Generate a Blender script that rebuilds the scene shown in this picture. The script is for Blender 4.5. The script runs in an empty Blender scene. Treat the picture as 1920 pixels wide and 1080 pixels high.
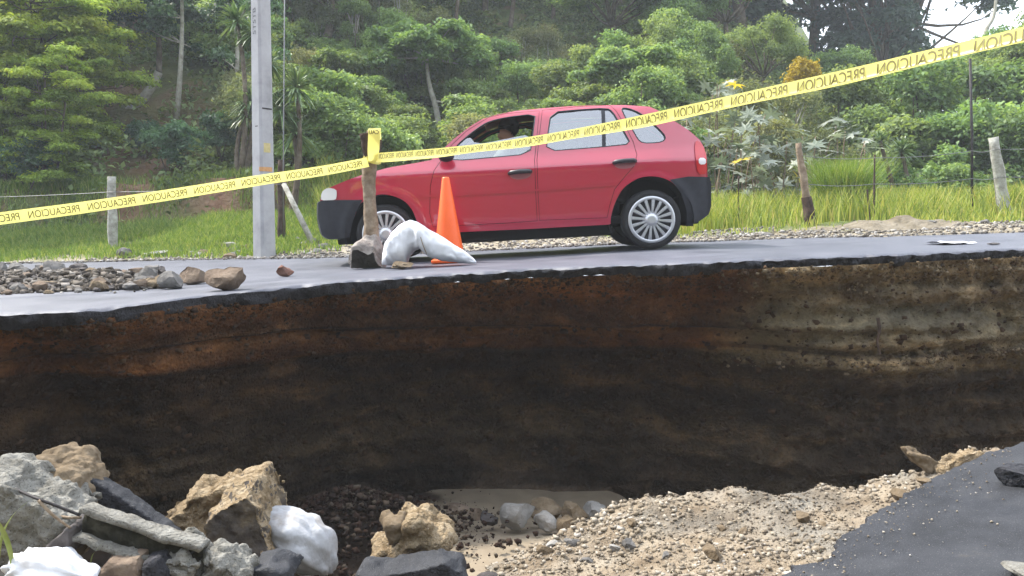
import bpy, bmesh, math, random
import numpy as np
from mathutils import Vector, Matrix
from mathutils.geometry import delaunay_2d_cdt

# ------------------------------------------------------------------ camera, sky, sun, exposure
scene = bpy.context.scene
F_PX, HORIZON = 1650.0, 415.0                       # focal length and eye level in photo pixels (1920 x 1080)
PITCH = math.atan((540.0 - HORIZON) / F_PX)
cam_data = bpy.data.cameras.new('camera')
cam = bpy.data.objects.new('camera', cam_data)
scene.collection.objects.link(cam)
cam_data.sensor_width = 36.0
cam_data.lens = F_PX * 36.0 / 1920.0
cam_data.clip_start = 0.05
cam_data.clip_end = 2000.0
cam.location = (0, 0, 0)
cam.rotation_euler = (math.pi / 2 - PITCH, 0, 0)
scene.camera = cam

TO_SUN = Vector((-0.54, 0.30, 0.79)).normalized()
SUN_EL = math.asin(TO_SUN.z)
SUN_AZ = math.atan2(TO_SUN.x, TO_SUN.y)
world = bpy.data.worlds.new('World')
scene.world = world
world.use_nodes = True
wn, wl = world.node_tree.nodes, world.node_tree.links
bg = wn['Background']
sky = wn.new('ShaderNodeTexSky')
sky.sky_type = 'NISHITA'
sky.sun_disc = False
sky.sun_elevation = SUN_EL
sky.sun_rotation = SUN_AZ
sky.air_density = 1.0
sky.dust_density = 2.5
sky.ozone_density = 1.0
veil = wn.new('ShaderNodeMixRGB')                    # thin bright cloud veil over the whole sky
veil.blend_type = 'MIX'
veil.inputs['Fac'].default_value = 0.62
veil.inputs['Color2'].default_value = (10.5, 11.2, 12.4, 1)
wl.new(sky.outputs['Color'], veil.inputs['Color1'])
wl.new(veil.outputs['Color'], bg.inputs['Color'])
bg.inputs['Strength'].default_value = 0.125

sun_data = bpy.data.lights.new('sun', 'SUN')
sun_data.energy = 3.2
sun_data.angle = math.radians(5.0)
sun_data.color = (1.0, 0.95, 0.86)
sun = bpy.data.objects.new('sun', sun_data)
scene.collection.objects.link(sun)
sun.rotation_euler = TO_SUN.to_track_quat('Z', 'Y').to_euler()
sun.location = TO_SUN * 60

scene.view_settings.view_transform = 'Standard'
scene.view_settings.look = 'None'
scene.view_settings.gamma = 1.0
scene.view_settings.use_curve_mapping = False
scene.view_settings.exposure = 1.4
scene.cycles.max_bounces = 10
scene.cycles.diffuse_bounces = 7
scene.cycles.volume_bounces = 1
scene.cycles.transparent_max_bounces = 12
scene.cycles.use_denoising = True

# ------------------------------------------------------------------ helpers
C = scene.collection
HAZE = 0.0018
CP, SP = math.cos(PITCH), math.sin(PITCH)

def W(u, v, Y):
    """photo pixel + world depth -> world point"""
    x = (u - 960.0) / F_PX
    yc = (540.0 - v) / F_PX
    d = Vector((x, yc * SP + CP, yc * CP - SP))
    return d * (Y / d.y)

def to_px(p):
    yc_ = p[1] * SP + p[2] * CP
    fw = p[1] * CP - p[2] * SP
    return 960 + F_PX * p[0] / fw, 540 - F_PX * yc_ / fw

def _hash(ix, iy, iz, seed):
    n = (ix * 374761393 + iy * 668265263 + iz * 1274126177 + seed * 974711) & 0xFFFFFFFF
    n = ((n ^ (n >> 13)) * 1103515245) & 0xFFFFFFFF
    n = (n ^ (n >> 16)) & 0xFFFFFFFF
    n = (n * 2654435761) & 0xFFFFFFFF
    n = n ^ (n >> 15)
    return (n & 0xFFFF) / 65535.0

def vnoise(p, seed=0):
    p = np.asarray(p, dtype=np.float64)
    i = np.floor(p).astype(np.int64)
    f = p - i
    f = f * f * (3 - 2 * f)
    r = 0
    for dx in (0, 1):
        wx = f[:, 0] if dx else 1 - f[:, 0]
        for dy in (0, 1):
            wy = f[:, 1] if dy else 1 - f[:, 1]
            for dz in (0, 1):
                wz = f[:, 2] if dz else 1 - f[:, 2]
                r = r + wx * wy * wz * _hash(i[:, 0] + dx, i[:, 1] + dy, i[:, 2] + dz, seed)
    return r * 2 - 1

def fbm(p, octaves=4, seed=0, gain=0.5):
    p = np.asarray(p, dtype=np.float64)
    a, r = 1.0, 0
    for o in range(octaves):
        r = r + a * vnoise(p, seed + o * 17)
        p = p * 2.03
        a *= gain
    return r

def smooth01(t):
    t = np.clip(t, 0, 1)
    return t * t * (3 - 2 * t)

def np_mesh(name, V, Fq, mat=None, smooth=False, attrs=None, mats=None, mat_idx=None):
    """mesh from arrays; Fq is (n,3) or (n,4)"""
    V = np.asarray(V, dtype=np.float32)
    Fq = np.asarray(Fq, dtype=np.int32)
    me = bpy.data.meshes.new(name)
    n, k = Fq.shape
    me.vertices.add(len(V))
    me.vertices.foreach_set('co', V.ravel())
    me.loops.add(n * k)
    me.loops.foreach_set('vertex_index', Fq.ravel())
    me.polygons.add(n)
    me.polygons.foreach_set('loop_start', np.arange(0, n * k, k, dtype=np.int32))
    me.update(calc_edges=True)
    if mats:
        for m in mats:
            me.materials.append(m)
        if mat_idx is not None:
            me.polygons.foreach_set('material_index', np.asarray(mat_idx, dtype=np.int32))
    elif mat:
        me.materials.append(mat)
    if smooth:
        me.polygons.foreach_set('use_smooth', np.ones(n, dtype=bool))
    for key, (dom, arr) in (attrs or {}).items():
        a = me.attributes.new(key, 'FLOAT', dom)
        a.data.foreach_set('value', np.asarray(arr, dtype=np.float32))
    me.validate()
    return me

def py_mesh(name, V, Fs, mat=None, smooth=False):
    me = bpy.data.meshes.new(name)
    me.from_pydata([tuple(v) for v in V], [], [tuple(int(i) for i in f) for f in Fs])
    if mat:
        me.materials.append(mat)
    if smooth:
        me.polygons.foreach_set('use_smooth', np.ones(len(me.polygons), dtype=bool))
    me.update()
    return me

def obj(name, me, parent=None, loc=None, rot=None, scale=None):
    o = bpy.data.objects.new(name, me)
    C.objects.link(o)
    if parent is not None:
        o.parent = parent
    if loc is not None:
        o.location = loc
    if rot is not None:
        o.rotation_euler = rot
    if scale is not None:
        o.scale = scale
    return o

def tag(o, label=None, cat=None, group=None, kind=None):
    if label: o['label'] = label
    if cat: o['category'] = cat
    if group: o['group'] = group
    if kind: o['kind'] = kind
    return o

def thing(name, label, cat, loc=(0, 0, 0), rot=(0, 0, 0), group=None):
    o = obj(name, None, loc=loc, rot=rot)
    o.empty_display_size = 0.1
    return tag(o, label, cat, group)

def catmull(pts, n=8, closed=False):
    P = [np.asarray(p, dtype=float) for p in pts]
    m = len(P)
    out = []
    rng_ = range(m if closed else m - 1)
    for i in rng_:
        if closed:
            p0, p1, p2, p3 = P[(i - 1) % m], P[i], P[(i + 1) % m], P[(i + 2) % m]
        else:
            p0, p1, p2, p3 = P[max(i - 1, 0)], P[i], P[i + 1], P[min(i + 2, m - 1)]
        for k in range(n):
            t = k / n
            out.append(0.5 * ((2 * p1) + (-p0 + p2) * t + (2 * p0 - 5 * p1 + 4 * p2 - p3) * t * t + (-p0 + 3 * p1 - 3 * p2 + p3) * t ** 3))
    if not closed:
        out.append(P[-1])
    return out

def tube_arrays(path, radii, seg=8, cap=True, flat=None):
    """sweep; returns V, F (quads, caps as fans of degenerate-free tris turned quads)"""
    path = [np.asarray(p, dtype=float) for p in path]
    n = len(path)
    V, Fc = [], []
    up = np.array([0.13, 0.21, 1.0])
    prev = None
    for i in range(n):
        t = path[min(i + 1, n - 1)] - path[max(i - 1, 0)]
        t = t / (np.linalg.norm(t) + 1e-9)
        if prev is None:
            a = np.cross(t, up)
            if np.linalg.norm(a) < 0.2:
                a = np.cross(t, np.array([1.0, 0, 0]))
        else:
            a = prev - t * np.dot(prev, t)
        a /= np.linalg.norm(a) + 1e-9
        prev = a
        b = np.cross(t, a)
        r = radii[i] if hasattr(radii, '__len__') else radii
        for k in range(seg):
            th = 2 * math.pi * k / seg
            V.append(path[i] + r * (math.cos(th) * a + math.sin(th) * b))
    for i in range(n - 1):
        for k in range(seg):
            k2 = (k + 1) % seg
            Fc.append((i * seg + k, i * seg + k2, (i + 1) * seg + k2, (i + 1) * seg + k))
    if cap:
        Fc.append(tuple(range(seg - 1, -1, -1)))
        Fc.append(tuple((n - 1) * seg + k for k in range(seg)))
    return V, Fc

def tube_mesh(name, path, radii, mat, seg=8, smooth=True, cap=True):
    V, Fc = tube_arrays(path, radii, seg, cap)
    return py_mesh(name, V, Fc, mat, smooth)

def tubes_mesh(name, specs, mat, seg=6, smooth=True):
    V, Fc = [], []
    for path, radii in specs:
        v, f = tube_arrays(path, radii, seg)
        o = len(V)
        V += v
        Fc += [tuple(i + o for i in q) for q in f]
    return py_mesh(name, V, Fc, mat, smooth)

def lathe_mesh(name, prof, mat, seg=32, smooth=True, axis='z', closed=False):
    """prof = [(r, h)...] about z, or about y when axis == 'y'"""
    V, Fc = [], []
    m = len(prof)
    for r, h in prof:
        for k in range(seg):
            th = 2 * math.pi * k / seg
            if axis == 'z':
                V.append((r * math.cos(th), r * math.sin(th), h))
            else:
                V.append((r * math.cos(th), h, r * math.sin(th)))
    for i in range(m if closed else m - 1):
        j = (i + 1) % m
        for k in range(seg):
            k2 = (k + 1) % seg
            q = (i * seg + k, i * seg + k2, j * seg + k2, j * seg + k)
            Fc.append(q if axis == 'z' else q[::-1])
    return py_mesh(name, V, Fc, mat, smooth)

def box_arrays(x0, x1, y0, y1, z0, z1):
    V = [(x, y, z) for z in (z0, z1) for y in (y0, y1) for x in (x0, x1)]
    Fc = [(0, 2, 3, 1), (4, 5, 7, 6), (0, 1, 5, 4), (2, 6, 7, 3), (0, 4, 6, 2), (1, 3, 7, 5)]
    return V, Fc

def bevel_box(name, x0, x1, y0, y1, z0, z1, mat, bev=0.01, seg=2, smooth=True):
    V, Fc = box_arrays(x0, x1, y0, y1, z0, z1)
    bm = bmesh.new()
    vs = [bm.verts.new(v) for v in V]
    for f in Fc:
        bm.faces.new([vs[i] for i in f])
    bmesh.ops.bevel(bm, geom=bm.edges[:], offset=bev, segments=seg, profile=0.6, affect='EDGES')
    bmesh.ops.recalc_face_normals(bm, faces=bm.faces[:])
    me = bpy.data.meshes.new(name)
    bm.to_mesh(me)
    bm.free()
    me.materials.append(mat)
    if smooth:
        me.polygons.foreach_set('use_smooth', np.ones(len(me.polygons), dtype=bool))
    return me

def chaikin(P, it=2):
    P = [np.array(p) for p in P]
    for _ in range(it):
        Q = []
        for a, b in zip(P, P[1:] + P[:1]):
            Q += [a * 0.75 + b * 0.25, a * 0.25 + b * 0.75]
        P = Q
    return P

def resample(P, step=0.02):
    out = []
    for a, b in zip(P, list(P[1:]) + [P[0]]):
        L = np.linalg.norm(b - a); k = max(1, int(round(L / step)))
        out += [a + (b - a) * t for t in np.arange(k) / k]
    return out

def inside(P, poly):
    x, y = P[:, 0], P[:, 1]
    r = np.zeros(len(P), bool)
    n = len(poly)
    for i in range(n):
        x0, y0 = poly[i]; x1, y1 = poly[(i + 1) % n]
        c = ((y0 > y) != (y1 > y))
        with np.errstate(divide='ignore', invalid='ignore'):
            xi = (x1 - x0) * (y - y0) / (y1 - y0 + 1e-12) + x0
        r ^= c & (x < xi)
    return r

def offset_poly(P, d):
    P = [np.array(p) for p in P]
    A = sum(a[0] * b[1] - b[0] * a[1] for a, b in zip(P, P[1:] + P[:1]))
    sgn = 1 if A > 0 else -1
    out = []
    n = len(P)
    for i in range(n):
        e1 = P[i] - P[i - 1]; e2 = P[(i + 1) % n] - P[i]
        n1 = np.array([e1[1], -e1[0]]) / (np.linalg.norm(e1) + 1e-9); n2 = np.array([e2[1], -e2[0]]) / (np.linalg.norm(e2) + 1e-9)
        m = n1 + n2; m /= np.linalg.norm(m) + 1e-9
        out.append(P[i] + m * d * sgn)
    return out

def cut_panel(outer, holes=(), grid=0.035, step=0.018):
    """triangulate a flat region with holes -> (N,2), tris"""
    loops = [resample(outer, step)] + [resample(h, step) for h in holes]
    pts, edges = [], []
    for L in loops:
        o = len(pts)
        pts += [Vector((float(p[0]), float(p[1]))) for p in L]
        edges += [(o + i, o + (i + 1) % len(L)) for i in range(len(L))]
    A = np.array([tuple(p) for p in loops[0]])
    mn, mx = A.min(0), A.max(0)
    G = np.array([(x, y) for x in np.arange(mn[0], mx[0], grid) for y in np.arange(mn[1], mx[1], grid)])
    if len(G):
        ok = inside(G, loops[0])
        for h in loops[1:]:
            ok &= ~inside(G, h)
        B = np.array([tuple(p) for p in pts])
        G = G[ok]
        if len(G):
            d = np.min(np.hypot(G[:, None, 0] - B[None, :, 0], G[:, None, 1] - B[None, :, 1]), 1)
            pts += [Vector((float(a), float(b))) for a, b in G[d > grid * 0.45]]
    vo, eo, fo, *_ = delaunay_2d_cdt(pts, edges, [], 0, 1e-6)
    P = np.array([tuple(v) for v in vo]); Fs = np.array([f for f in fo if len(f) == 3])
    cen = P[Fs].mean(1)
    ok = inside(cen, loops[0])
    for h in loops[1:]:
        ok &= ~inside(cen, h)
    return P, Fs[ok]


# ------------------------------------------------------------------ materials
def nodes_of(m):
    m.use_nodes = True
    return m.node_tree.nodes, m.node_tree.links, m.node_tree.nodes['Principled BSDF']

def ramp_node(n, stops):
    r = n.new('ShaderNodeValToRGB')
    el = r.color_ramp.elements
    while len(el) > 1:
        el.remove(el[-1])
    el[0].position, el[0].color = stops[0][0], (*stops[0][1], 1)
    for p, c in stops[1:]:
        e = el.new(p)
        e.color = (*c, 1)
    return r

def pmat(name, stops, scale=6.0, rough=0.8, bump=0.3, bscale=40.0, bdist=0.01, detail=6.0, spec=0.3, metal=0.0, coord='Object', speck=None, rvar=0.0):
    """noise coloured surface: stops over a fractal noise, optional specks (colour, scale, threshold), fine bump"""
    m = bpy.data.materials.new(name)
    n, l, b = nodes_of(m)
    tc = n.new('ShaderNodeTexCoord')
    nz = n.new('ShaderNodeTexNoise')
    nz.inputs['Scale'].default_value = scale
    nz.inputs['Detail'].default_value = detail
    nz.inputs['Roughness'].default_value = 0.65
    l.new(tc.outputs[coord], nz.inputs['Vector'])
    if not isinstance(stops[0][1], tuple):
        k = len(stops)
        stops = [(0.3 + 0.4 * i / max(k - 1, 1), c) for i, c in enumerate(stops)]
    r = ramp_node(n, stops)
    l.new(nz.outputs['Fac'], r.inputs['Fac'])
    col = r.outputs['Color']
    if speck:
        sc_, thr, sc_col = speck
        vo = n.new('ShaderNodeTexVoronoi')
        vo.inputs['Scale'].default_value = sc_
        l.new(tc.outputs[coord], vo.inputs['Vector'])
        sr = ramp_node(n, [(thr, (1, 1, 1)), (thr + 0.06, (0, 0, 0))])
        l.new(vo.outputs['Distance'], sr.inputs['Fac'])
        mx = n.new('ShaderNodeMixRGB')
        l.new(sr.outputs['Color'], mx.inputs['Fac'])
        l.new(col, mx.inputs['Color1'])
        mx.inputs['Color2'].default_value = (*sc_col, 1)
        col = mx.outputs['Color']
    l.new(col, b.inputs['Base Color'])
    b.inputs['Roughness'].default_value = rough
    if rvar:
        mr = n.new('ShaderNodeMapRange')
        mr.inputs['To Min'].default_value = rough - rvar
        mr.inputs['To Max'].default_value = rough + rvar
        l.new(nz.outputs['Fac'], mr.inputs['Value'])
        l.new(mr.outputs['Result'], b.inputs['Roughness'])
    b.inputs['Specular IOR Level'].default_value = spec
    b.inputs['Metallic'].default_value = metal
    if bump:
        n2 = n.new('ShaderNodeTexNoise')
        n2.inputs['Scale'].default_value = bscale
        n2.inputs['Detail'].default_value = 5.0
        l.new(tc.outputs[coord], n2.inputs['Vector'])
        bp = n.new('ShaderNodeBump')
        bp.inputs['Strength'].default_value = bump
        bp.inputs['Distance'].default_value = bdist
        l.new(n2.outputs['Fac'], bp.inputs['Height'])
        l.new(bp.outputs['Normal'], b.inputs['Normal'])
    return m

def attr_mat(name, attr, stops, rough=0.8, trans=0.0, spec=0.25, obj_var=0.0, hue_to=None, trans_tint=(1.15, 1.1, 0.5)):
    """colour from a per-face random attribute; trans adds translucency (leaves)"""
    m = bpy.data.materials.new(name)
    n, l, b = nodes_of(m)
    at = n.new('ShaderNodeAttribute')
    at.attribute_name = attr
    if name.startswith(('leaf_b', 'leaf_d', 'leaf_s', 'leaf_gl', 'undergrowth')):      # the thicket's greens are dull, not vivid
        stops = [(p, tuple(0.76 * q + 0.24 * (0.3 * c[0] + 0.6 * c[1] + 0.1 * c[2]) for q in c)) for p, c in stops]
    r = ramp_node(n, stops)
    l.new(at.outputs['Fac'], r.inputs['Fac'])
    col = r.outputs['Color']
    if obj_var:
        oi = n.new('ShaderNodeObjectInfo')
        hs = n.new('ShaderNodeHueSaturation')
        m1 = n.new('ShaderNodeMapRange')
        m1.inputs['To Min'].default_value = 0.5 - obj_var * 0.1
        m1.inputs['To Max'].default_value = 0.5 + obj_var * 0.1
        m2 = n.new('ShaderNodeMapRange')
        m2.inputs['To Min'].default_value = 1 - obj_var
        m2.inputs['To Max'].default_value = 1 + obj_var
        fr = n.new('ShaderNodeMath'); fr.operation = 'MULTIPLY'; fr.inputs[1].default_value = 7.31
        fr2 = n.new('ShaderNodeMath'); fr2.operation = 'FRACT'
        l.new(oi.outputs['Random'], fr.inputs[0]); l.new(fr.outputs[0], fr2.inputs[0])
        l.new(oi.outputs['Random'], m1.inputs['Value'])
        l.new(fr2.outputs[0], m2.inputs['Value'])
        l.new(m1.outputs['Result'], hs.inputs['Hue'])
        l.new(m2.outputs['Result'], hs.inputs['Value'])
        l.new(col, hs.inputs['Color'])
        col = hs.outputs['Color']
    l.new(col, b.inputs['Base Color'])
    b.inputs['Roughness'].default_value = rough
    b.inputs['Specular IOR Level'].default_value = spec
    if trans:
        tr = n.new('ShaderNodeBsdfTranslucent')
        tt = n.new('ShaderNodeMixRGB'); tt.blend_type = 'MULTIPLY'; tt.inputs['Fac'].default_value = 1
        tt.inputs['Color2'].default_value = (*trans_tint, 1)
        l.new(col, tt.inputs['Color1'])
        l.new(tt.outputs['Color'], tr.inputs['Color'])
        mx = n.new('ShaderNodeMixShader')
        mx.inputs['Fac'].default_value = trans
        l.new(b.outputs[0], mx.inputs[1])
        l.new(tr.outputs[0], mx.inputs[2])
        l.new(mx.outputs[0], n['Material Output'].inputs['Surface'])
    return m

def plain(name, col, rough=0.5, metal=0.0, spec=0.5, coat=0.0, coat_rough=0.03):
    m = bpy.data.materials.new(name)
    n, l, b = nodes_of(m)
    b.inputs['Base Color'].default_value = (*col, 1)
    b.inputs['Roughness'].default_value = rough
    b.inputs['Metallic'].default_value = metal
    b.inputs['Specular IOR Level'].default_value = spec
    b.inputs['Coat Weight'].default_value = coat
    b.inputs['Coat Roughness'].default_value = coat_rough
    return m

M = {}
M['asphalt'] = pmat('asphalt', [(0.35, (0.052, 0.055, 0.074)), (0.5, (0.078, 0.082, 0.105)), (0.65, (0.105, 0.108, 0.132)), (0.8, (0.13, 0.125, 0.125))], scale=2.6, rough=0.5, bump=0.6, bscale=140, bdist=0.008, spec=0.5, speck=(120, 0.16, (0.20, 0.20, 0.225)), rvar=0.10, detail=10)
M['asphalt_rough'] = pmat('asphalt_broken', [(0.010, 0.010, 0.013), (0.022, 0.022, 0.027), (0.04, 0.04, 0.048)], scale=30, rough=0.8, bump=0.9, bscale=70, bdist=0.02, spec=0.35)
M['slab_top'] = pmat('asphalt_worn', [(0.35, (0.0096, 0.0108, 0.0144)), (0.5, (0.0192, 0.0208, 0.0264)), (0.62, (0.0288, 0.0304, 0.036)), (0.75, (0.06, 0.0528, 0.0432))], scale=4.5, rough=0.66, bump=0.9, bscale=170, bdist=0.008, spec=0.4, speck=(85, 0.13, (0.088, 0.088, 0.092)), detail=10)
M['tan_gravel'] = pmat('tan_gravel_ground', [(0.1488, 0.0992, 0.0527), (0.2294, 0.1674, 0.0961), (0.2728, 0.217, 0.1426)], scale=5, rough=0.95, bump=0.9, bscale=60, bdist=0.02, spec=0.15)
M['tan_soil'] = pmat('tan_soil', [(0.1495, 0.1035, 0.0575), (0.253, 0.1898, 0.115), (0.368, 0.299, 0.207)], scale=14, rough=0.95, bump=1.0, bscale=60, bdist=0.03, spec=0.12, speck=(80, 0.13, (0.391, 0.3335, 0.2645)))
M['dark_soil'] = pmat('dark_fallen_soil', [(0.015, 0.01, 0.0075), (0.035, 0.0225, 0.015), (0.06, 0.04, 0.0275)], scale=6, rough=0.95, bump=1.0, bscale=40, bdist=0.03, spec=0.1)
M['hill_dark'] = pmat('wooded_slope_soil', [(0.03, 0.045, 0.015), (0.06, 0.075, 0.025), (0.09, 0.07, 0.04)], scale=0.8, rough=0.95, bump=0.8, bscale=6, bdist=0.1, spec=0.1)
M['sand'] = pmat('wet_sand', [(0.216, 0.172, 0.12), (0.264, 0.216, 0.156)], scale=3, rough=0.75, bump=0.25, bscale=30, bdist=0.01)
M['concrete'] = pmat('weathered_concrete', [(0.10, 0.094, 0.08), (0.19, 0.182, 0.16), (0.27, 0.262, 0.235)], scale=16, rough=0.92, bump=1.0, bscale=60, bdist=0.02, spec=0.15, speck=(75, 0.14, (0.055, 0.05, 0.043)))
M['concrete_shaded'] = pmat('shaded_concrete', [(0.01, 0.01, 0.008), (0.03, 0.029, 0.02), (0.075, 0.07, 0.055)], scale=14, rough=0.92, bump=0.8, bscale=50, bdist=0.015, spec=0.15)
M['pole'] = pmat('pole_concrete', [(0.2622, 0.2622, 0.2709), (0.3496, 0.3496, 0.3583), (0.402, 0.402, 0.4108)], scale=3, rough=0.85, bump=0.25, bscale=60, bdist=0.004, spec=0.2)
M['rock_grey'] = pmat('grey_rock', [(0.06075, 0.05738, 0.054), (0.1283, 0.1215, 0.1148), (0.2025, 0.189, 0.1755)], scale=7, rough=0.9, bump=0.7, bscale=35, bdist=0.02, spec=0.2)
M['rock_brown'] = pmat('brown_rock', [(0.08, 0.058, 0.042), (0.15, 0.11, 0.08), (0.22, 0.17, 0.125)], scale=7, rough=0.9, bump=0.7, bscale=35, bdist=0.02, spec=0.2)
M['rock_tan'] = pmat('tan_rock', [(0.0819, 0.05985, 0.0378), (0.1512, 0.1134, 0.07245), (0.2079, 0.1638, 0.1134)], scale=6, rough=0.92, bump=0.8, bscale=35, bdist=0.02, spec=0.15)
M['rock_dark'] = pmat('dark_rock', [(0.03, 0.026, 0.026), (0.06, 0.052, 0.05), (0.10, 0.088, 0.085)], scale=7, rough=0.85, bump=0.7, bscale=35, bdist=0.02, spec=0.3)
M['rock_red'] = pmat('reddish_rock', [(0.10, 0.045, 0.03), (0.17, 0.085, 0.06), (0.24, 0.14, 0.11)], scale=7, rough=0.9, bump=0.7, bscale=35, bdist=0.02, spec=0.2)
M['rock_white'] = pmat('pale_rock', [(0.1512, 0.1411, 0.126), (0.2318, 0.2218, 0.2066), (0.2822, 0.2722, 0.257)], scale=6, rough=0.9, bump=0.6, bscale=30, bdist=0.02, spec=0.2)
M['sack'] = pmat('white_woven_sack', [(0.5376, 0.5466, 0.5734), (0.663, 0.672, 0.6989), (0.7168, 0.7258, 0.7437)], scale=5, rough=0.6, bump=0.15, bscale=30, bdist=0.02, spec=0.35)
M['sack_dirty'] = pmat('muddy_woven_sack', [(0.1897, 0.1528, 0.1107), (0.3478, 0.3531, 0.3689), (0.4005, 0.4058, 0.4216)], scale=4.0, rough=0.6, bump=0.5, bscale=22, bdist=0.02, spec=0.35)
M['wood'] = pmat('weathered_wood', [(0.10, 0.07, 0.045), (0.22, 0.165, 0.115), (0.33, 0.27, 0.20)], scale=9, rough=0.9, bump=0.8, bscale=28, bdist=0.015, spec=0.15)
M['wood_dark'] = pmat('charred_wood', [(0.02, 0.015, 0.012), (0.06, 0.04, 0.03), (0.12, 0.08, 0.06)], scale=9, rough=0.9, bump=0.8, bscale=28, bdist=0.015, spec=0.15)
M['wood_grey'] = pmat('grey_lichened_wood', [(0.16, 0.15, 0.12), (0.32, 0.31, 0.27), (0.46, 0.46, 0.41)], scale=11, rough=0.92, bump=0.7, bscale=30, bdist=0.015, spec=0.12)
M['bark_pale'] = pmat('pale_bark', [(0.20, 0.18, 0.14), (0.36, 0.34, 0.28), (0.46, 0.44, 0.38)], scale=6, rough=0.9, bump=0.5, bscale=20, bdist=0.02, spec=0.12)
M['bark'] = pmat('brown_bark', [(0.06, 0.045, 0.032), (0.12, 0.095, 0.07), (0.2, 0.17, 0.13)], scale=6, rough=0.92, bump=0.6, bscale=20, bdist=0.02, spec=0.12)
M['metal_dark'] = pmat('rusty_dark_steel', [(0.02, 0.018, 0.02), (0.045, 0.04, 0.04)], scale=20, rough=0.6, bump=0.1, metal=0.4)
M['wire'] = plain('fence_wire', (0.18, 0.18, 0.18), 0.5, 0.8)
M['cone'] = pmat('orange_cone_plastic', [(0.80, 0.105, 0.012), (0.88, 0.135, 0.02)], scale=4, rough=0.45, bump=0.05, spec=0.4)
M['black_rubber'] = pmat('black_rubber', [(0.012, 0.012, 0.013), (0.024, 0.024, 0.026)], scale=10, rough=0.75, bump=0.1)

# hillside leaves: dark -> light by the per-leaf attribute
M['leaf_feathery'] = attr_mat('leaf_feathery', 'tint', [(0, (0.1367, 0.1938, 0.03645)), (0.5, (0.2621, 0.376, 0.06835)), (1, (0.4556, 0.5353, 0.1139))], 0.6, 0.5, 0.25, 0.16)
M['leaf_broad'] = attr_mat('leaf_broad', 'tint', [(0, (0.07389, 0.1477, 0.038)), (0.5, (0.1584, 0.285, 0.06334)), (1, (0.285, 0.4222, 0.1056))], 0.55, 0.5, 0.3, 0.22)
M['leaf_dark'] = attr_mat('leaf_dark', 'tint', [(0, (0.0401, 0.08019, 0.05792)), (0.6, (0.07573, 0.1381, 0.09356)), (1, (0.1381, 0.2118, 0.1291))], 0.5, 0.5, 0.35, 0.2, trans_tint=(0.9, 1.0, 0.8))
M['leaf_glossy'] = attr_mat('leaf_glossy', 'tint', [(0, (0.04004, 0.1001, 0.04732)), (0.5, (0.0819, 0.182, 0.0819)), (1, (0.1638, 0.2912, 0.1274))], 0.38, 0.5, 0.5, 0.2, trans_tint=(0.9, 1.1, 0.6))
M['leaf_scrub'] = attr_mat('leaf_scrub', 'tint', [(0, (0.1078, 0.1273, 0.049)), (0.5, (0.196, 0.2352, 0.098)), (1, (0.3332, 0.3431, 0.1667))], 0.65, 0.5, 0.2, 0.2)
M['leaf_bright'] = attr_mat('leaf_bright', 'tint', [(0, (0.1078, 0.1861, 0.03528)), (0.5, (0.196, 0.3332, 0.0686)), (1, (0.3332, 0.4605, 0.1273))], 0.5, 0.5, 0.3, 0.2)
M['leaf_silver'] = attr_mat('leaf_silver', 'tint', [(0, (0.11, 0.1485, 0.0935)), (0.5, (0.209, 0.2475, 0.176)), (1, (0.363, 0.396, 0.308))], 0.55, 0.3, 0.3, 0.15, trans_tint=(0.9, 1.0, 0.7))
M['leaf_golden'] = attr_mat('leaf_golden', 'tint', [(0, (0.27, 0.2025, 0.0216)), (0.5, (0.486, 0.3645, 0.0378)), (1, (0.702, 0.54, 0.081))], 0.6, 0.35, 0.2, 0.05)
M['leaf_yucca'] = attr_mat('leaf_yucca', 'tint', [(0, (0.0585, 0.1105, 0.0416)), (0.5, (0.117, 0.1885, 0.078)), (1, (0.221, 0.286, 0.143))], 0.4, 0.25, 0.45, 0.1)
M['grass_lush'] = attr_mat('grass_lush', 'tint', [(0, (0.09625, 0.1719, 0.033)), (0.6, (0.1925, 0.2956, 0.055)), (1, (0.3575, 0.385, 0.1169))], 0.55, 0.4, 0.25)
M['grass_dry'] = attr_mat('grass_yellow_green', 'tint', [(0, (0.1286, 0.1966, 0.0363)), (0.55, (0.2873, 0.3554, 0.06806)), (0.85, (0.4386, 0.4537, 0.1134)), (1, (0.5143, 0.4235, 0.1815))], 0.55, 0.4, 0.25)
M['undergrowth'] = attr_mat('undergrowth', 'tint', [(0, (0.07128, 0.1188, 0.03326)), (0.5, (0.1783, 0.2734, 0.06653)), (1, (0.3326, 0.4395, 0.1307))], 0.6, 0.35, 0.25)
M['pebble'] = attr_mat('pebbles', 'tint', [(0, (0.13, 0.105, 0.08)), (0.35, (0.22, 0.18, 0.13)), (0.7, (0.30, 0.26, 0.205)), (0.92, (0.36, 0.325, 0.28)), (1, (0.44, 0.41, 0.38))], 0.9, 0, 0.15)
M['pebble_verge'] = attr_mat('verge_stones', 'tint', [(0, (0.07344, 0.0612, 0.04896)), (0.4, (0.1652, 0.1469, 0.1224)), (0.8, (0.2693, 0.2509, 0.2264)), (1, (0.3794, 0.3672, 0.3488))], 0.9, 0, 0.15)
M['pebble_heap'] = attr_mat('heap_stones', 'tint', [(0, (0.04, 0.033, 0.028)), (0.5, (0.10, 0.085, 0.07)), (0.9, (0.17, 0.15, 0.13)), (1, (0.27, 0.25, 0.23))], 0.9, 0, 0.15)
M['pebble_wall'] = attr_mat('wall_stones', 'tint', [(0, (0.035, 0.02, 0.011)), (0.45, (0.085, 0.05, 0.028)), (0.55, (0.10, 0.075, 0.045)), (1, (0.30, 0.235, 0.155))], 0.9, 0, 0.15)
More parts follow.
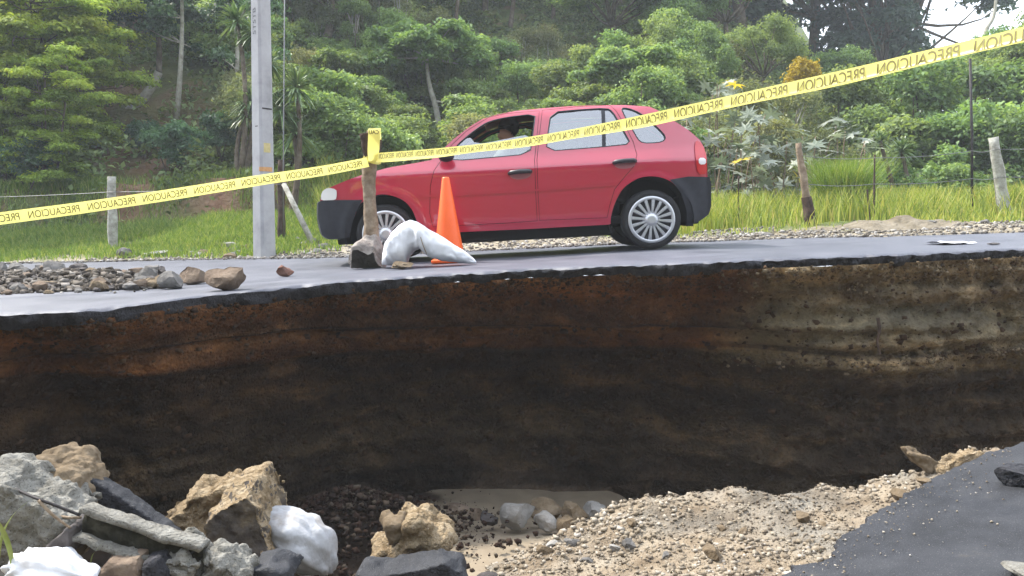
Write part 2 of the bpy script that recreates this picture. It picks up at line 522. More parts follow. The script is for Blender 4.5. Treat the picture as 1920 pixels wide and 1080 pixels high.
M['pebble_dark'] = attr_mat('dark_stones', 'tint', [(0, (0.0098, 0.00616, 0.00448)), (0.6, (0.028, 0.014, 0.00896)), (1, (0.0672, 0.0532, 0.0392))], 0.9, 0, 0.15)

# ------------------------------------------------------------------ ground shapes
def zr(x):
    return np.interp(x, [-40, -8, -2.6, 0, 1.5, 6, 12, 40], [-1.4, -0.65, -0.48, -0.345, -0.267, -0.125, -0.02, 0.2])

def yfar(x):
    return np.interp(x, [-30, -8, -4, -1.5, 1.5, 4, 7, 30], [18, 13.5, 12.2, 11.1, 10.7, 10.5, 10.4, 10.2])

_edge_px = [(-500, 640), (-200, 610), (0, 586), (150, 578), (250, 568), (370, 553), (450, 545), (560, 533), (700, 523), (850, 513), (1000, 504), (1200, 496),
            (1400, 487), (1600, 479), (1800, 470), (1920, 464), (2200, 452), (2500, 440)]
_ex, _ey = [], []
for (u, v) in _edge_px:
    Y = 5.0
    for _ in range(30):
        p = W(u, v, Y)
        Y *= float(zr(p.x)) / p.z if p.z < 0 else 1
        Y = min(max(Y, 3.5), 7)
    p = W(u, v, Y)
    _ex.append(p.x); _ey.append(p.y)
print('edge', [(round(a, 2), round(b, 2)) for a, b in zip(_ex, _ey)])

def ynear(x):
    x = np.asarray(x, dtype=float)
    return np.interp(x, _ex, _ey)

def terrain_z(x, y):
    """verge and hillside beyond the road"""
    x = np.asarray(x, dtype=float); y = np.asarray(y, dtype=float)
    yf = yfar(x)
    base = zr(np.clip(x, -14, 14)) - 0.05
    d = y - yf
    leftness = smooth01((2.0 - x) / 5.0)
    verge = (0.22 + 0.42 * leftness) * smooth01(d / 4.0) + 0.05 * smooth01(d / 0.4)
    hill_left = 0.50 * np.maximum(y - 17.5, 0) + 0.75 * smooth01((y - 16.2) / 0.7) * smooth01((-2.2 - x) / 1.5)
    hill_right = 0.13 * np.maximum(y - 17.0, 0)
    ang = x / np.maximum(y, 1)
    k = smooth01((ang - 0.16) / 0.26)
    hill = hill_left * (1 - k) + hill_right * k
    hill = np.minimum(hill, 26 + 0.02 * y)
    P = np.stack([x * 0.22, y * 0.22, np.zeros_like(x)], -1).reshape(-1, 3)
    nz = fbm(P, 4, 5).reshape(x.shape)
    far = smooth01((d - 1.5) / 6.0)
    P2 = np.stack([x * 1.7, y * 1.7, np.zeros_like(x) + 3.3], -1).reshape(-1, 3)
    return base + verge + hill + nz * (0.06 + 0.75 * far * smooth01((y - 17) / 6)) + 0.05 * fbm(P2, 3, 9).reshape(x.shape) * smooth01(d / 0.8)

_lx = [-8, -3, -1.2, -0.45, -0.25, 0.0, 0.2, 0.55, 0.95, 1.5, 1.9, 2.1, 2.35, 3.0, 6.0]
_lz = [-1.55, -1.72, -1.76, -1.80, -1.86, -1.76, -1.68, -1.575, -1.50, -1.455, -1.43, -1.33, -1.21, -1.08, -0.6]
_ly = [4.3, 4.25, 4.2, 4.15, 4.2, 4.45, 4.55, 4.6, 4.6, 4.6, 4.6, 4.5, 4.45, 4.4, 4.4]
FLOOR = -1.97

def ground_z(x, y):
    """near side of the trench: rubble bank, lip and trench floor"""
    x = np.asarray(x, dtype=float); y = np.asarray(y, dtype=float)
    P = np.stack([x * 1.3, y * 1.3, np.zeros_like(x)], -1).reshape(-1, 3)
    n1 = fbm(P, 5, 21).reshape(x.shape)
    P = np.stack([x * 6, y * 6, np.zeros_like(x) + 1.7], -1).reshape(-1, 3)
    n2 = fbm(P, 4, 33).reshape(x.shape)
    lz = np.interp(x, _lx, _lz)
    ly = np.interp(x, _lx, _ly) + 0.06 * n2 + 0.05 * n1
    left = smooth01((0.3 - x) / 0.8)
    right = smooth01((x - 0.6) / 0.8)
    k = 0.27 * left + 0.02
    back = np.clip(ly - y, 0, 1.3)
    top = lz + back * k + 0.035 * n1 + 0.022 * n2
    slabz = -1.56 + 0.15 * x
    top = np.where(x > 0.9, np.minimum(top, np.where(y < 4.3, slabz + 0.05 * smooth01((y - 3.2 - (x - 0.96) * 0.75) / 0.35) + 0.02 * n2, top)), top)
    floor = FLOOR + 0.03 * n1 + 0.004 * n2 - 0.25 * smooth01((y - 5.25) / 1.2) - 0.2 * smooth01((x - 0.78) / 0.4)
    P = np.stack([x * 17, y * 17, np.zeros_like(x) + 2.7], -1).reshape(-1, 3)
    top = top + 0.016 * fbm(P, 3, 35).reshape(x.shape)
    t = smooth01((y - ly) / 0.30)
    return top * (1 - t) + floor * t

# ------------------------------------------------------------------ road sheet with its broken near edge
rng = np.random.default_rng(7)

def grid_faces(nx, ny):
    i = np.arange(nx - 1)[:, None]; j = np.arange(ny - 1)[None, :]
    a = i * ny + j
    return np.stack([a, a + ny, a + ny + 1, a + 1], -1).reshape(-1, 4)

xs = np.concatenate([np.linspace(-40, -5, 60)[:-1], np.linspace(-5, 5, 560), np.linspace(5, 40, 60)[1:]])
jag = 0.035 * fbm(np.stack([xs * 2.2, xs * 0, xs * 0], -1), 3, 2) + 0.026 * fbm(np.stack([xs * 12, xs * 0, xs * 0 + 5], -1), 4, 4, 0.6)
yn = ynear(xs) + jag
ts = np.concatenate([[0, 0.003, 0.012, 0.03], np.linspace(0.06, 1, 26)])
X = np.repeat(xs[:, None], len(ts), 1)
Yg = yn[:, None] + (yfar(xs)[:, None] + 0.15 + 0.12 * vnoise(np.stack([xs * 1.5, xs * 0, xs * 0], -1), 8)[:, None] - yn[:, None]) * ts[None, :]
crumble = 0.012 * np.abs(fbm(np.stack([xs * 9, xs * 0, xs * 0 + 2], -1), 3, 61))
Z = zr(X) + 0.008 * fbm(np.stack([X * 0.9, Yg * 0.9, X * 0], -1).reshape(-1, 3), 3, 6).reshape(X.shape)
Z[:, 0] -= 0.010 + crumble
Z[:, 1] -= 0.003 + crumble * 0.4
road_top = Z[:, 0].copy()
V = np.stack([X, Yg, Z], -1).reshape(-1, 3)
obj('road', np_mesh('road', V, grid_faces(len(xs), len(ts)), M['asphalt'], True))['kind'] = 'structure'
# broken face of the asphalt layer, 5 cm thick and rough
nt = 6
tt = np.linspace(0, 1, nt)
thick = 0.072 + 0.016 * fbm(np.stack([xs * 1.8, xs * 0, xs * 0 + 8], -1), 3, 71)
Xe = np.repeat(xs[:, None], nt, 1)
Ze = road_top[:, None] - thick[:, None] * tt[None, :]
Ye = yn[:, None] + 0.02 * fbm(np.stack([Xe * 22, Ze * 30, Xe * 0], -1).reshape(-1, 3), 3, 12).reshape(Xe.shape) * (tt[None, :] > 0) + 0.03 * tt[None, :] ** 2
V = np.stack([Xe, Ye, Ze], -1).reshape(-1, 3)
# underside running back into the bank
Vu = np.stack([xs, yn + 1.2, road_top - thick], -1)
nV = len(V)
Vall = np.concatenate([V, Vu])
Fe = grid_faces(len(xs), nt)[:, ::-1]
a = np.arange(len(xs) - 1)
Fu = np.stack([a * nt + nt - 1, nV + a, nV + a + 1, (a + 1) * nt + nt - 1], -1)
tag(obj('road_edge', np_mesh('road_edge', Vall, np.concatenate([Fe, Fu]), M['asphalt_rough'], False)), kind='structure')

# ------------------------------------------------------------------ eroded earth wall under the road
xw = np.concatenate([np.linspace(-12, -3.6, 40)[:-1], np.linspace(-3.6, 4.2, 520), np.linspace(4.2, 12, 40)[1:]])
nz_ = 150
tw = np.linspace(0, 1, nz_)
Xw = np.repeat(xw[:, None], nz_, 1)
top = zr(xw) - 0.065
depth = tw[None, :] * (top - (FLOOR - 0.42))[:, None]           # metres below the asphalt
Zw = top[:, None] - depth
right = smooth01((Xw - 1.2) / 1.6)
left = smooth01((-2.0 - Xw) / 0.9)
dep = depth
n_big = fbm(np.stack([Xw * 0.7, Zw * 0.9, Xw * 0], -1).reshape(-1, 3), 4, 41).reshape(Xw.shape)
n_lay = fbm(np.stack([Xw * 0.5, Zw * 9.0, Xw * 0 + 4], -1).reshape(-1, 3), 3, 43).reshape(Xw.shape)
n_fin = fbm(np.stack([Xw * 14, Zw * 14, Xw * 0 + 9], -1).reshape(-1, 3), 4, 47).reshape(Xw.shape)
n_scoop = np.abs(fbm(np.stack([Xw * 1.6 + Zw * 1.4, Zw * 1.1 - Xw * 0.8, Xw * 0 + 2], -1).reshape(-1, 3), 3, 49).reshape(Xw.shape))
# undercut: base course nearly flush, then stepping back in ledges
und = 0.05 + 0.22 * smooth01(dep / 0.22) + 0.36 * smooth01((dep - 0.22) / 0.5) + 0.30 * smooth01((dep - 0.60) / 0.6)
bed_level = -0.41 - Zw - 0.06 * np.minimum(Xw, 0) + 0.02 * np.sin(Xw * 1.1 + 0.6)   # the beds lie level although the road climbs
bt = smooth01((dep - 0.12) / 0.16)
bed = dep * (1 - bt) + np.maximum(bed_level, 0.12) * bt + 0.02 * n_big
ledge1 = 0.10 * smooth01((bed - 0.40) / 0.025) - 0.05 * smooth01((bed - 0.44) / 0.03)
ledge2 = 0.07 * smooth01((bed - 0.62) / 0.04)
und = und + ledge1 + ledge2
shelf = np.interp(dep, [0, 0.05, 0.28, 0.34, 0.60, 0.66, 0.74, 0.82, 1.2, 2.2], [-0.09, -0.07, -0.02, 0.03, 0.02, 0.10, 0.02, 0.16, 0.34, 0.30])
Uw = und * (1 - right) + shelf * right
Uw = Uw - 0.26 * left * smooth01((dep - 0.5) / 0.5)
n_crk = np.abs(fbm(np.stack([Xw * 5, Zw * 7, Xw * 0 + 3], -1).reshape(-1, 3), 4, 53).reshape(Xw.shape))
Uw = Uw + 0.07 * n_big + (0.030 + 0.02 * right) * n_lay + (0.020 + 0.008 * right) * n_fin + (0.03 + 0.025 * right) * n_crk + 0.07 * n_scoop * smooth01((dep - 0.25) / 0.3)
Uw = np.maximum(Uw, np.interp(dep, [0, 0.06], [0.028, -0.2]) * (1 - right) - 0.2 * right)
Yw = ynear(Xw) + Uw
Vw = np.stack([Xw, Yw, Zw], -1).reshape(-1, 3)
strat = (bed / 2.0).ravel()
rightness = smooth01((Xw + 0.12 * n_big - 1.45) / 0.5).ravel()

def wall_material():
    m = bpy.data.materials.new('eroded_earth')
    n, l, b = nodes_of(m)
    at = n.new('ShaderNodeAttribute'); at.attribute_name = 'bed'
    ar = n.new('ShaderNodeAttribute'); ar.attribute_name = 'side'
    tc = n.new('ShaderNodeTexCoord')
    nz = n.new('ShaderNodeTexNoise'); nz.inputs['Scale'].default_value = 7; nz.inputs['Detail'].default_value = 8
    l.new(tc.outputs['Object'], nz.inputs['Vector'])
    mp = n.new('ShaderNodeMapping'); mp.inputs['Scale'].default_value = (1.2, 1.2, 16)
    l.new(tc.outputs['Object'], mp.inputs['Vector'])
    nl = n.new('ShaderNodeTexNoise'); nl.inputs['Scale'].default_value = 2.0; nl.inputs['Detail'].default_value = 6
    l.new(mp.outputs['Vector'], nl.inputs['Vector'])
    ad = n.new('ShaderNodeMath'); ad.operation = 'MULTIPLY_ADD'; ad.inputs[1].default_value = 0.05
    l.new(nl.outputs['Fac'], ad.inputs[0]); l.new(at.outputs['Fac'], ad.inputs[2])
    rA = ramp_node(n, [(0.02, (0.15, 0.068, 0.027)), (0.10, (0.125, 0.054, 0.022)), (0.18, (0.095, 0.048, 0.023)), (0.22, (0.09, 0.045, 0.022)), (0.228, (0.014, 0.008, 0.005)),
                       (0.24, (0.14, 0.065, 0.025)), (0.325, (0.115, 0.05, 0.02)), (0.34, (0.060, 0.034, 0.017)), (0.43, (0.052, 0.031, 0.017)), (0.47, (0.070, 0.042, 0.022)), (0.58, (0.052, 0.034, 0.02)), (0.7, (0.072, 0.05, 0.030)), (0.9, (0.03, 0.021, 0.014))])
    l.new(ad.outputs[0], rA.inputs['Fac'])
    rB = ramp_node(n, [(0.02, (0.27, 0.20, 0.115)), (0.10, (0.20, 0.152, 0.095)), (0.135, (0.15, 0.133, 0.096)), (0.20, (0.178, 0.15, 0.10)), (0.285, (0.165, 0.132, 0.088)), (0.305, (0.06, 0.045, 0.03)),
                       (0.325, (0.20, 0.15, 0.09)), (0.36, (0.155, 0.12, 0.075)), (0.40, (0.052, 0.036, 0.022)), (0.9, (0.06, 0.045, 0.03))])
    l.new(ad.outputs[0], rB.inputs['Fac'])
    mx = n.new('ShaderNodeMixRGB'); l.new(ar.outputs['Fac'], mx.inputs['Fac'])
    l.new(rA.outputs['Color'], mx.inputs['Color1']); l.new(rB.outputs['Color'], mx.inputs['Color2'])
    nf = n.new('ShaderNodeTexNoise'); nf.inputs['Scale'].default_value = 38; nf.inputs['Detail'].default_value = 6
    l.new(tc.outputs['Object'], nf.inputs['Vector'])
    av = n.new('ShaderNodeMath'); av.operation = 'MULTIPLY_ADD'; av.inputs[1].default_value = 0.5
    hv = n.new('ShaderNodeMath'); hv.operation = 'MULTIPLY'; hv.inputs[1].default_value = 0.5
    l.new(nz.outputs['Fac'], hv.inputs[0]); l.new(nf.outputs['Fac'], av.inputs[0]); l.new(hv.outputs[0], av.inputs[2])
    rN = ramp_node(n, [(0.34, (0.5, 0.49, 0.48)), (0.5, (1, 1, 1)), (0.66, (1.5, 1.46, 1.4))])
    l.new(av.outputs[0], rN.inputs['Fac'])
    mb = n.new('ShaderNodeMapping'); mb.inputs['Rotation'].default_value = (0, 0.5, 0); mb.inputs['Scale'].default_value = (0.8, 0.8, 2.6)
    l.new(tc.outputs['Object'], mb.inputs['Vector'])
    nb = n.new('ShaderNodeTexNoise'); nb.inputs['Scale'].default_value = 1.7; nb.inputs['Detail'].default_value = 4; nb.inputs['Distortion'].default_value = 0.8
    l.new(mb.outputs['Vector'], nb.inputs['Vector'])
    rb_ = ramp_node(n, [(0.36, (0.55, 0.52, 0.5)), (0.52, (1, 1, 1)), (0.62, (1.35, 1.32, 1.25)), (0.66, (2.0, 1.9, 1.75)), (0.72, (1.3, 1.28, 1.22))])
    l.new(nb.outputs['Fac'], rb_.inputs['Fac'])
    m0 = n.new('ShaderNodeMixRGB'); m0.blend_type = 'MULTIPLY'; m0.inputs['Fac'].default_value = 1.0
    l.new(mx.outputs['Color'], m0.inputs['Color1']); l.new(rb_.outputs['Color'], m0.inputs['Color2'])
    mu = n.new('ShaderNodeMixRGB'); mu.blend_type = 'MULTIPLY'; mu.inputs['Fac'].default_value = 0.8
    l.new(m0.outputs['Color'], mu.inputs['Color1']); l.new(rN.outputs['Color'], mu.inputs['Color2'])
    l.new(mu.outputs['Color'], b.inputs['Base Color'])
    b.inputs['Roughness'].default_value = 0.95
    b.inputs['Specular IOR Level'].default_value = 0.12
    n2 = n.new('ShaderNodeTexNoise'); n2.inputs['Scale'].default_value = 45; n2.inputs['Detail'].default_value = 6
    l.new(tc.outputs['Object'], n2.inputs['Vector'])
    bp = n.new('ShaderNodeBump'); bp.inputs['Strength'].default_value = 1.0; bp.inputs['Distance'].default_value = 0.05
    l.new(n2.outputs['Fac'], bp.inputs['Height']); l.new(bp.outputs['Normal'], b.inputs['Normal'])
    return m

M['wall'] = wall_material()
me = np_mesh('trench_wall', Vw, grid_faces(len(xw), nz_)[:, ::-1], M['wall'], True, attrs={'bed': ('POINT', strat), 'side': ('POINT', rightness)})
wall = tag(obj('trench_wall', me), kind='structure')

def pebbles_mesh(name, P, R, mat, rng, squash=0.65, tint=None):
    """irregular 8-vertex stones, 12 triangles' worth each (6 quads)"""
    n = len(P)
    cube = np.array([(x, y, z) for z in (-1, 1) for y in (-1, 1) for x in (-1, 1)], float)
    Fq = np.array([(0, 2, 3, 1), (4, 5, 7, 6), (0, 1, 5, 4), (2, 6, 7, 3), (0, 4, 6, 2), (1, 3, 7, 5)])
    J = cube[None] * (0.58 + 0.34 * (rng.random((n, 8, 3)) - 0.5) * 1.6)
    th = rng.random(n) * 6.283
    c, s = np.cos(th), np.sin(th)
    ph = (rng.random(n) - 0.5) * 2.0
    cp, sp = np.cos(ph), np.sin(ph)
    J = J * (1 + 0.5 * (rng.random((n, 1, 3)) - 0.5)) * np.array([1.15, 0.95, squash])[None, None]
    x, y, z = J[..., 0], J[..., 1], J[..., 2]
    y, z = y * cp[:, None] - z * sp[:, None], y * sp[:, None] + z * cp[:, None]
    x, y = x * c[:, None] - y * s[:, None], x * s[:, None] + y * c[:, None]
    Vv = np.stack([x, y, z], -1) * np.asarray(R)[:, None, None] + np.asarray(P)[:, None, :]
    Ff = (Fq[None] + (np.arange(n) * 8)[:, None, None]).reshape(-1, 4)
    t = np.repeat(rng.random(n) if tint is None else tint, 6)
    return np_mesh(name, Vv.reshape(-1, 3), Ff, mat, False, attrs={'tint': ('FACE', t)})

# stones standing out of the base course and of the gravel bed on the right
ii = rng.integers(60, 540, 4200)
jj = np.clip((np.abs(rng.normal(0, 1, 4200)) * 7 + 1).astype(int), 1, 20)
kk = rng.integers(340, 540, 1100)
jk = np.clip(rng.normal(53, 2.2, 1100).astype(int), 46, 61)
ii = np.concatenate([ii, kk]); jj = np.concatenate([jj, jk])
P = np.stack([Xw[ii, jj], Yw[ii, jj], Zw[ii, jj]], -1) + rng.normal(0, 0.008, (len(ii), 3))
R = 0.005 + 0.017 * rng.random(len(ii)) ** 4
rt_ = smooth01((P[:, 0] - 1.2) / 0.6)
me = pebbles_mesh('base_course_stones', P, R, M['pebble_wall'], rng, 0.8, np.clip(rng.random(len(P)) * 0.45 + rt_ * (0.25 + 0.3 * rng.random(len(P))), 0, 1))
tag(obj('base_course_stones', me, parent=wall), kind='stuff')

ic = rng.integers(60, 540, 2600); jc = rng.integers(14, 120, 2600)
Pc = np.stack([Xw[ic, jc], Yw[ic, jc], Zw[ic, jc]], -1)
tag(obj('wall_clods', pebbles_mesh('wall_clods', Pc, 0.006 + 0.030 * rng.random(2600) ** 4, M['pebble_wall'], rng, 0.7, 0.3 * rng.random(2600)), parent=wall), kind='stuff')

# ------------------------------------------------------------------ ground on the near side of the trench
gx = np.concatenate([np.linspace(-40, -4, 40)[:-1], np.linspace(-4, 4, 330), np.linspace(4, 40, 40)[1:]])
gy = np.concatenate([np.linspace(-60, 2.4, 40)[:-1], np.linspace(2.4, 5.2, 130), np.linspace(5.2, 7.2, 40)[1:]])
GX, GY = np.meshgrid(gx, gy, indexing='ij')
GZ = ground_z(GX, GY)
ly_ = np.interp(GX, _lx, _ly)
nzg = vnoise(np.stack([GX * 4, GY * 4, GX * 0], -1).reshape(-1, 3), 4).reshape(GX.shape) + 0.5 * vnoise(np.stack([GX * 13, GY * 13, GX * 0], -1).reshape(-1, 3), 5).reshape(GX.shape)
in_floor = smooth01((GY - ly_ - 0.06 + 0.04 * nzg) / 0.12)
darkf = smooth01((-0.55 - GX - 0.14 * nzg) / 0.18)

def ground_material():
    m = bpy.data.materials.new('trench_ground')
    n, l, b = nodes_of(m)
    tc = n.new('ShaderNodeTexCoord')
    nz = n.new('ShaderNodeTexNoise'); nz.inputs['Scale'].default_value = 5; nz.inputs['Detail'].default_value = 9
    l.new(tc.outputs['Object'], nz.inputs['Vector'])
    nb = n.new('ShaderNodeTexNoise'); nb.inputs['Scale'].default_value = 1.6; nb.inputs['Detail'].default_value = 5
    l.new(tc.outputs['Object'], nb.inputs['Vector'])
    def rp(src, stops):
        r = ramp_node(n, stops); l.new(src.outputs['Fac'], r.inputs['Fac']); return r.outputs['Color']
    def mixc(f, a, b_, ):
        mx = n.new('ShaderNodeMixRGB'); l.new(f, mx.inputs['Fac']); l.new(a, mx.inputs['Color1']); l.new(b_, mx.inputs['Color2']); return mx.outputs['Color']
    tan = rp(nz, [(0.3, (0.14, 0.105, 0.07)), (0.5, (0.225, 0.178, 0.125)), (0.7, (0.29, 0.245, 0.185))])
    grey = rp(nz, [(0.3, (0.10, 0.09, 0.075)), (0.5, (0.18, 0.165, 0.14)), (0.7, (0.24, 0.225, 0.195))])
    patch = rp(nb, [(0.46, (0, 0, 0)), (0.6, (1, 1, 1))])
    col = mixc(patch, tan, grey)
    sand = rp(nz, [(0.3, (0.20, 0.16, 0.115)), (0.7, (0.26, 0.215, 0.155))])
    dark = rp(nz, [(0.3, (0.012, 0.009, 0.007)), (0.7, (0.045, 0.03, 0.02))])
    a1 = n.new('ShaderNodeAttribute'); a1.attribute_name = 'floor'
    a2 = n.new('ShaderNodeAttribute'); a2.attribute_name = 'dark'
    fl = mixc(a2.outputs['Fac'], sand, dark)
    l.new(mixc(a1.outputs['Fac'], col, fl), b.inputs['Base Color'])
    b.inputs['Roughness'].default_value = 0.93
    b.inputs['Specular IOR Level'].default_value = 0.15
    n2 = n.new('ShaderNodeTexNoise'); n2.inputs['Scale'].default_value = 60; n2.inputs['Detail'].default_value = 6
    l.new(tc.outputs['Object'], n2.inputs['Vector'])
    mi_ = n.new('ShaderNodeMath'); mi_.operation = 'MULTIPLY_ADD'; mi_.inputs[1].default_value = -0.75; mi_.inputs[2].default_value = 0.95
    l.new(a1.outputs['Fac'], mi_.inputs[0])
    bp = n.new('ShaderNodeBump'); bp.inputs['Distance'].default_value = 0.02
    l.new(mi_.outputs[0], bp.inputs['Strength'])
    l.new(n2.outputs['Fac'], bp.inputs['Height']); l.new(bp.outputs['Normal'], b.inputs['Normal'])
    return m
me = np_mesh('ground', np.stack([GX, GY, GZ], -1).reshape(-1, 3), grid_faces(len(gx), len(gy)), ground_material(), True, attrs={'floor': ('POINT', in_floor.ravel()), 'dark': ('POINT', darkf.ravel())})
tag(obj('ground', me), kind='structure')

# loose stones on the gravel bank
n = 42000
px = rng.uniform(-0.6, 3.2, n); py = rng.uniform(2.9, 4.72, n)
slab_line = 3.25 + (px - 0.965) * 0.78
keep = (py > slab_line + 0.02) | (px < 0.95)
px, py = px[keep], py[keep]
pz = ground_z(px, py)
cl = fbm(np.stack([px * 2, py * 2, px * 0], -1), 3, 77)
R = (0.0024 + 0.015 * rng.random(len(px)) ** 6) * (1 + 0.4 * cl)
tint = np.clip(rng.random(len(px)) ** 1.3 * 0.85 + 0.2 * cl + 0.05, 0, 0.93)
tag(obj('gravel', pebbles_mesh('gravel', np.stack([px, py, pz + R * 0.3], -1), R, M['pebble'], rng, 0.7, tint)), 'loose tan gravel on the bank of the washed-out trench', 'gravel', kind='stuff')

# dark stony heap at the foot of the wall, left of the sand
n = 8000
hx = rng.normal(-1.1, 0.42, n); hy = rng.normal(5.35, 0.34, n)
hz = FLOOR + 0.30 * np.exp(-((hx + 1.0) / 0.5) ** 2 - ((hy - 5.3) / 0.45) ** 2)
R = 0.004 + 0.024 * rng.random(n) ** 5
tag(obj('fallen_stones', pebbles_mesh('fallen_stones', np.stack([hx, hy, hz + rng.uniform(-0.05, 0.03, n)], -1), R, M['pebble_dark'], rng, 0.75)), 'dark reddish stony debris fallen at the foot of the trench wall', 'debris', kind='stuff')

# ------------------------------------------------------------------ verge and hillside
def terrain_material():
    m = bpy.data.materials.new('hillside_soil')
    n, l, b = nodes_of(m)
    tc = n.new('ShaderNodeTexCoord')
    at = n.new('ShaderNodeAttribute'); at.attribute_name = 'bare'
    ag = n.new('ShaderNodeAttribute'); ag.attribute_name = 'gravel'
    nz = n.new('ShaderNodeTexNoise'); nz.inputs['Scale'].default_value = 1.4; nz.inputs['Detail'].default_value = 8
    l.new(tc.outputs['Object'], nz.inputs['Vector'])
    g = ramp_node(n, [(0.3, (0.07, 0.09, 0.03)), (0.5, (0.12, 0.15, 0.045)), (0.7, (0.17, 0.13, 0.07))])
    l.new(nz.outputs['Fac'], g.inputs['Fac'])
    s = ramp_node(n, [(0.3, (0.10, 0.055, 0.036)), (0.5, (0.17, 0.095, 0.06)), (0.7, (0.22, 0.14, 0.09))])
    l.new(nz.outputs['Fac'], s.inputs['Fac'])
    gr = ramp_node(n, [(0.3, (0.20, 0.165, 0.11)), (0.6, (0.34, 0.30, 0.23))])
    l.new(nz.outputs['Fac'], gr.inputs['Fac'])
    mx = n.new('ShaderNodeMixRGB'); l.new(at.outputs['Fac'], mx.inputs['Fac'])
    l.new(g.outputs['Color'], mx.inputs['Color1']); l.new(s.outputs['Color'], mx.inputs['Color2'])
    m2 = n.new('ShaderNodeMixRGB'); l.new(ag.outputs['Fac'], m2.inputs['Fac'])
    l.new(mx.outputs['Color'], m2.inputs['Color1']); l.new(gr.outputs['Color'], m2.inputs['Color2'])
    l.new(m2.outputs['Color'], b.inputs['Base Color'])
    b.inputs['Roughness'].default_value = 0.95
    b.inputs['Specular IOR Level'].default_value = 0.1
    n2 = n.new('ShaderNodeTexNoise'); n2.inputs['Scale'].default_value = 9; n2.inputs['Detail'].default_value = 8
    l.new(tc.outputs['Object'], n2.inputs['Vector'])
    bp = n.new('ShaderNodeBump'); bp.inputs['Strength'].default_value = 0.9; bp.inputs['Distance'].default_value = 0.15
    l.new(n2.outputs['Fac'], bp.inputs['Height']); l.new(bp.outputs['Normal'], b.inputs['Normal'])
    return m

def bareness(x, y):
    """1 where the red earth of the cut bank shows"""
    x = np.asarray(x, float); y = np.asarray(y, float)
    nn = fbm(np.stack([x * 0.8, y * 0.8, x * 0 + 6], -1).reshape(-1, 3), 3, 91).reshape(x.shape)
    a = x / y
    bank = smooth01((y - 15.9) / 0.4) * smooth01((17.9 - y) / 0.5) * smooth01((-0.24 - a) / 0.02) * smooth01((0.50 + a) / 0.1)
    scar = np.exp(-((a + 0.415) / 0.055) ** 2) * smooth01((y - 17.5) / 1) * smooth01((25 - y) / 4)
    return np.clip(np.maximum(bank * (0.75 + nn), scar * (0.95 + 0.7 * nn)), 0, 1)

tx = np.concatenate([np.linspace(-220, -30, 24)[:-1], np.linspace(-30, 30, 260), np.linspace(30, 220, 24)[1:]])
ty = np.concatenate([np.linspace(0, 1, 40) ** 1.0 * 8, 8 + np.linspace(0, 1, 110)[1:] * 30, 38 + np.linspace(0, 1, 24)[1:] ** 2 * 300])
TX = np.repeat(tx[:, None], len(ty), 1)
TY = yfar(TX) - 0.35 + ty[None, :]
TZ = terrain_z(TX, TY)
TZ[:, 0] -= 0.3
D_ = TY - yfar(TX)
grav = smooth01((1.9 - D_ + 0.6 * fbm(np.stack([TX * 0.9, TY * 0.9, TX * 0], -1).reshape(-1, 3), 3, 3).reshape(TX.shape)) / 0.9) * np.where(TX < -3.5, 0.65, 1.0)
me = np_mesh('hillside', np.stack([TX, TY, TZ], -1).reshape(-1, 3), grid_faces(len(tx), len(ty)), terrain_material(), True,
             attrs={'bare': ('POINT', bareness(TX, TY).ravel()), 'gravel': ('POINT', grav.ravel())})
tag(obj('hillside', me), kind='structure')

def frustum_xy(n, y0, y1, umin=-150, umax=2070, rng=rng):
    y = np.sqrt(rng.uniform(y0 * y0, y1 * y1, n))
    u = rng.uniform(umin, umax, n)
    return (u - 960) / F_PX * y, y, u

# gravel shoulder
x, y, u = frustum_xy(34000, 10.2, 13.5)
d = y - yfar(x)
keep = (d > -0.25) & (d < 1.5 + 0.7 * fbm(np.stack([x, y, x * 0], -1), 2, 15)) & ((u > 250) | (d < 0.7))
x, y = x[keep], y[keep]
z = terrain_z(x, y)
zz = np.where(y < yfar(x) + 0.05, zr(x) + 0.006, z)
R = 0.006 + 0.026 * rng.random(len(x)) ** 4
tag(obj('verge_gravel', pebbles_mesh('verge_gravel', np.stack([x, y, zz + R * 0.3], -1), R, M['pebble_verge'], rng, 0.7)), 'pale loose gravel along the far edge of the asphalt', 'gravel', kind='stuff')

def blades_mesh(name, P, H, Wd, mat, rng, lean=0.35, tint=None):
    """two-segment grass blades"""
    n = len(P)
    th = rng.random(n) * 6.283
    side = np.stack([np.cos(th), np.sin(th), np.zeros(n)], -1)
    ld = rng.random(n) * 6.283
    bend = np.stack([np.cos(ld), np.sin(ld), np.zeros(n)], -1) * (H * lean * (0.3 + rng.random(n)))[:, None]
    upv = np.zeros((n, 3)); upv[:, 2] = H
    w = (Wd * 0.5)[:, None] if hasattr(Wd, '__len__') else Wd * 0.5
    a = P - side * w; b_ = P + side * w
    m1 = P + upv * 0.55 + bend * 0.3
    c = m1 + side * w * 0.8; d_ = m1 - side * w * 0.8
    tip = P + upv * 0.97 + bend
    e = tip + side * w * 0.15; f = tip - side * w * 0.15
    Vv = np.stack([a, b_, c, d_, e, f], 1).reshape(-1, 3)
    o = (np.arange(n) * 6)[:, None]
    Ff = np.stack([o + np.array([[0, 1, 2, 3]]), o + np.array([[3, 2, 4, 5]])], 1).reshape(-1, 4)
    t = np.repeat(rng.random(n) if tint is None else tint, 2)
    return np_mesh(name, Vv, Ff, mat, False, attrs={'tint': ('FACE', t)})

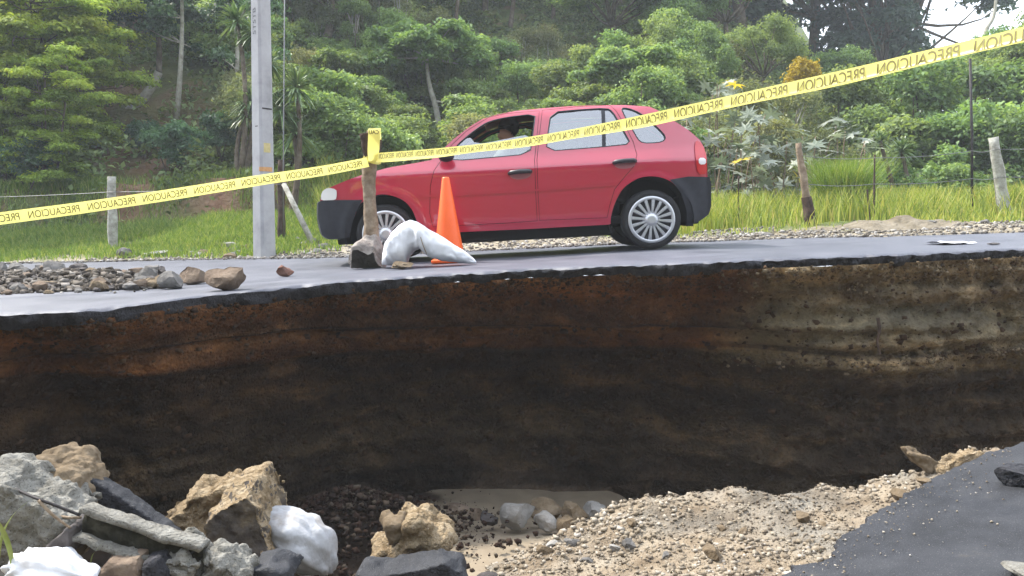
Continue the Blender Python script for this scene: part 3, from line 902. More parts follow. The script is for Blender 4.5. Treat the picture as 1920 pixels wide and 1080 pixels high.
# left verge: short lush grass
x, y, u = frustum_xy(140000, 11.5, 17.4, -120, 640)
d = y - yfar(x)
dens = 0.55 + 0.6 * fbm(np.stack([x * 1.1, y * 1.1, x * 0], -1), 3, 55)
dens = dens * smooth01((d - 0.35) / 1.0) * (1 - 0.85 * bareness(x, y)) * np.where(u > 540, 0.8, 1)
keep = (rng.random(len(x)) < dens)
x, y = x[keep], y[keep]
H = 0.05 + 0.13 * rng.random(len(x)) * (0.7 + 0.6 * smooth01((y - 14.5) / 1.5))
tag(obj('verge_grass', blades_mesh('verge_grass', np.stack([x, y, terrain_z(x, y) - 0.01], -1), H, 0.016, M['grass_lush'], rng, 0.5)), 'short lush grass on the verge behind the utility pole', 'grass', kind='stuff')
# right verge: taller yellow green grass
x, y, u = frustum_xy(90000, 11.6, 17.5, 600, 2080)
d = y - yfar(x)
dens = (0.6 + 0.6 * fbm(np.stack([x * 1.0, y * 1.0, x * 0], -1), 3, 56)) * smooth01((d - 0.8) / 1.2)
keep = (rng.random(len(x)) < dens)
x, y = x[keep], y[keep]
H = (0.08 + 0.34 * smooth01((y - yfar(x) - 1.2) / 1.6)) * (0.6 + 0.8 * rng.random(len(x)))
tag(obj('roadside_grass', blades_mesh('roadside_grass', np.stack([x, y, terrain_z(x, y) - 0.01], -1), H, 0.018, M['grass_dry'], rng, 0.4)), 'tall yellow green grass behind the gravel shoulder', 'grass', kind='stuff')

def leaf_quads(P, Nrm, Dr, L, Wd, fold=0.18):
    """folded four-corner leaves"""
    S = np.cross(Nrm, Dr)
    S /= np.linalg.norm(S, axis=1, keepdims=True) + 1e-9
    L = np.asarray(L)[:, None]; Wd = np.asarray(Wd)[:, None]
    a = P - Dr * L * 0.5
    b_ = P + S * Wd * 0.5 + Nrm * Wd * fold + Dr * L * 0.05
    c = P + Dr * L * 0.5 - Nrm * L * 0.12
    d_ = P - S * Wd * 0.5 + Nrm * Wd * fold + Dr * L * 0.05
    Vv = np.stack([a, b_, c, d_], 1).reshape(-1, 3)
    Ff = np.arange(len(P) * 4).reshape(-1, 4)
    return Vv, Ff

def unit(v):
    return v / (np.linalg.norm(v, axis=-1, keepdims=True) + 1e-9)

def rand_leaf_frames(n, outward, rng, upb=0.7, jit=0.7):
    Nn = unit(outward * 0.6 + np.array([0, 0, upb]) + rng.normal(0, jit, (n, 3)))
    Dd = rng.normal(0, 1, (n, 3)) + outward * 0.7 + np.array([0, 0, -0.35])
    Dd = unit(Dd - Nn * np.sum(Dd * Nn, 1, keepdims=True))
    return Nn, Dd

# undergrowth over the slope
x, y, u = frustum_xy(240000, 16.2, 44)
den = 0.62 + 0.7 * fbm(np.stack([x * 0.7, y * 0.7, x * 0], -1), 3, 66)
den = den * (1 - 0.97 * bareness(x, y))
keep = rng.random(len(x)) < den
x, y = x[keep], y[keep]
hh = np.maximum(0, 0.25 + 0.55 * fbm(np.stack([x * 1.3, y * 1.3, x * 0 + 2], -1), 3, 67))
z = terrain_z(x, y) + hh * rng.random(len(x)) ** 0.6 + 0.02
P = np.stack([x, y, z], -1)
Nn, Dd = rand_leaf_frames(len(x), np.zeros((len(x), 3)), rng, 0.9, 0.7)
L = (0.07 + 0.09 * rng.random(len(x))) * (0.7 + y / 40)
Vv, Ff = leaf_quads(P, Nn, Dd, L, L * 0.55)
tn = np.clip(0.45 + 0.35 * fbm(np.stack([x * 0.5, y * 0.5, x * 0 + 7], -1), 2, 68) + rng.normal(0, 0.2, len(x)), 0, 1)
tag(obj('undergrowth', np_mesh('undergrowth', Vv, Ff, M['undergrowth'], False, attrs={'tint': ('FACE', tn)})), 'low leafy undergrowth covering the hillside', 'undergrowth', kind='stuff')

# ------------------------------------------------------------------ trees and plants
def clump_crown(clumps, n_total, L, wr, rng, upb=0.7, jit=0.7, shell=0.55, tint_noise=0.6, seed=0):
    """clumps: (centre, (rx, ry, rz)); leaves sit in the outer shell of each clump"""
    area = np.array([(r[0] * r[1] + r[0] * r[2] + r[1] * r[2]) for _, r in clumps])
    cnt = np.maximum(8, (n_total * area / area.sum()).astype(int))
    P, O, T = [], [], []
    for (c, r), k in zip(clumps, cnt):
        dirs = unit(rng.normal(0, 1, (k, 3)))
        dirs[:, 2] = np.where(dirs[:, 2] < -0.3, -dirs[:, 2], dirs[:, 2])
        rad = shell + (1 - shell) * rng.random(k) ** 0.6
        rad *= 1 + 0.42 * vnoise(dirs * 2.6 + np.array(c) * 3.1, seed) + 0.15 * vnoise(dirs * 6 + np.array(c) * 5, seed + 1)
        stray = rng.random(k) < 0.05
        rad[stray] *= 1.25
        P.append(np.array(c) + dirs * rad[:, None] * np.array(r))
        O.append(dirs)
        T.append(np.full(k, rng.normal(0, 0.16)))
    P = np.concatenate(P); O = np.concatenate(O); T = np.concatenate(T)
    Nn, Dd = rand_leaf_frames(len(P), O, rng, upb, jit)
    Ls = L * (0.6 + 0.8 * rng.random(len(P)))
    Vv, Ff = leaf_quads(P, Nn, Dd, Ls, Ls * wr)
    t = np.clip(0.5 + T + rng.normal(0, 0.18, len(P)) + tint_noise * 0.2 * vnoise(P * 1.2, seed + 3), 0, 1)
    return Vv, Ff, t

def limb(p0, p1, rng, sag=0.15, n=6):
    p0, p1 = np.asarray(p0, float), np.asarray(p1, float)
    m = (p0 + p1) / 2 + rng.normal(0, 0.12, 3) * np.linalg.norm(p1 - p0) + np.array([0, 0, -sag * np.linalg.norm(p1 - p0) * 0.3])
    t = np.linspace(0, 1, n)[:, None]
    return list((1 - t) ** 2 * p0 + 2 * t * (1 - t) * m + t * t * p1)

PROTO = {}
def make_proto(kind, variant):
    r = np.random.default_rng(1000 + 37 * variant + sum(ord(c) for c in kind))
    clumps, limbs = [], []
    bark = M['bark']
    if kind == 'feathery':                     # light sprays on thin leaning stems
        h = 4.3
        tops = []
        for k in range(4):
            a = r.uniform(0, 6.28); top_ = np.array([math.cos(a) * r.uniform(0.5, 1.3), math.sin(a) * r.uniform(0.4, 1.0), h * r.uniform(0.75, 1.0)])
            base = np.array([math.cos(a) * 0.25, math.sin(a) * 0.25, -0.3])
            path = limb(base, top_, r, -0.3, 8)
            limbs.append((path, np.linspace(0.045, 0.010, 8)))
            for q in range(17):
                c0 = path[r.integers(1, 8)]
                ang = r.uniform(0, 6.28); ln = r.uniform(0.4, 1.4)
                c1 = c0 + np.array([math.cos(ang) * ln, math.sin(ang) * ln, r.uniform(-0.1, 0.35)])
                limbs.append((limb(c0, c1, r, 0.1, 4), np.linspace(0.018, 0.005, 4)))
                rr = r.uniform(0.32, 0.62)
                clumps.append((c1, (rr, rr, rr * 0.42)))
        data = clump_crown(clumps, 30000, 0.115, 0.40, r, 0.9, 0.5, 0.15, 0.6, variant)
        leaf, bark = M['leaf_feathery'], M['bark']
    elif kind == 'broad':                      # domed crown, clumped, forked trunk
        h, R0 = 4.6, 2.1
        fork = np.array([r.normal(0, .15), r.normal(0, .15), 1.9])
        limbs.append((limb((0, 0, -0.3), fork, r, 0, 6), np.linspace(0.15, 0.10, 6)))
        for q in range(30):
            a, e = r.uniform(0, 6.28), r.uniform(0.05, 1.0)
            rad = R0 * math.sqrt(1 - (e * 0.9) ** 2) * r.uniform(0.55, 1.05)
            c = np.array([math.cos(a) * rad, math.sin(a) * rad, 2.7 + e * 1.8 * r.uniform(0.7, 1.1)])
            rr = r.uniform(0.45, 0.85)
            clumps.append((c, (rr, rr, rr * 0.78)))
            if q % 2 == 0:
                limbs.append((limb(fork, c, r, 0.1, 5), np.linspace(0.06, 0.012, 5)))
        data = clump_crown(clumps, 21000, 0.12, 0.5, r, 0.7, 0.8, 0.22, 0.6, variant)
        leaf = M['leaf_broad']
    elif kind == 'dark':                       # tall dark forest tree
        h, R0 = 9.5, 3.2
        tr = limb((0, 0, -0.4), (r.normal(0, .3), r.normal(0, .3), 6.5), r, 0, 8)
        limbs.append((tr, np.linspace(0.26, 0.10, 8)))
        for q in range(42):
            a = r.uniform(0, 6.28); zz_ = r.uniform(0.32, 1.0)
            rad = R0 * math.sqrt(max(0.04, 1 - ((zz_ - 0.6) / 0.5) ** 2)) * r.uniform(0.35, 1.05)
            c = np.array([math.cos(a) * rad, math.sin(a) * rad, zz_ * h])
            rr = r.uniform(0.6, 1.15)
            clumps.append((c, (rr, rr, rr * 0.6)))
            limbs.append((limb(tr[r.integers(3, 8)], c, r, 0.15, 5), np.linspace(0.07, 0.015, 5)))
        data = clump_crown(clumps, 19000, 0.24, 0.5, r, 0.7, 0.7, 0.45, 0.6, variant)
        leaf = M['leaf_dark']
    elif kind in ('bush', 'bright', 'scrub', 'glossy'):
        nc = {'bush': 16, 'bright': 18, 'scrub': 16, 'glossy': 12}[kind]
        for q in range(nc):
            a = r.uniform(0, 6.28); e = r.uniform(0, 1)
            rad = 0.95 * math.sqrt(max(0.05, 1 - (e * 0.85) ** 2)) * r.uniform(0.3, 1.05)
            c = np.array([math.cos(a) * rad, math.sin(a) * rad, 0.30 + e * 1.35])
            rr = r.uniform(0.28, 0.52)
            clumps.append((c, (rr, rr, rr * (0.9 if kind != 'bright' else 0.75))))
            if q % 2 == 0:
                limbs.append((limb((r.normal(0, .08), r.normal(0, .08), -0.25), c, r, -0.1, 5), np.linspace(0.03, 0.008, 5)))
        L, wr, n = {'bush': (0.10, 0.5, 6800), 'bright': (0.115, 0.55, 6000), 'scrub': (0.08, 0.45, 6500), 'glossy': (0.15, 0.42, 4200)}[kind]
        data = clump_crown(clumps, n, L, wr, r, 0.7, 0.8, 0.2, 0.6, variant)
        leaf = M['leaf_' + {'bush': 'broad', 'bright': 'bright', 'scrub': 'scrub', 'glossy': 'glossy'}[kind]]
        if kind == 'scrub': bark = M['bark_pale']
    elif kind == 'sapling':                    # slim pale trunk, sparse tufts
        tp = np.array([r.normal(0, 0.25), r.normal(0, 0.2), 5.0])
        tr = limb((0, 0, -0.3), tp, r, 0, 9)
        limbs.append((tr, np.linspace(0.085, 0.02, 9)))
        for q in range(16):
            i = r.integers(3, 9); a = r.uniform(0, 6.28); ln = r.uniform(0.35, 1.1)
            c = tr[i] + np.array([math.cos(a) * ln, math.sin(a) * ln, r.uniform(0.0, 0.5)])
            limbs.append((limb(tr[i], c, r, 0.1, 4), np.linspace(0.022, 0.006, 4)))
            rr = r.uniform(0.28, 0.5)
            clumps.append((c, (rr, rr, rr * 0.7)))
        data = clump_crown(clumps, 4200, 0.14, 0.42, r, 0.6, 0.8, 0.2, 0.6, variant)
        leaf, bark = M['leaf_glossy'], M['bark_pale']
    elif kind == 'golden':
        for q in range(12):
            d = unit(r.normal(0, 1, 3)) * 0.22
            clumps.append((np.array([d[0], d[1], 3.4 + d[2] * 1.2]), (0.24, 0.24, 0.28)))
        limbs.append((limb((0, 0, -0.3), (0, 0, 3.3), r, 0, 6), np.linspace(0.07, 0.03, 6)))
        data = clump_crown(clumps, 4200, 0.07, 0.5, r, 0.6, 0.8, 0.6, 0.5, variant)
        leaf, bark = M['leaf_golden'], M['bark_pale']
    Vv, Ff, t = data
    crown = np_mesh(kind + '_crown', Vv, Ff, leaf, False, attrs={'tint': ('FACE', t)})
    trunk = tubes_mesh(kind + '_trunk', limbs, bark, 6)
    return trunk, crown

def plant(kind, variant, name, label, cat, x, y, s=1.0, rz=0.0, group=None, sz=None, dz=0.0, lean=(0, 0), zb=None):
    key = (kind, variant)
    if key not in PROTO:
        PROTO[key] = make_proto(kind, variant)
    tm, cm = PROTO[key]
    z = (float(terrain_z(np.array([x]), np.array([y]))[0]) if zb is None else zb) + dz
    e = thing(name, label, cat, (x, y, z), (lean[0], lean[1], rz), group)
    e.scale = (s, s, sz or s)
    obj('trunk', tm, e)
    obj('crown', cm, e)
    return e

def ux(u, y):
    return (u - 960) / F_PX * y

R_ = random.Random(5)
# feathery light trees filling the left of the hillside
for i, (u, y, s) in enumerate([(-50, 17.3, 0.9), (35, 17.9, 0.95), (115, 18.6, 0.92), (160, 20.8, 0.98), (60, 21.2, 1.05), (15, 24.0, 1.1), (150, 25, 1.0), (90, 17.1, 0.6)]):
    plant('feathery', i % 3, 'feathery_tree', 'feathery light yellow green tree with thin pale stems on the bank', 'tree', ux(u, y), y, s, R_.uniform(0, 6.28), 'feathery trees beside the red bank')
# slim trees on the red bank
plant('sapling', 0, 'slim_tree', 'slim pale trunked tree standing upright above the glossy shrub', 'tree', ux(335, 20.5), 20.5, 0.80, 0.6)
plant('sapling', 1, 'slim_tree', 'slim tree with tufted leaves close beside the spiky palm-like plants', 'tree', ux(430, 20), 20.0, 0.85, 2.6)
# leaning pale trunk
y0 = 21.0
b0 = W(238, 250, y0); zb = float(terrain_z(np.array([b0.x]), np.array([y0]))[0])
lean_t = thing('leaning_tree', 'leaning pale trunk with a dark upright limb on the red bank', 'tree', (b0.x, y0, zb))
pA = np.array([0, 0, -0.2]); pB = np.array(W(298, 135, y0 - 0.1)) - np.array([b0.x, y0, zb]); pC = np.array(W(288, 20, y0)) - np.array([b0.x, y0, zb])
obj('trunk', tube_mesh('leaning_trunk', catmull([pA, (pA + pB) / 2 + np.array([0.07, 0, -0.05]), pB], 6), np.linspace(0.13, 0.09, 13), M['bark_pale'], 8), lean_t)
obj('limb', tube_mesh('dark_limb', catmull([pB, (pB + pC) / 2 + np.array([0.06, 0, 0]), pC], 6), np.linspace(0.075, 0.05, 13), M['bark'], 8), lean_t)
rr_ = np.random.default_rng(3)
cl = [(pC + rr_.normal(0, 0.5, 3) * np.array([1, 1, 0.5]), (0.45, 0.45, 0.3)) for _ in range(9)]
Vv, Ff, t = clump_crown(cl, 3600, 0.13, 0.45, rr_, 0.7, 0.7, 0.3)
obj('crown', np_mesh('leaning_crown', Vv, Ff, M['leaf_dark'], attrs={'tint': ('FACE', t)}), lean_t)
# glossy shrubs at the foot of the bank
for i, (u, y, s, lab) in enumerate([(322, 17.9, 0.62, 'rounded glossy dark green shrub below the slim upright tree'), (275, 18.8, 0.42, 'small dark green shrub at the foot of the leaning trunk'),
                                    (55, 16.9, 0.55, 'low dark green shrub under the feathery trees'), (420, 18.6, 0.5, 'glossy green shrub under the spiky plants beside the pole')]):
    plant('glossy', i % 2, 'glossy_shrub', lab, 'shrub', ux(u, y), y, s, R_.uniform(0, 6.28))

# central broad tree with pale trunk, and pale bare trunks
def bare_trunk(name, label, pts, Y, r0):
    P0 = np.array(W(*pts[0], Y)); zb = float(terrain_z(np.array([P0[0]]), np.array([Y]))[0])
    base = np.array([P0[0], Y, min(zb, P0[2])])
    e = thing(name, label, 'tree', tuple(base))
    path = [np.array([0, 0, -0.15])] + [np.array(W(u, v, Y)) - base for u, v in pts[1:]]
    path = catmull(path, 5)
    obj('trunk', tube_mesh('bare_trunk', path, np.linspace(r0, r0 * 0.45, len(path)), M['bark_pale'], 8), e)
    return e, path, base
y = 22.5
e, path, base = bare_trunk('pale_tree', 'pale forked trunk carrying a broad bright green crown behind the car', [(826, 238), (818, 205), (808, 170), (802, 140), (800, 105)], y, 0.085)
obj('branch', tube_mesh('branch', [path[7], np.array(W(830, 192, y)) - base, np.array(W(846, 178, y)) - base], [0.045, 0.03, 0.015], M['bark_pale'], 6), e)
rr_ = np.random.default_rng(13)
cl = []
for q in range(34):
    a = rr_.uniform(0, 6.28); ee = rr_.uniform(0, 1)
    rad = 1.42 * math.sqrt(1 - (0.85 * ee) ** 2) * rr_.uniform(0.3, 1.02)
    cc = np.array(W(803, 128, y)) - base + np.array([math.cos(a) * rad, math.sin(a) * rad * 0.8, ee * 1.0])
    cl.append((cc, (0.42, 0.42, 0.24)))
    if q % 3 == 0:
        obj('branch', tube_mesh('branch', limb(path[-1], cc, rr_, 0.1, 5), np.linspace(0.035, 0.01, 5), M['bark_pale'], 5), e)
Vv, Ff, t = clump_crown(cl, 13000, 0.12, 0.5, rr_, 0.8, 0.6, 0.4)
obj('crown', np_mesh('broad_crown', Vv, Ff, M['leaf_bright'], attrs={'tint': ('FACE', t)}), e)
y = 21.5
e, path, base = bare_trunk('pale_tree', 'thin pale crooked trunk rising behind the car roof', [(1163, 235), (1166, 190), (1174, 165), (1171, 140), (1152, 122)], y, 0.05)
cl = [(np.array(W(1160, 112, y)) - base + rr_.normal(0, 1, 3) * np.array([0.6, 0.5, 0.22]), (0.36, 0.36, 0.2)) for _ in range(14)]
Vv, Ff, t = clump_crown(cl, 5200, 0.11, 0.5, rr_, 0.8, 0.6, 0.4)
obj('crown', np_mesh('small_crown', Vv, Ff, M['leaf_broad'], attrs={'tint': ('FACE', t)}), e)

# thicket on the centre of the slope: individuals by jittered grid
LBL = {'bush': ('leafy_bush', 'rounded green bush in the thicket on the slope', 'bush'),
       'bright': ('bright_bush', 'bright yellow green bush in the thicket on the slope', 'bush'),
       'scrub': ('scrub_bush', 'dull olive scrub bush in the thicket on the slope', 'bush'),
       'broad': ('bushy_tree', 'tree with a domed crown on the slope', 'tree'),
       'dark': ('dark_tree', 'tall dark blue green forest tree at the top of the slope', 'tree')}
taken = []
def scatter(kind, n, umin, umax, y0, y1, smin, smax, gap, avoid=None, label=None, group=None):
    nm, lb, ct = LBL[kind]
    tries = 0; placed = 0
    while placed < n and tries < n * 40:
        tries += 1
        y = R_.uniform(y0, y1); u = R_.uniform(umin, umax); x = ux(u, y)
        if any((x - a) ** 2 + (y - b) ** 2 < gap * gap for a, b in taken):
            continue
        if avoid and avoid(u, y):
            continue
        if bareness(np.array([x]), np.array([y]))[0] > 0.35:
            continue
        taken.append((x, y)); placed += 1
        zone = 'beside the spiky plants' if u < 640 else 'left of the forked tree' if u < 790 else 'round the forked tree' if u < 960 else 'right of the forked tree' if u < 1140 else 'by the crooked trunk'
        up_ = 'low on' if y < 20.5 else 'halfway up' if y < 24 else 'high on'
        lb2 = label or (lb.replace('in the thicket on the slope', 'on the slope').replace('on the slope', f'{up_} the slope {zone}') if kind != 'dark' else lb)
        plant(kind, placed % 3, nm, lb2, ct, x, y, R_.uniform(smin, smax), R_.uniform(0, 6.28), group or (nm.replace('_', ' ') + ' group ' + (lb2.split(' slope ')[-1] if ' slope ' in lb2 else '') + ' ' + up_), sz=R_.uniform(smin, smax))
clear = lambda u, y: (770 < u < 870 and y < 22.4) or (u < 480 and y < 22)
scatter('bush', 34, 500, 1330, 17.3, 26, 0.55, 0.95, 0.85, clear)
scatter('bright', 30, 520, 1330, 17.2, 25, 0.5, 0.9, 0.8, clear)
scatter('scrub', 22, 480, 1400, 18, 27, 0.6, 1.0, 0.85, clear)
scatter('broad', 16, 520, 1330, 25, 34, 0.6, 0.95, 1.6, clear)
scatter('bush', 14, 380, 700, 22, 30, 0.8, 1.2, 1.0)
scatter('dark', 9, 480, 1300, 34, 41, 0.75, 1.05, 2.6)
scatter('broad', 6, 200, 480, 24, 30, 0.8, 1.05, 1.6, None, 'green tree with a domed crown above the red bank', 'trees above the red bank')
scatter('dark', 5, -60, 480, 27, 35, 0.7, 0.95, 2.2, None, 'dark green forest tree above the red bank', 'dark trees above the red bank')
# dark tree mass behind the spiky plants
for u, y, s in [(600, 25, 0.55), (545, 26.5, 0.6)]:
    plant('dark', R_.randrange(3), 'dark_tree', 'dark leafy tree crowding behind the spiky plants', 'tree', ux(u, y), y, s, R_.uniform(0, 6), 'dark trees behind the spiky plants')

# right: tall dark trees against the sky, mid trees, roadside shrubs
for i, (u, y, s) in enumerate([(1390, 35, 1.0), (1500, 37, 1.12), (1610, 36, 1.05), (1705, 39, 1.12), (1290, 37, 0.95)]):
    plant('dark', i % 3, 'dark_tree', 'tall dark blue green tree rising against the white sky', 'tree', ux(u, y), y, s, R_.uniform(0, 6.28), 'tall dark trees against the sky')
for i, (u, y, s) in enumerate([(1420, 25, 0.55), (1570, 27, 0.60), (1690, 30, 0.60), (1800, 25, 0.62), (1905, 26, 0.80), (1990, 24, 0.9), (1640, 23.5, 0.5), (1345, 28, 0.72), (1850, 31, 0.75), (1760, 35, 0.72), (2010, 30, 0.8), (1960, 30, 0.7)]):
    plant('broad', i % 3, 'bushy_tree', 'bushy green tree standing back from the right fence', 'tree', ux(u, y), y, s, R_.uniform(0, 6.28), 'bushy trees behind the right fence')
for i, (u, y, s, k) in enumerate([(1700, 19, 1.05, 'bright'), (1765, 18.4, 1.0, 'bush'), (1840, 18.8, 1.12, 'bright'), (1905, 18, 1.05, 'bush'), (1960, 19, 1.2, 'bright'), (1640, 20, 1.1, 'bush'), (1720, 21.5, 1.35, 'bush'),
                                  (1860, 21.5, 1.4, 'bright'), (1800, 16.9, 0.5, 'bright'), (1690, 17.1, 0.5, 'bush'), (1930, 21.5, 1.5, 'bush'), (1545, 19.5, 0.9, 'scrub'), (1590, 21.5, 1.2, 'bush')]):
    plant(k, i % 3, 'roadside_shrub', {'bright': 'bright yellow green', 'bush': 'deeper green rounded', 'scrub': 'dull olive twiggy'}[k] + (' tall' if s > 1.08 else ' low' if s < 0.7 else '') + ' shrub in the hedge behind the right fence', 'shrub', ux(u, y), y, s, R_.uniform(0, 6.28), 'shrubs behind the right fence')
for i, (u, y, s) in enumerate([(1350, 17.6, 0.85), (1420, 18, 0.95), (1480, 17.5, 0.72), (1300, 18.4, 0.9), (1385, 20, 1.1), (1460, 20.5, 1.15)]):
    plant('scrub', i % 3, 'scrub_bush', 'dull olive scrub tangled among the large pale leaves', 'bush', ux(u, y), y, s, R_.uniform(0, 6.28), 'scrub among the pale leaves')
yy = 21.0
g_ = plant('golden', 0, 'golden_treetop', 'small round golden yellow leafy ball on a thin stem', 'tree', ux(1495, yy), yy, 1.0, 0, sz=1.0)
zt = W(1495, 150, yy).z
g_.location.z = zt - 3.4
gz = float(terrain_z(np.array([ux(1495, yy)]), np.array([yy]))[0])
if g_.location.z > gz:
    k = (zt - gz) / 3.4
    g_.location.z = gz; g_.scale.z = k
# bare curved dead branch against the sky
y = 27.0
Pb = np.array(W(1842, 92, y)); zb = float(terrain_z(np.array([Pb[0]]), np.array([y]))[0])
e = thing('dead_tree', 'bare grey curved branch standing up against the white sky', 'tree', (Pb[0], y, zb))
bp_ = [np.array([0.1, 0, -0.2]), np.array([0.05, 0, 2.0])] + [np.array(W(u, v, y)) - np.array([Pb[0], y, zb]) for u, v in [(1843, 95), (1850, 55), (1864, 28), (1869, -25)]]
bp_ = catmull(bp_, 5)
obj('trunk', tube_mesh('dead_trunk', bp_, np.linspace(0.11, 0.035, len(bp_)), M['bark_pale'], 7), e)

# large pale leaves on crooked stems (each leaf an object)
def lobed_leaf():
    V = [(0, 0, 0.0)]
    nl = 7
    for k in range(nl):
        a = math.radians(-125 + 250 * k / (nl - 1))
        ln = 1.0 - 0.28 * abs(k - 3) / 3
        for da, r in ((-0.26, 0.42), (0, ln), (0.26, 0.42)):
            aa = a + da
            V.append((r * math.sin(aa), r * math.cos(aa), 0.10 * r - 0.22 * r * r))
    Fs = []
    for k in range(nl):
        o = 1 + k * 3
        Fs.append((0, o, o + 1, o + 2))
        if k < nl - 1:
            Fs.append((0, o + 2, o + 3))
    return V, Fs
lv, lf = lobed_leaf()
LEAF = []
for tn in (0.25, 0.6, 0.95):
    me = py_mesh('pale_leaf', lv, lf, M['leaf_silver'])
    a_ = me.attributes.new('tint', 'FLOAT', 'FACE')
    a_.data.foreach_set('value', np.full(len(me.polygons), tn, dtype=np.float32))
    LEAF.append(me)
golden_leaf = py_mesh('golden_leaf', lv, lf, M['leaf_golden'])
a_ = golden_leaf.attributes.new('tint', 'FLOAT', 'FACE'); a_.data.foreach_set('value', np.full(len(golden_leaf.polygons), 1.0, dtype=np.float32))
for i, (u, vt, y, nlv) in enumerate([(1262, 190, 16.2, 27), (1312, 172, 16.6, 30), (1365, 160, 16.4, 33), (1400, 205, 15.6, 24), (1345, 250, 15.3, 21), (1450, 240, 16.2, 24), (1500, 236, 15.8, 27), (1550, 232, 16.4, 24), (1600, 240, 16.6, 12), (1425, 300, 15.2, 15)]):
    x = ux(u, y); zb = float(terrain_z(np.array([x]), np.array([y]))[0]); H = W(u, vt, y).z - zb
    e = thing('large_leaved_plant', 'tall plant with large pale lobed leaves on crooked stems', 'plant', (x, y, zb), group='large pale leaved plants behind the car')
    for sidx in range(3):
        tp = np.array([R_.uniform(-0.35, 0.35), R_.uniform(-0.3, 0.3), H * R_.uniform(0.8, 1.0)])
        pth = limb((R_.uniform(-.12, .12), 0, -0.1), tp, np.random.default_rng(i * 5 + sidx), 0.0, 7)
        obj('stem', tube_mesh('stem', pth, np.linspace(0.02, 0.008, 7), M['wood'], 6), e)
        for q in range(nlv // 3):
            pt = pth[-1] if q < 2 else pth[R_.randrange(2, 7)]
            off = Vector((R_.uniform(-0.3, 0.3), R_.uniform(-0.3, 0.1), R_.uniform(-0.2, 0.1)))
            gl = R_.random() < 0.03
            obj('leaf', golden_leaf if gl else LEAF[R_.randrange(3)], e, loc=Vector(pt) + off, rot=(R_.uniform(-0.2, 1.1), R_.uniform(-0.5, 0.5), R_.uniform(0, 6.28)), scale=[R_.uniform(0.18, 0.31)] * 3)

# spiky palm-like plants behind the utility pole
def rosette(n, L, w, r):
    V, Fs, T = [], [], []
    for k in range(n):
        a = r.uniform(0, 6.283); el = r.uniform(-0.6, 1.35)
        d = np.array([math.cos(a) * math.cos(el), math.sin(a) * math.cos(el), math.sin(el)])
        s = np.cross(d, [0, 0, 1.0]); s /= np.linalg.norm(s) + 1e-9
        ln = L * r.uniform(0.75, 1.1)
        o = len(V)
        for t, ww in ((0.03, 0.5), (0.4, 1.0), (0.75, 0.7), (1.0, 0.06)):
            c = d * ln * t + np.array([0, 0, -0.30 * ln * t ** 2.4])
            V += [c - s * w * ww / 2, c + s * w * ww / 2]
        for q in range(3):
            Fs.append((o + 2 * q, o + 2 * q + 1, o + 2 * q + 3, o + 2 * q + 2)); T.append(r.uniform(0, 1))
    me = py_mesh('rosette', V, Fs, M['leaf_yucca'])
    a_ = me.attributes.new('tint', 'FLOAT', 'FACE'); a_.data.foreach_set('value', np.array(T, dtype=np.float32))
    return me
ROS = [rosette(110, 0.62, 0.05, np.random.default_rng(k + 40)) for k in range(3)]
def spiky(label, u0, y, heads):
    x = ux(u0, y); zb = float(terrain_z(np.array([x]), np.array([y]))[0])
    e = thing('spiky_plant', label, 'plant', (x, y, zb))
    for k, (u, v, s) in enumerate(heads):
        p = np.array(W(u, v, y + R_.uniform(-0.25, 0.25))) - np.array([x, y, zb])
        pth = limb((R_.uniform(-0.1, 0.1), 0, -0.15), p, np.random.default_rng(k + 80), 0.0, 7)
        obj('stem', tube_mesh('stem', pth, np.linspace(0.06, 0.035, 7), M['bark'], 6), e)
        obj('rosette', ROS[k % 3], e, loc=p, rot=(0, 0, R_.uniform(0, 6.28)), scale=[s] * 3)
spiky('spiky palm-like plant with several leaf rosettes just behind the concrete pole', 540, 15.8, [(556, 165, 0.95), (553, 252, 0.95), (528, 205, 0.9), (505, 120, 0.8)])
spiky('spiky palm-like plant with narrow leaves uphill of the concrete pole', 455, 17.2, [(445, 40, 0.9), (478, 62, 0.9), (470, 190, 0.8), (462, 215, 0.7)])
spiky('small spiky plant growing in the hedge behind the right fence', 1695, 17.0, [(1690, 285, 0.75), (1650, 265, 0.5)])
# tall grass clump
x = ux(1578, 14.4); zb = float(terrain_z(np.array([x]), np.array([14.4]))[0])
r = np.random.default_rng(9)
n = 2600
a = r.random(n) * 6.283; rad = 0.34 * np.sqrt(r.random(n))
th = r.random(n) * 6.283
P = np.stack([rad * np.cos(a), rad * np.sin(a), np.zeros(n)], -1)
tuft = obj('tall_grass_clump', blades_mesh('tall_grass_clump', P, 0.55 + 0.55 * r.random(n), 0.016, M['grass_lush'], r, 0.55), loc=(x, 14.4, zb))
tag(tuft, 'tall fountain-like clump of bright green grass behind the burnt post', 'grass clump')

# wooded slope on the camera's side of the valley (what the car's flank and the trench wall face)
bx_ = np.linspace(-70, 70, 60); by_ = np.linspace(-60, -5, 40)
BX, BY = np.meshgrid(bx_, by_, indexing='ij')
near_slope = lambda x, y: -1.5 + 0.72 * np.maximum(0, -y - 6.0) + 0.6 * fbm(np.stack([x * 0.2, y * 0.2, x * 0], -1).reshape(-1, 3), 3, 88).reshape(x.shape)
BZ = np.minimum(near_slope(BX, BY), 22)
tag(obj('wooded_slope', np_mesh('wooded_slope', np.stack([BX, BY, BZ], -1).reshape(-1, 3), grid_faces(60, 40), M['hill_dark'], True)), kind='structure')
for i in range(18):
    x = -34 + 4.0 * i + R_.uniform(-1, 1); y = -11 - 6 * (i % 2) + R_.uniform(-1, 1)
    plant('dark', i % 3, 'dark_tree', 'dark forest tree on the slope behind the viewer', 'tree', x, y, R_.uniform(0.8, 1.0), R_.uniform(0, 6.28), 'dark trees on the near side of the valley', zb=float(near_slope(np.array([x]), np.array([y]))[0]))

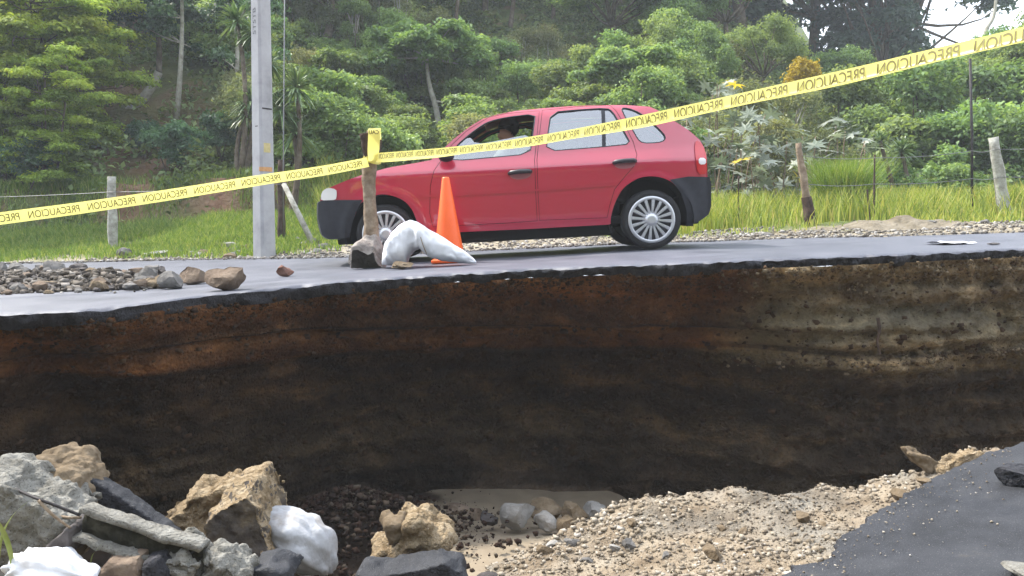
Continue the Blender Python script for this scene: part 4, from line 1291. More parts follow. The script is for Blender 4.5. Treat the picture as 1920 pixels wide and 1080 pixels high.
# thin humid air between the road and the hillside
V, Fs = box_arrays(-235, 235, -75, 375, -4.5, 45)
hz_m = bpy.data.materials.new('humid_air')
n_, l_, b_ = nodes_of(hz_m)
n_.remove(b_)
pv = n_.new('ShaderNodeVolumePrincipled')
pv.inputs['Color'].default_value = (0.86, 0.92, 1.0, 1)
pv.inputs['Density'].default_value = HAZE
l_.new(pv.outputs[0], n_['Material Output'].inputs['Volume'])
tag(obj('haze', py_mesh('haze', V, Fs, hz_m)), 'thin pale haze over the hillside', 'haze', kind='stuff')

# ------------------------------------------------------------------ utility pole
def tz1(x, y):
    return float(terrain_z(np.array([x]), np.array([y]))[0])

yp = 12.4
pb = W(496, 485, yp)
pole = thing('utility_pole', 'tall grey concrete utility pole on the left verge', 'utility pole', (pb.x, yp, tz1(pb.x, yp) - 0.05), (0, 0.006, 0))
prof = []
Hh = 7.5
V, Fs = [], []
PA = [math.radians(a0 + d) for a0 in (-84, 6, 96, 186) for d in (-9, 9)]       # square section with chamfered corners
prad = lambda h: 0.152 - 0.0062 * h
for i, h in enumerate(np.linspace(0, Hh, 16)):
    for a in PA:
        V.append((prad(h) * math.cos(a), prad(h) * math.sin(a), h))
for i in range(15):
    for k in range(8):
        Fs.append((i * 8 + k, i * 8 + (k + 1) % 8, (i + 1) * 8 + (k + 1) % 8, (i + 1) * 8 + k))
Fs.append(tuple(15 * 8 + k for k in range(8)))
shaft = obj('shaft', py_mesh('pole_shaft', V, Fs, M['pole']), pole)

def pole_r(a, h):
    """distance of the pole's skin from its axis in direction a"""
    best = 9
    for k in range(8):
        a0, a1 = PA[k], PA[(k + 1) % 8] + (2 * math.pi if k == 7 else 0)
        am = (a0 + a1) / 2
        dd = math.atan2(math.sin(a - am), math.cos(a - am))
        if abs(dd) < 1.2:
            best = min(best, prad(h) * math.cos((a1 - a0) / 2) / math.cos(dd))
    return best

def text_arrays(s, size=1.0, bold=0.0):
    cu = bpy.data.curves.new('txt', 'FONT')
    cu.body = s
    cu.size = size
    cu.offset = bold
    o = bpy.data.objects.new('txt', cu)
    C.objects.link(o)
    dg = bpy.context.evaluated_depsgraph_get()
    me = bpy.data.meshes.new_from_object(o.evaluated_get(dg))
    V = np.array([v.co[:] for v in me.vertices])
    Fs = [tuple(p.vertices) for p in me.polygons]
    bpy.data.objects.remove(o)
    bpy.data.curves.remove(cu)
    bpy.data.meshes.remove(me)
    return V, Fs

def pole_text(s, h_mid, length, height, col):
    """letters running up the pole on the face turned to the road"""
    V, Fs = text_arrays(s, 1.0, 0.012)
    V = V - V.min(0)
    w, h = V[:, 0].max(), V[:, 1].max()
    X = V[:, 0] / w * length - length / 2
    Yy = (V[:, 1] / h - 0.5) * height
    a = math.radians(-84 - 45)
    n = np.array([math.cos(a), math.sin(a), 0]); t = np.array([-math.sin(a), math.cos(a), 0])
    out = []
    for x, y in zip(X, Yy):
        hh = h_mid + x
        r = prad(hh) * math.cos(math.radians(36)) + 0.002
        out.append(n * r + t * (-y) + np.array([0, 0, hh]))
    return py_mesh('pole_lettering', out, Fs, col)
M['pole_mark'] = plain('pole_lettering', (0.12, 0.12, 0.13), 0.9)
zpx = lambda v: W(500, v, yp).z - pole.location.z
obj('lettering', pole_text('5T5TB', zpx(42), 0.36, 0.07, M['pole_mark']), pole)
M['tag_yellow'] = pmat('yellow_tag', [(0.42, 0.35, 0.14), (0.52, 0.44, 0.22)], scale=30, rough=0.6)
M['band_orange'] = pmat('orange_band', [(0.45, 0.22, 0.08), (0.55, 0.32, 0.14)], scale=20, rough=0.7)
def pole_ring(name, v, hgt, mat, frac0, frac1, rad=0.004):
    h = zpx(v)
    V, Fs = [], []
    nn = 28
    for i in range(nn):
        a = frac0 + (frac1 - frac0) * i / (nn - 1)
        for dz in (-hgt / 2, hgt / 2):
            r = pole_r(a, h + dz) + rad
            V.append((r * math.cos(a), r * math.sin(a), h + dz))
    Fs = [(2 * i, 2 * i + 2, 2 * i + 3, 2 * i + 1) for i in range(nn - 1)]
    return obj(name, py_mesh(name, V, Fs, mat), pole)
pole_ring('number_tag', 278, 0.13, M['tag_yellow'], -1.2, -0.35)
pole_ring('painted_band', 318, 0.06, M['band_orange'], -1.7, -0.2)
pole_ring('strap', 205, 0.02, M['metal_dark'], -1.3, -0.1)
pole_ring('strap', 238, 0.012, M['metal_dark'], -2.3, -1.8)

# stay wire beside the pole
w0 = W(541, -40, 13.2); w1 = W(531, 330, 13.2)
tag(obj('stay_wire', tube_mesh('stay_wire', [np.array((w0.x, w0.y, w0.z + 2)), np.array(w1), np.array((w1.x - 0.01, 13.2, tz1(w1.x, 13.2)))], 0.009, M['wire'], 6)), 'thin grey stay wire hanging beside the concrete pole', 'wire')

# ------------------------------------------------------------------ fence posts and wires
def rough_post(name, label, u0, v0, u1, v1, Y, r0, r1, mat, seed, cat='fence post', burnt=False, knots=0.25):
    top_ = np.array(W(u0, v0, Y))
    bx = ux(u1, Y)
    base = np.array([bx, Y, tz1(bx, Y)])
    path = [np.array([0, 0, -0.2]), np.zeros(3)] + [(top_ - base) * t for t in np.linspace(0.1, 1, 12)]
    rad = [r0, r0] + list(np.linspace(r0, r1, 12))
    V, Fs = tube_arrays(path, rad, 10)
    V = np.array(V)
    nn = fbm(V * np.array([9, 9, 4]) + seed, 3, seed)
    ctr = np.repeat(np.array(path), 10, 0)
    V = ctr + (V - ctr) * (1 + knots * nn)[:, None]
    e = thing(name, label, cat, tuple(base))
    if burnt:
        cut = 5
        obj('post', py_mesh('post', V[cut * 10 - 10:], [tuple(i - cut * 10 + 10 for i in f) for f in Fs if min(f) >= cut * 10 - 10], mat, True), e)
        Vb = ctr + (V - ctr) * 1.25
        obj('charred_base', py_mesh('charred_base', Vb[:(cut + 1) * 10], [f for f in Fs if max(f) < (cut + 1) * 10 and len(f) == 4], M['wood_dark'], True), e)
    else:
        obj('post', py_mesh('post', V, Fs, mat, True), e)
    return e, top_

rough_post('fence_post', 'short grey lichened fence post on the left grass verge', 209, 331, 213, 478, 14.3, 0.075, 0.065, M['wood_grey'], 3)
rough_post('fence_post', 'dark rough wooden post right behind the concrete pole', 527, 300, 528, 455, 13.6, 0.06, 0.05, M['wood_dark'], 5)
e, _ = rough_post('fence_post', 'crooked brown post with a charred black base', 1497, 268, 1519, 425, 12.4, 0.065, 0.045, M['wood'], 7, burnt=True, knots=0.35)
rough_post('fence_post', 'thick grey wooden post leaning back beside the right hedge', 1862, 258, 1884, 402, 13.4, 0.095, 0.075, M['wood_grey'], 9)
Pz = W(1823, 405, 13.6)
rod = thing('steel_rod', 'thin dark steel rod standing upright in the right grass', 'rod', (Pz.x, 13.6, tz1(Pz.x, 13.6)))
tp = np.array(W(1819, 110, 13.6)) - np.array(rod.location)
obj('rod', tube_mesh('rod', [np.array([0, 0, -0.15]), tp * 0.5 + np.array([0.012, 0, 0]), tp], 0.020, M['metal_dark'], 8), rod)
for (u0, v0, u1, v1, lab) in [(1640, 290, 1636, 410, 'thin brown stake in the grass beside the fountain-like grass clump'), (1626, 355, 1630, 412, 'short dark stick in the grass beside the thin brown stake'), (1385, 330, 1383, 415, 'thin dry stalk standing in the grass behind the car')]:
    rough_post('stake', lab, u0, v0, u1, v1, 13.2, 0.014, 0.011, M['wood_dark'], u0 % 13, 'stake')
# strut leaning against the post behind the pole
p0 = np.array(W(532, 345, 13.2)); p1x = W(590, 430, 12.9)
p1 = np.array((p1x.x, 12.9, tz1(p1x.x, 12.9) - 0.05))
tag(obj('leaning_strut', tube_mesh('leaning_strut', [p1, p0 * 0.5 + p1 * 0.5, p0], [0.045, 0.042, 0.038], M['wood_grey'], 8)), 'grey wooden strut leaning against the dark post behind the pole', 'strut')

def wire_run(label, pts, sag=0.03):
    path = []
    for a, b in zip(pts[:-1], pts[1:]):
        for t in np.linspace(0, 1, 9)[:-1]:
            q = np.array(a) * (1 - t) + np.array(b) * t
            q[2] -= sag * 4 * t * (1 - t)
            path.append(q)
    path.append(np.array(pts[-1]))
    tag(obj('fence_wire', tube_mesh('fence_wire', path, 0.005, M['wire'], 5)), label, 'wire')
wire_run('upper wire strung between the leaning grey post and the charred post', [W(1505, 292, 12.35), W(1640, 296, 13.15), W(1822, 283, 13.5), W(1868, 280, 13.3), W(2100, 268, 13.6)])
wire_run('lower wire strung between the leaning grey post and the charred post', [W(1511, 345, 12.35), W(1638, 345, 13.15), W(1823, 335, 13.5), W(1874, 332, 13.3), W(2100, 322, 13.6)])
wire_run('wire strung from the left lichened post to the dark post behind the pole', [W(-200, 372, 15.2), W(209, 360, 14.2), W(527, 345, 13.5)])

# ------------------------------------------------------------------ wooden post carrying the tape, in its torn-out foot
YP = 7.75
ZP = float(zr(ux(692, YP)))
def relp(u, v, Y=YP, base=None):
    return np.array(W(u, v, Y)) - base
base = np.array([ux(694, YP), YP, ZP])
post = thing('wooden_post', 'rough wooden post with a forked top standing in a lump of hard earth', 'post', tuple(base))
path = [relp(u, v, YP, base) for u, v in [(697, 452), (696, 420), (694, 385), (692, 350), (693, 320), (694, 290), (695, 262), (697, 246)]]
path = catmull(path, 4)
V, Fs = tube_arrays(path, np.interp(np.linspace(0, 1, len(path)), [0, .3, .6, .85, 1], [0.072, 0.062, 0.066, 0.058, 0.05]), 14)
V = np.array(V); ctr = np.repeat(np.array(path), 14, 0)
V = ctr + (V - ctr) * (1 + 0.22 * fbm(V * np.array([8, 8, 5]), 4, 31))[:, None]
obj('log', py_mesh('log', V, Fs, M['wood'], True), post)
fk = catmull([relp(u, v, YP - 0.03, base) for u, v in [(694, 300), (688, 275), (683, 250)]], 4)
V, Fs = tube_arrays(fk, np.linspace(0.045, 0.04, len(fk)), 10)
V = np.array(V); ctr = np.repeat(np.array(fk), 10, 0); V = ctr + (V - ctr) * (1 + 0.25 * fbm(V * 12, 3, 35))[:, None]
obj('fork', py_mesh('fork', V, Fs, M['wood_dark'], True), post)
fk = [relp(u, v, YP + 0.02, base) for u, v in [(703, 300), (709, 280), (712, 262)]]
obj('fork', tube_mesh('fork', fk, [0.03, 0.028, 0.022], M['wood_dark'], 8), post)
# flaring foot: a torn skirt of hard earth, hollow under its front
V, Fs = [], []
nh, ns = 22, 48
zt = relp(697, 438, YP, base)[2]
xc = relp(697, 450, YP, base)[0]
for i, h in enumerate(np.linspace(0, 1, nh)):
    wL = np.interp(h, [0, 0.25, 0.5, 0.75, 1], [0.065, 0.085, 0.15, 0.19, 0.17])
    wR = np.interp(h, [0, 0.3, 0.6, 1], [0.06, 0.085, 0.11, 0.115])
    ry = np.interp(h, [0, 0.3, 0.6, 1], [0.06, 0.09, 0.15, 0.17])
    for k in range(ns):
        a = 2 * math.pi * k / ns
        c, s_ = math.cos(a), math.sin(a)
        zend = 0.145 * smooth01((-s_ - 0.05) / 0.3) * smooth01((0.62 - c) / 0.3) + 0.02 * math.sin(5 * a) * (s_ < 0)
        V.append(((wR if c > 0 else wL) * c + xc, ry * s_, zt * (1 - h) + max(zend, -0.01) * h))
V = np.array(V)
V += 0.02 * np.stack([fbm(V * 9 + q, 4, 51 + q) for q in range(3)], -1)
for i in range(nh - 1):
    for k in range(ns):
        k2 = (k + 1) % ns
        Fs.append((i * ns + k, (i + 1) * ns + k, (i + 1) * ns + k2, i * ns + k2))
M['foot'] = pmat('grey_hard_earth', [(0.15, 0.125, 0.11), (0.24, 0.21, 0.19), (0.32, 0.29, 0.26)], scale=12, rough=0.95, bump=0.9, bscale=30, bdist=0.02)
obj('foot', py_mesh('foot', V, Fs, M['foot'], True), post)

# ------------------------------------------------------------------ caution tape
M['tape'] = bpy.data.materials.new('yellow_caution_tape')
n_, l_, b_ = nodes_of(M['tape'])
b_.inputs['Base Color'].default_value = (0.82, 0.74, 0.17, 1)
b_.inputs['Roughness'].default_value = 0.32
b_.inputs['Specular IOR Level'].default_value = 0.6
tr_ = n_.new('ShaderNodeBsdfTranslucent'); tr_.inputs['Color'].default_value = (0.93, 0.86, 0.28, 1)
mx_ = n_.new('ShaderNodeMixShader'); mx_.inputs['Fac'].default_value = 0.5
l_.new(b_.outputs[0], mx_.inputs[1]); l_.new(tr_.outputs[0], mx_.inputs[2]); l_.new(mx_.outputs[0], n_['Material Output'].inputs['Surface'])
M['ink'] = plain('tape_ink', (0.15, 0.125, 0.025), 0.5)

TW = 0.082
txtV, txtF = text_arrays('PRECAUCION', 1.0, 0.008)
txtV = txtV - txtV.min(0)
txt_w, txt_h = txtV[:, 0].max(), txtV[:, 1].max()

def tape_run(label, px, depth_ends, bend_fn, pitch=0.38, word=0.325, lh=0.046, voff=0.012, first=0.05, twist=0.0):
    """px: centre line in the photo, left to right; depth follows a straight plan line (1/Y linear in u)"""
    us = np.array([p[0] for p in px], float)
    fine = catmull([np.array(p, float) for p in px], 24)
    (ua, Ya), (ub, Yb) = depth_ends
    pts = []
    for u, v in fine:
        iy = 1 / Ya + (1 / Yb - 1 / Ya) * (u - ua) / (ub - ua)
        pts.append(np.array(W(u, v, 1 / iy)))
    pts = np.array(pts)
    seg = np.linalg.norm(np.diff(pts, axis=0), axis=1)
    S = np.concatenate([[0], np.cumsum(seg)])
    T = unit(np.gradient(pts, axis=0))
    upv = np.array([0, 0, 1.0])
    B = unit(upv - T * (T @ upv)[:, None])
    Nn = np.cross(T, B)                        # towards the camera side
    Nn = np.where((Nn[:, 1] > 0)[:, None], -Nn, Nn)
    wob = 0.10 * np.sin(S * 2.1) + 0.08 * np.sin(S * 5.3 + 1)
    B2 = B * np.cos(wob)[:, None] + Nn * np.sin(wob)[:, None]
    N2 = Nn * np.cos(wob)[:, None] - B * np.sin(wob)[:, None]
    bend = bend_fn(S / S[-1])
    def at(s, t, lift=0.0):
        """t in -1..1 across the width (up positive)"""
        s = np.asarray(s); t = np.asarray(t)
        c = np.stack([np.interp(s, S, pts[:, k]) for k in range(3)], -1)
        b = np.stack([np.interp(s, S, B2[:, k]) for k in range(3)], -1)
        n = np.stack([np.interp(s, S, N2[:, k]) for k in range(3)], -1)
        be = np.interp(s, S, bend)
        low = np.maximum(0, -(t + 0.15))                  # lower part folds outwards
        hw = TW / 2
        ang = be
        off = b * (np.maximum(t, -0.15) * hw)[:, None] - (b * np.cos(ang)[:, None] - n * np.sin(ang)[:, None]) * (low * hw)[:, None]
        return c + off + n * lift
    tl = np.array([-1, -0.7, -0.4, -0.15, 0.2, 0.6, 1.0])
    sg = np.linspace(0, S[-1], 260)
    SS, TT = np.meshgrid(sg, tl, indexing='ij')
    Vt = at(SS.ravel(), TT.ravel())
    me = np_mesh('tape', Vt, grid_faces(len(sg), len(tl)), M['tape'], True)
    e = obj('caution_tape', me)
    tag(e, label, 'tape')
    s0 = first
    while s0 + word < S[-1]:
        sx = s0 + word - txtV[:, 0] / txt_w * word            # mirrored: the print is seen through the tape from behind
        ty_ = (voff + (txtV[:, 1] / txt_h - 0.5) * lh) / (TW / 2)
        Vx = at(sx, ty_, 0.0016)
        obj('lettering', py_mesh('lettering', Vx, txtF, M['ink']), e)
        s0 += pitch
    return pts, e

left_px = [(-900, 528), (-600, 489), (-320, 452), (-150, 431), (0, 410), (150, 390), (300, 368), (480, 339), (600, 321), (690, 304)]
tape_run('long yellow caution tape running from the wooden post past the concrete pole', left_px, ((0, 5.9), (690, YP - 0.10)), lambda t: 0.15 + 0 * t, first=0.10, voff=0.0, lh=0.05)
right_px = [(706, 296), (800, 290), (900, 281), (1000, 268), (1100, 251), (1200, 232), (1300, 211), (1450, 179), (1600, 147), (1760, 110), (1920, 73), (2150, 18), (2400, -45), (2900, -172), (3400, -300)]
tape_run('long yellow caution tape running from the wooden post across the car', right_px, ((706, YP - 0.10), (1900, 2.9)), lambda t: 0.3 + 0.8 * smooth01(t * 4), first=0.06, voff=0.011, lh=0.044)
# stakes that hold the far ends of the tape, beyond the frame
for lab, u, v, ua_, Ya_, ub_, Yb_, gz in [('rough stake holding the tape at the low end of the road', -900, 528, 0, 5.9, 690, YP - 0.10, None), ('rough stake holding the tape on the near bank', 3400, -300, 706, YP - 0.10, 1900, 2.9, -1.15)]:
    Yk = 1 / (1 / Ya_ + (1 / Yb_ - 1 / Ya_) * (u - ua_) / (ub_ - ua_))
    pk = np.array(W(u, v, Yk)); zb_ = float(zr(pk[0])) if gz is None else gz
    ob_ = obj('stake', tube_mesh('stake', [np.array([0, 0, -0.1]), np.array([0.01, 0, (pk[2] - zb_) * 0.5]), np.array([0, 0, pk[2] - zb_ + 0.12])], [0.04, 0.036, 0.032], M['wood'], 9), loc=(pk[0], pk[1], zb_))
    tag(ob_, lab, 'stake')
# the knot and the end hanging over the top of the post
kb = np.array(W(697, 300, YP - 0.09))
knot = obj('tape_knot', None, loc=tuple(kb))
tag(knot, 'crumpled yellow tape tied round the forked top of the wooden post', 'tape')
def ribbon(name, ctr, wid, mat, parent, wvec):
    ctr = [np.array(c) for c in ctr]; wv = np.array(wvec)
    V, Fs = [], []
    for c, w in zip(ctr, wid):
        V += [c - wv * w / 2, c + wv * w / 2]
    for i in range(len(ctr) - 1):
        Fs.append((2 * i, 2 * i + 1, 2 * i + 3, 2 * i + 2))
    return obj(name, py_mesh(name, V, Fs, mat, True), parent)
kr = lambda u, v, dy=0.0: np.array(W(u, v, YP - 0.09 + dy)) - kb
strip = catmull([kr(699, 302, -0.02), kr(700, 285, -0.05), kr(701, 265, -0.055), kr(702, 248, -0.045), kr(702, 241, 0.0), kr(702, 244, 0.10), kr(703, 262, 0.16)], 4)
hang = ribbon('hanging_strip', strip, np.interp(np.linspace(0, 1, len(strip)), [0, .2, .5, 1], [0.075, 0.10, 0.105, 0.11]), M['tape'], knot, (1, 0.08, 0.05))
ring = []
for k in range(25):
    a = 2 * math.pi * k / 24
    ring.append(np.array([0.078 * math.cos(a) - 0.012, 0.078 * math.sin(a) + 0.09, 0.012 * math.sin(2 * a)]))
ribbon('wrap', ring, [0.05] * 25, M['tape'], knot, (0, 0, 1))
V, Fs = text_arrays('CAU', 1.0, 0.02)
V = V - V.min(0)
V2 = np.stack([-(V[:, 0] / V[:, 0].max() - 0.5) * 0.085, np.full(len(V), -0.062), (V[:, 1] / V[:, 1].max() - 0.5) * 0.035], -1) + kr(703, 249, 0.01)
obj('lettering', py_mesh('lettering', V2, Fs, M['ink']), knot)

# ------------------------------------------------------------------ traffic cone
YC = 8.02
cx = ux(843, YC); cz = float(zr(cx))
ctop = W(834, 332, YC).z - cz
cone = thing('traffic_cone', 'orange plastic traffic cone standing between the white sack and the car', 'traffic cone', (cx, YC, cz), (0, -0.042, 0))
obj('cone_body', lathe_mesh('cone_body', [(0.150, 0.03), (0.142, 0.035), (0.138, 0.06), (0.034, ctop - 0.012), (0.028, ctop), (0.020, ctop), (0.018, ctop - 0.02)], M['cone'], 40), cone)
obj('cone_base', bevel_box('cone_base', -0.155, 0.155, -0.155, 0.155, 0.0, 0.034, M['cone'], 0.012), cone)

# ------------------------------------------------------------------ white sack slumped against the post
def lumpy_tube(name, path, rx, ry, mat, seed, amp=0.03, freq=6.0, seg=40, fold=0.012, zmin=None):
    path = [np.array(p) for p in path]
    n = len(path)
    V, Fs = [], []
    for i in range(n):
        t = path[min(i + 1, n - 1)] - path[max(i - 1, 0)]; t /= np.linalg.norm(t)
        b = np.array([0, 1.0, 0]); b -= t * np.dot(b, t); b /= np.linalg.norm(b)
        a = np.cross(b, t)
        for k in range(seg):
            th = 2 * math.pi * k / seg
            V.append(path[i] + a * math.cos(th) * rx[i] + b * math.sin(th) * ry[i])
    V = np.array(V)
    ctr = np.repeat(np.array(path), seg, 0)
    d = unit(V - ctr)
    V = V + d * (amp * fbm(V * freq, 3, seed) + fold * np.abs(fbm(V * np.array([5, 5, 5]) + d * 1.5, 3, seed + 5)) * 2)[:, None]
    if zmin is not None:
        V[:, 2] = np.maximum(V[:, 2], zmin(V[:, 0]))
    for i in range(n - 1):
        for k in range(seg):
            k2 = (k + 1) % seg
            Fs.append((i * seg + k, i * seg + k2, (i + 1) * seg + k2, (i + 1) * seg + k))
    Fs.append(tuple(range(seg - 1, -1, -1))); Fs.append(tuple((n - 1) * seg + k for k in range(seg)))
    return py_mesh(name, V, Fs, mat, True)

YS = 7.55
sb = np.array([ux(790, YS), YS, float(zr(ux(790, YS)))])
sack = thing('white_sack', 'large white sack folded over on the asphalt between post and cone', 'sack', tuple(sb))
topP = [(717, 492), (719, 474), (724, 456), (735, 437), (752, 420), (770, 412), (785, 417), (805, 430), (830, 444), (855, 460), (875, 473), (889, 484), (894, 491)]
botP = [(717, 497), (762, 499), (767, 484), (776, 472), (789, 466), (799, 476), (810, 484), (830, 489), (893, 495)]
tu = np.array([p[0] for p in topP]); tv = np.array([p[1] for p in topP]); bu = np.array([p[0] for p in botP]); bv = np.array([p[1] for p in botP])
zfloor = lambda xx: (zr(xx + sb[0]) - sb[2]) + 0.004
us_ = np.linspace(717.5, 893.5, 96); seg = 56
V, Fs = [], []
for u in us_:
    zt_ = W(u, np.interp(u, tu, tv), YS).z - sb[2]; zb_ = max(W(u, np.interp(u, bu, bv), YS).z - sb[2], float(zfloor(ux(u, YS) - sb[0])))
    x = ux(u, YS) - sb[0]
    zt_ = max(zt_, zb_ + 0.012)
    end = min(1.0, (u - 715) / 14.0, (897 - u) / 40.0)
    dp = np.interp(u, [717, 760, 790, 850, 894], [0.15, 0.18, 0.15, 0.14, 0.07]) * max(end, 0.1) ** 0.5
    fwd = -0.055 * smooth01((u - 778) / 10.0)
    for k in range(seg):
        th = 2 * math.pi * k / seg
        cz, sy = math.sin(th), math.cos(th)
        e = 0.75
        V.append((x, fwd + dp * np.sign(sy) * abs(sy) ** e, (zt_ + zb_) / 2 + (zt_ - zb_) / 2 * np.sign(cz) * abs(cz) ** e))
V = np.array(V)
wr = 0.007 * fbm(V * np.array([7, 7, 7]), 3, 3) + 0.010 * np.abs(fbm(np.stack([V[:, 0] * 9 + V[:, 2] * 6, V[:, 1] * 3, V[:, 2] * 9 - V[:, 0] * 5], -1), 3, 8))
V[:, 1] -= wr * 2.0
V[:, 2] += wr * 0.6 * (V[:, 2] > 0.03)
for i in range(len(us_) - 1):
    for k in range(seg):
        k2 = (k + 1) % seg
        Fs.append((i * seg + k, i * seg + k2, (i + 1) * seg + k2, (i + 1) * seg + k))
Fs.append(tuple(range(seg - 1, -1, -1))); Fs.append(tuple((len(us_) - 1) * seg + k for k in range(seg)))
obj('sack_body', py_mesh('sack_body', V, Fs, M['sack'], True), sack)
# drawn-up seam on the fold
sm = [np.array(W(u, v, YS - d)) - sb for u, v, d in [(781, 418, 0.10), (784, 432, 0.19), (789, 446, 0.22), (794, 462, 0.22), (800, 476, 0.20)]]
obj('seam', tube_mesh('seam', catmull(sm, 4), 0.004, M['tan_soil'], 6), sack)

# ------------------------------------------------------------------ stones
def rock_mesh(name, dims, seed, mat, cuts=9, rough=0.10, sub=3, zflat=None):
    r = np.random.default_rng(seed)
    bm = bmesh.new()
    bmesh.ops.create_icosphere(bm, subdivisions=sub, radius=1.0)
    V = np.array([v.co[:] for v in bm.verts])
    Fs = [tuple(v.index for v in f.verts) for f in bm.faces]
    bm.free()
    for _ in range(cuts):
        d = unit(r.normal(0, 1, 3)); k = r.uniform(0.38, 0.78)
        dt = V @ d
        V = V - np.outer(np.maximum(0, dt - k), d)
    V = V + unit(V) * (rough * fbm(V * 2.2 + seed, 4, seed))[:, None]
    mn, mx = V.min(0), V.max(0)
    V = (V - (mn + mx) / 2) / (mx - mn)
    V = V * np.array(dims)
    return py_mesh(name, V, Fs, mat, False if sub < 3 else True)

def shade_sharp(me, deg=32):
    try:
        me.set_sharp_from_angle(angle=math.radians(deg))
    except Exception:
        pass
    return me

def rock_box(name, label, u0, v0, u1, v1, Y, mat, seed, dep=0.9, rotz=0.0, cuts=9, rough=0.10, sub=3, group=None, cat='stone', lift=None):
    """stone filling a photo box at depth Y"""
    if Y is None:                               # stand on the trench floor
        d = W((u0 + u1) / 2, v1, 1.0); Y = (FLOOR + 0.01) / d.z
        Y = (float(ground_z(np.array([d.x * Y]), np.array([Y]))[0]) - 0.02) / d.z
    c = W((u0 + u1) / 2, (v0 + v1) / 2, Y)
    w = (u1 - u0) / F_PX * Y; h = (v1 - v0) / F_PX * Y
    me = shade_sharp(rock_mesh(name, (w, max(w, h) * dep, h), seed, mat, cuts, rough, sub))
    o = obj(name, me, loc=c, rot=(0, 0, rotz))
    return tag(o, label, cat, group)

def road_rock(u, v_top, v_bot, wpx, mat, seed, label, group=None, dep=0.9, cuts=9, rough=0.1, sub=3, name='stone'):
    """stone standing on the road: its depth comes from where its base meets the asphalt"""
    Y = 7.0
    for _ in range(40):
        p = W(u, v_bot, Y); Y *= float(zr(p.x)) / p.z
    Y = min(max(Y, 4.6), 11.5)
    w = wpx / F_PX * Y; h = (v_bot - v_top) / F_PX * Y
    me = shade_sharp(rock_mesh(name, (w, w * dep, h * 1.06), seed, mat, cuts, rough, sub))
    x = ux(u, Y)
    o = obj(name, me, loc=(x, Y + w * dep * 0.35, float(zr(x)) + h * 0.47))
    return tag(o, label, 'stone', group)

road_rock(411, 501, 545, 74, M['rock_brown'], 11, 'big angular brown stone standing alone near the broken road edge', cuts=6, rough=0.12)
road_rock(531, 497, 518, 34, M['rock_red'], 13, 'small reddish stone lying alone on the asphalt before the pole')
road_rock(354, 500, 533, 60, M['rock_brown'], 15, 'flat brown stone behind the big angular brown stone', dep=0.8)
road_rock(313, 508, 542, 48, M['rock_grey'], 17, 'grey angular stone at the right end of the rubble heap', cuts=7)
road_rock(139, 494, 523, 38, M['rock_dark'], 19, 'dark rounded stone on top of the rubble heap')
road_rock(158, 502, 530, 42, M['rock_tan'], 21, 'tan stone beside the dark rounded stone on the heap')
road_rock(272, 498, 532, 34, M['rock_grey'], 61, 'grey pointed stone near the right end of the heap', cuts=6)
road_rock(300, 499, 530, 16, M['rock_dark'], 62, 'narrow upright dark stone in the heap', cuts=6)
road_rock(94, 512, 532, 30, M['rock_grey'], 23, 'pale round flat stone in the rubble heap', dep=0.7)
road_rock(8, 512, 532, 40, M['rock_white'], 25, 'whitish stone at the left end of the rubble heap')
road_rock(30, 513, 528, 16, M['rock_tan'], 27, 'small tan stone beside the whitish stone')
road_rock(85, 526, 545, 34, M['rock_tan'], 29, 'flat tan stone at the foot of the rubble heap')
road_rock(60, 516, 540, 26, M['rock_dark'], 63, 'dark stone between the flat tan stone and the whitish stone')
rs = random.Random(4)
mats_ = ['rock_grey', 'rock_brown', 'rock_dark', 'rock_tan', 'rock_grey', 'rock_brown', 'rock_grey']
for k in range(150):
    u = rs.uniform(-90, 300); vb = rs.uniform(512 if u < 210 else 518, 557 - 0.045 * max(u, 0)); s = rs.uniform(9, 30) * (0.8 if u > 200 else 1)
    road_rock(u, vb - s * rs.uniform(0.65, 1.0), vb, s * rs.uniform(1.0, 1.5), M[mats_[k % 7]], 200 + k, 'broken grey brown stone in the rubble heap on the asphalt', 'stones in the heap on the asphalt', sub=2, cuts=7)
# straw coloured clod before the sack and small litter
road_rock(668, 470, 500, 34, M['rock_grey'], 37, 'grey stone under the torn foot of the wooden post', cuts=6)
road_rock(753, 490, 505, 42, M['rock_tan'], 33, 'crumbly orange tan clod of dry earth before the white sack', rough=0.25, cuts=3)
n = 260
u = rng.uniform(-60, 330, n); x = np.array([ux(a, 6.6) for a in u]); yv = rng.uniform(5.9, 7.9, n)
R = 0.006 + 0.016 * rng.random(n) ** 2
tag(obj('road_grit', pebbles_mesh('road_grit', np.stack([x, yv, zr(x) + R * 0.4], -1), R, M['pebble_verge'], rng)), 'small stone chips scattered on the asphalt round the heap', 'grit', kind='stuff')
n = 3600
u = rng.uniform(-120, 312, n); vb = rng.uniform(0, 1, n)
vv = 516 + vb * (38 - 0.045 * np.maximum(u, 0))
Yv = np.full(n, 7.0)
for _ in range(25):
    xv = (u - 960) / F_PX * Yv; Yv = Yv * zr(xv) / (-(vv - HORIZON) / F_PX * Yv)
    Yv = np.clip(Yv, 4.8, 10.5)
xv = (u - 960) / F_PX * Yv
hp = 0.10 * np.sin(np.pi * vb) * rng.random(n) * np.clip((320 - u) / 120, 0, 1)
R = 0.010 + 0.030 * rng.random(n) ** 2.5
tag(obj('heap_rubble', pebbles_mesh('heap_rubble', np.stack([xv, Yv, zr(xv) + hp + R * 0.3], -1), R, M['pebble_heap'], rng, 0.75)), 'fine grey brown rubble between the stones of the heap', 'rubble', kind='stuff')
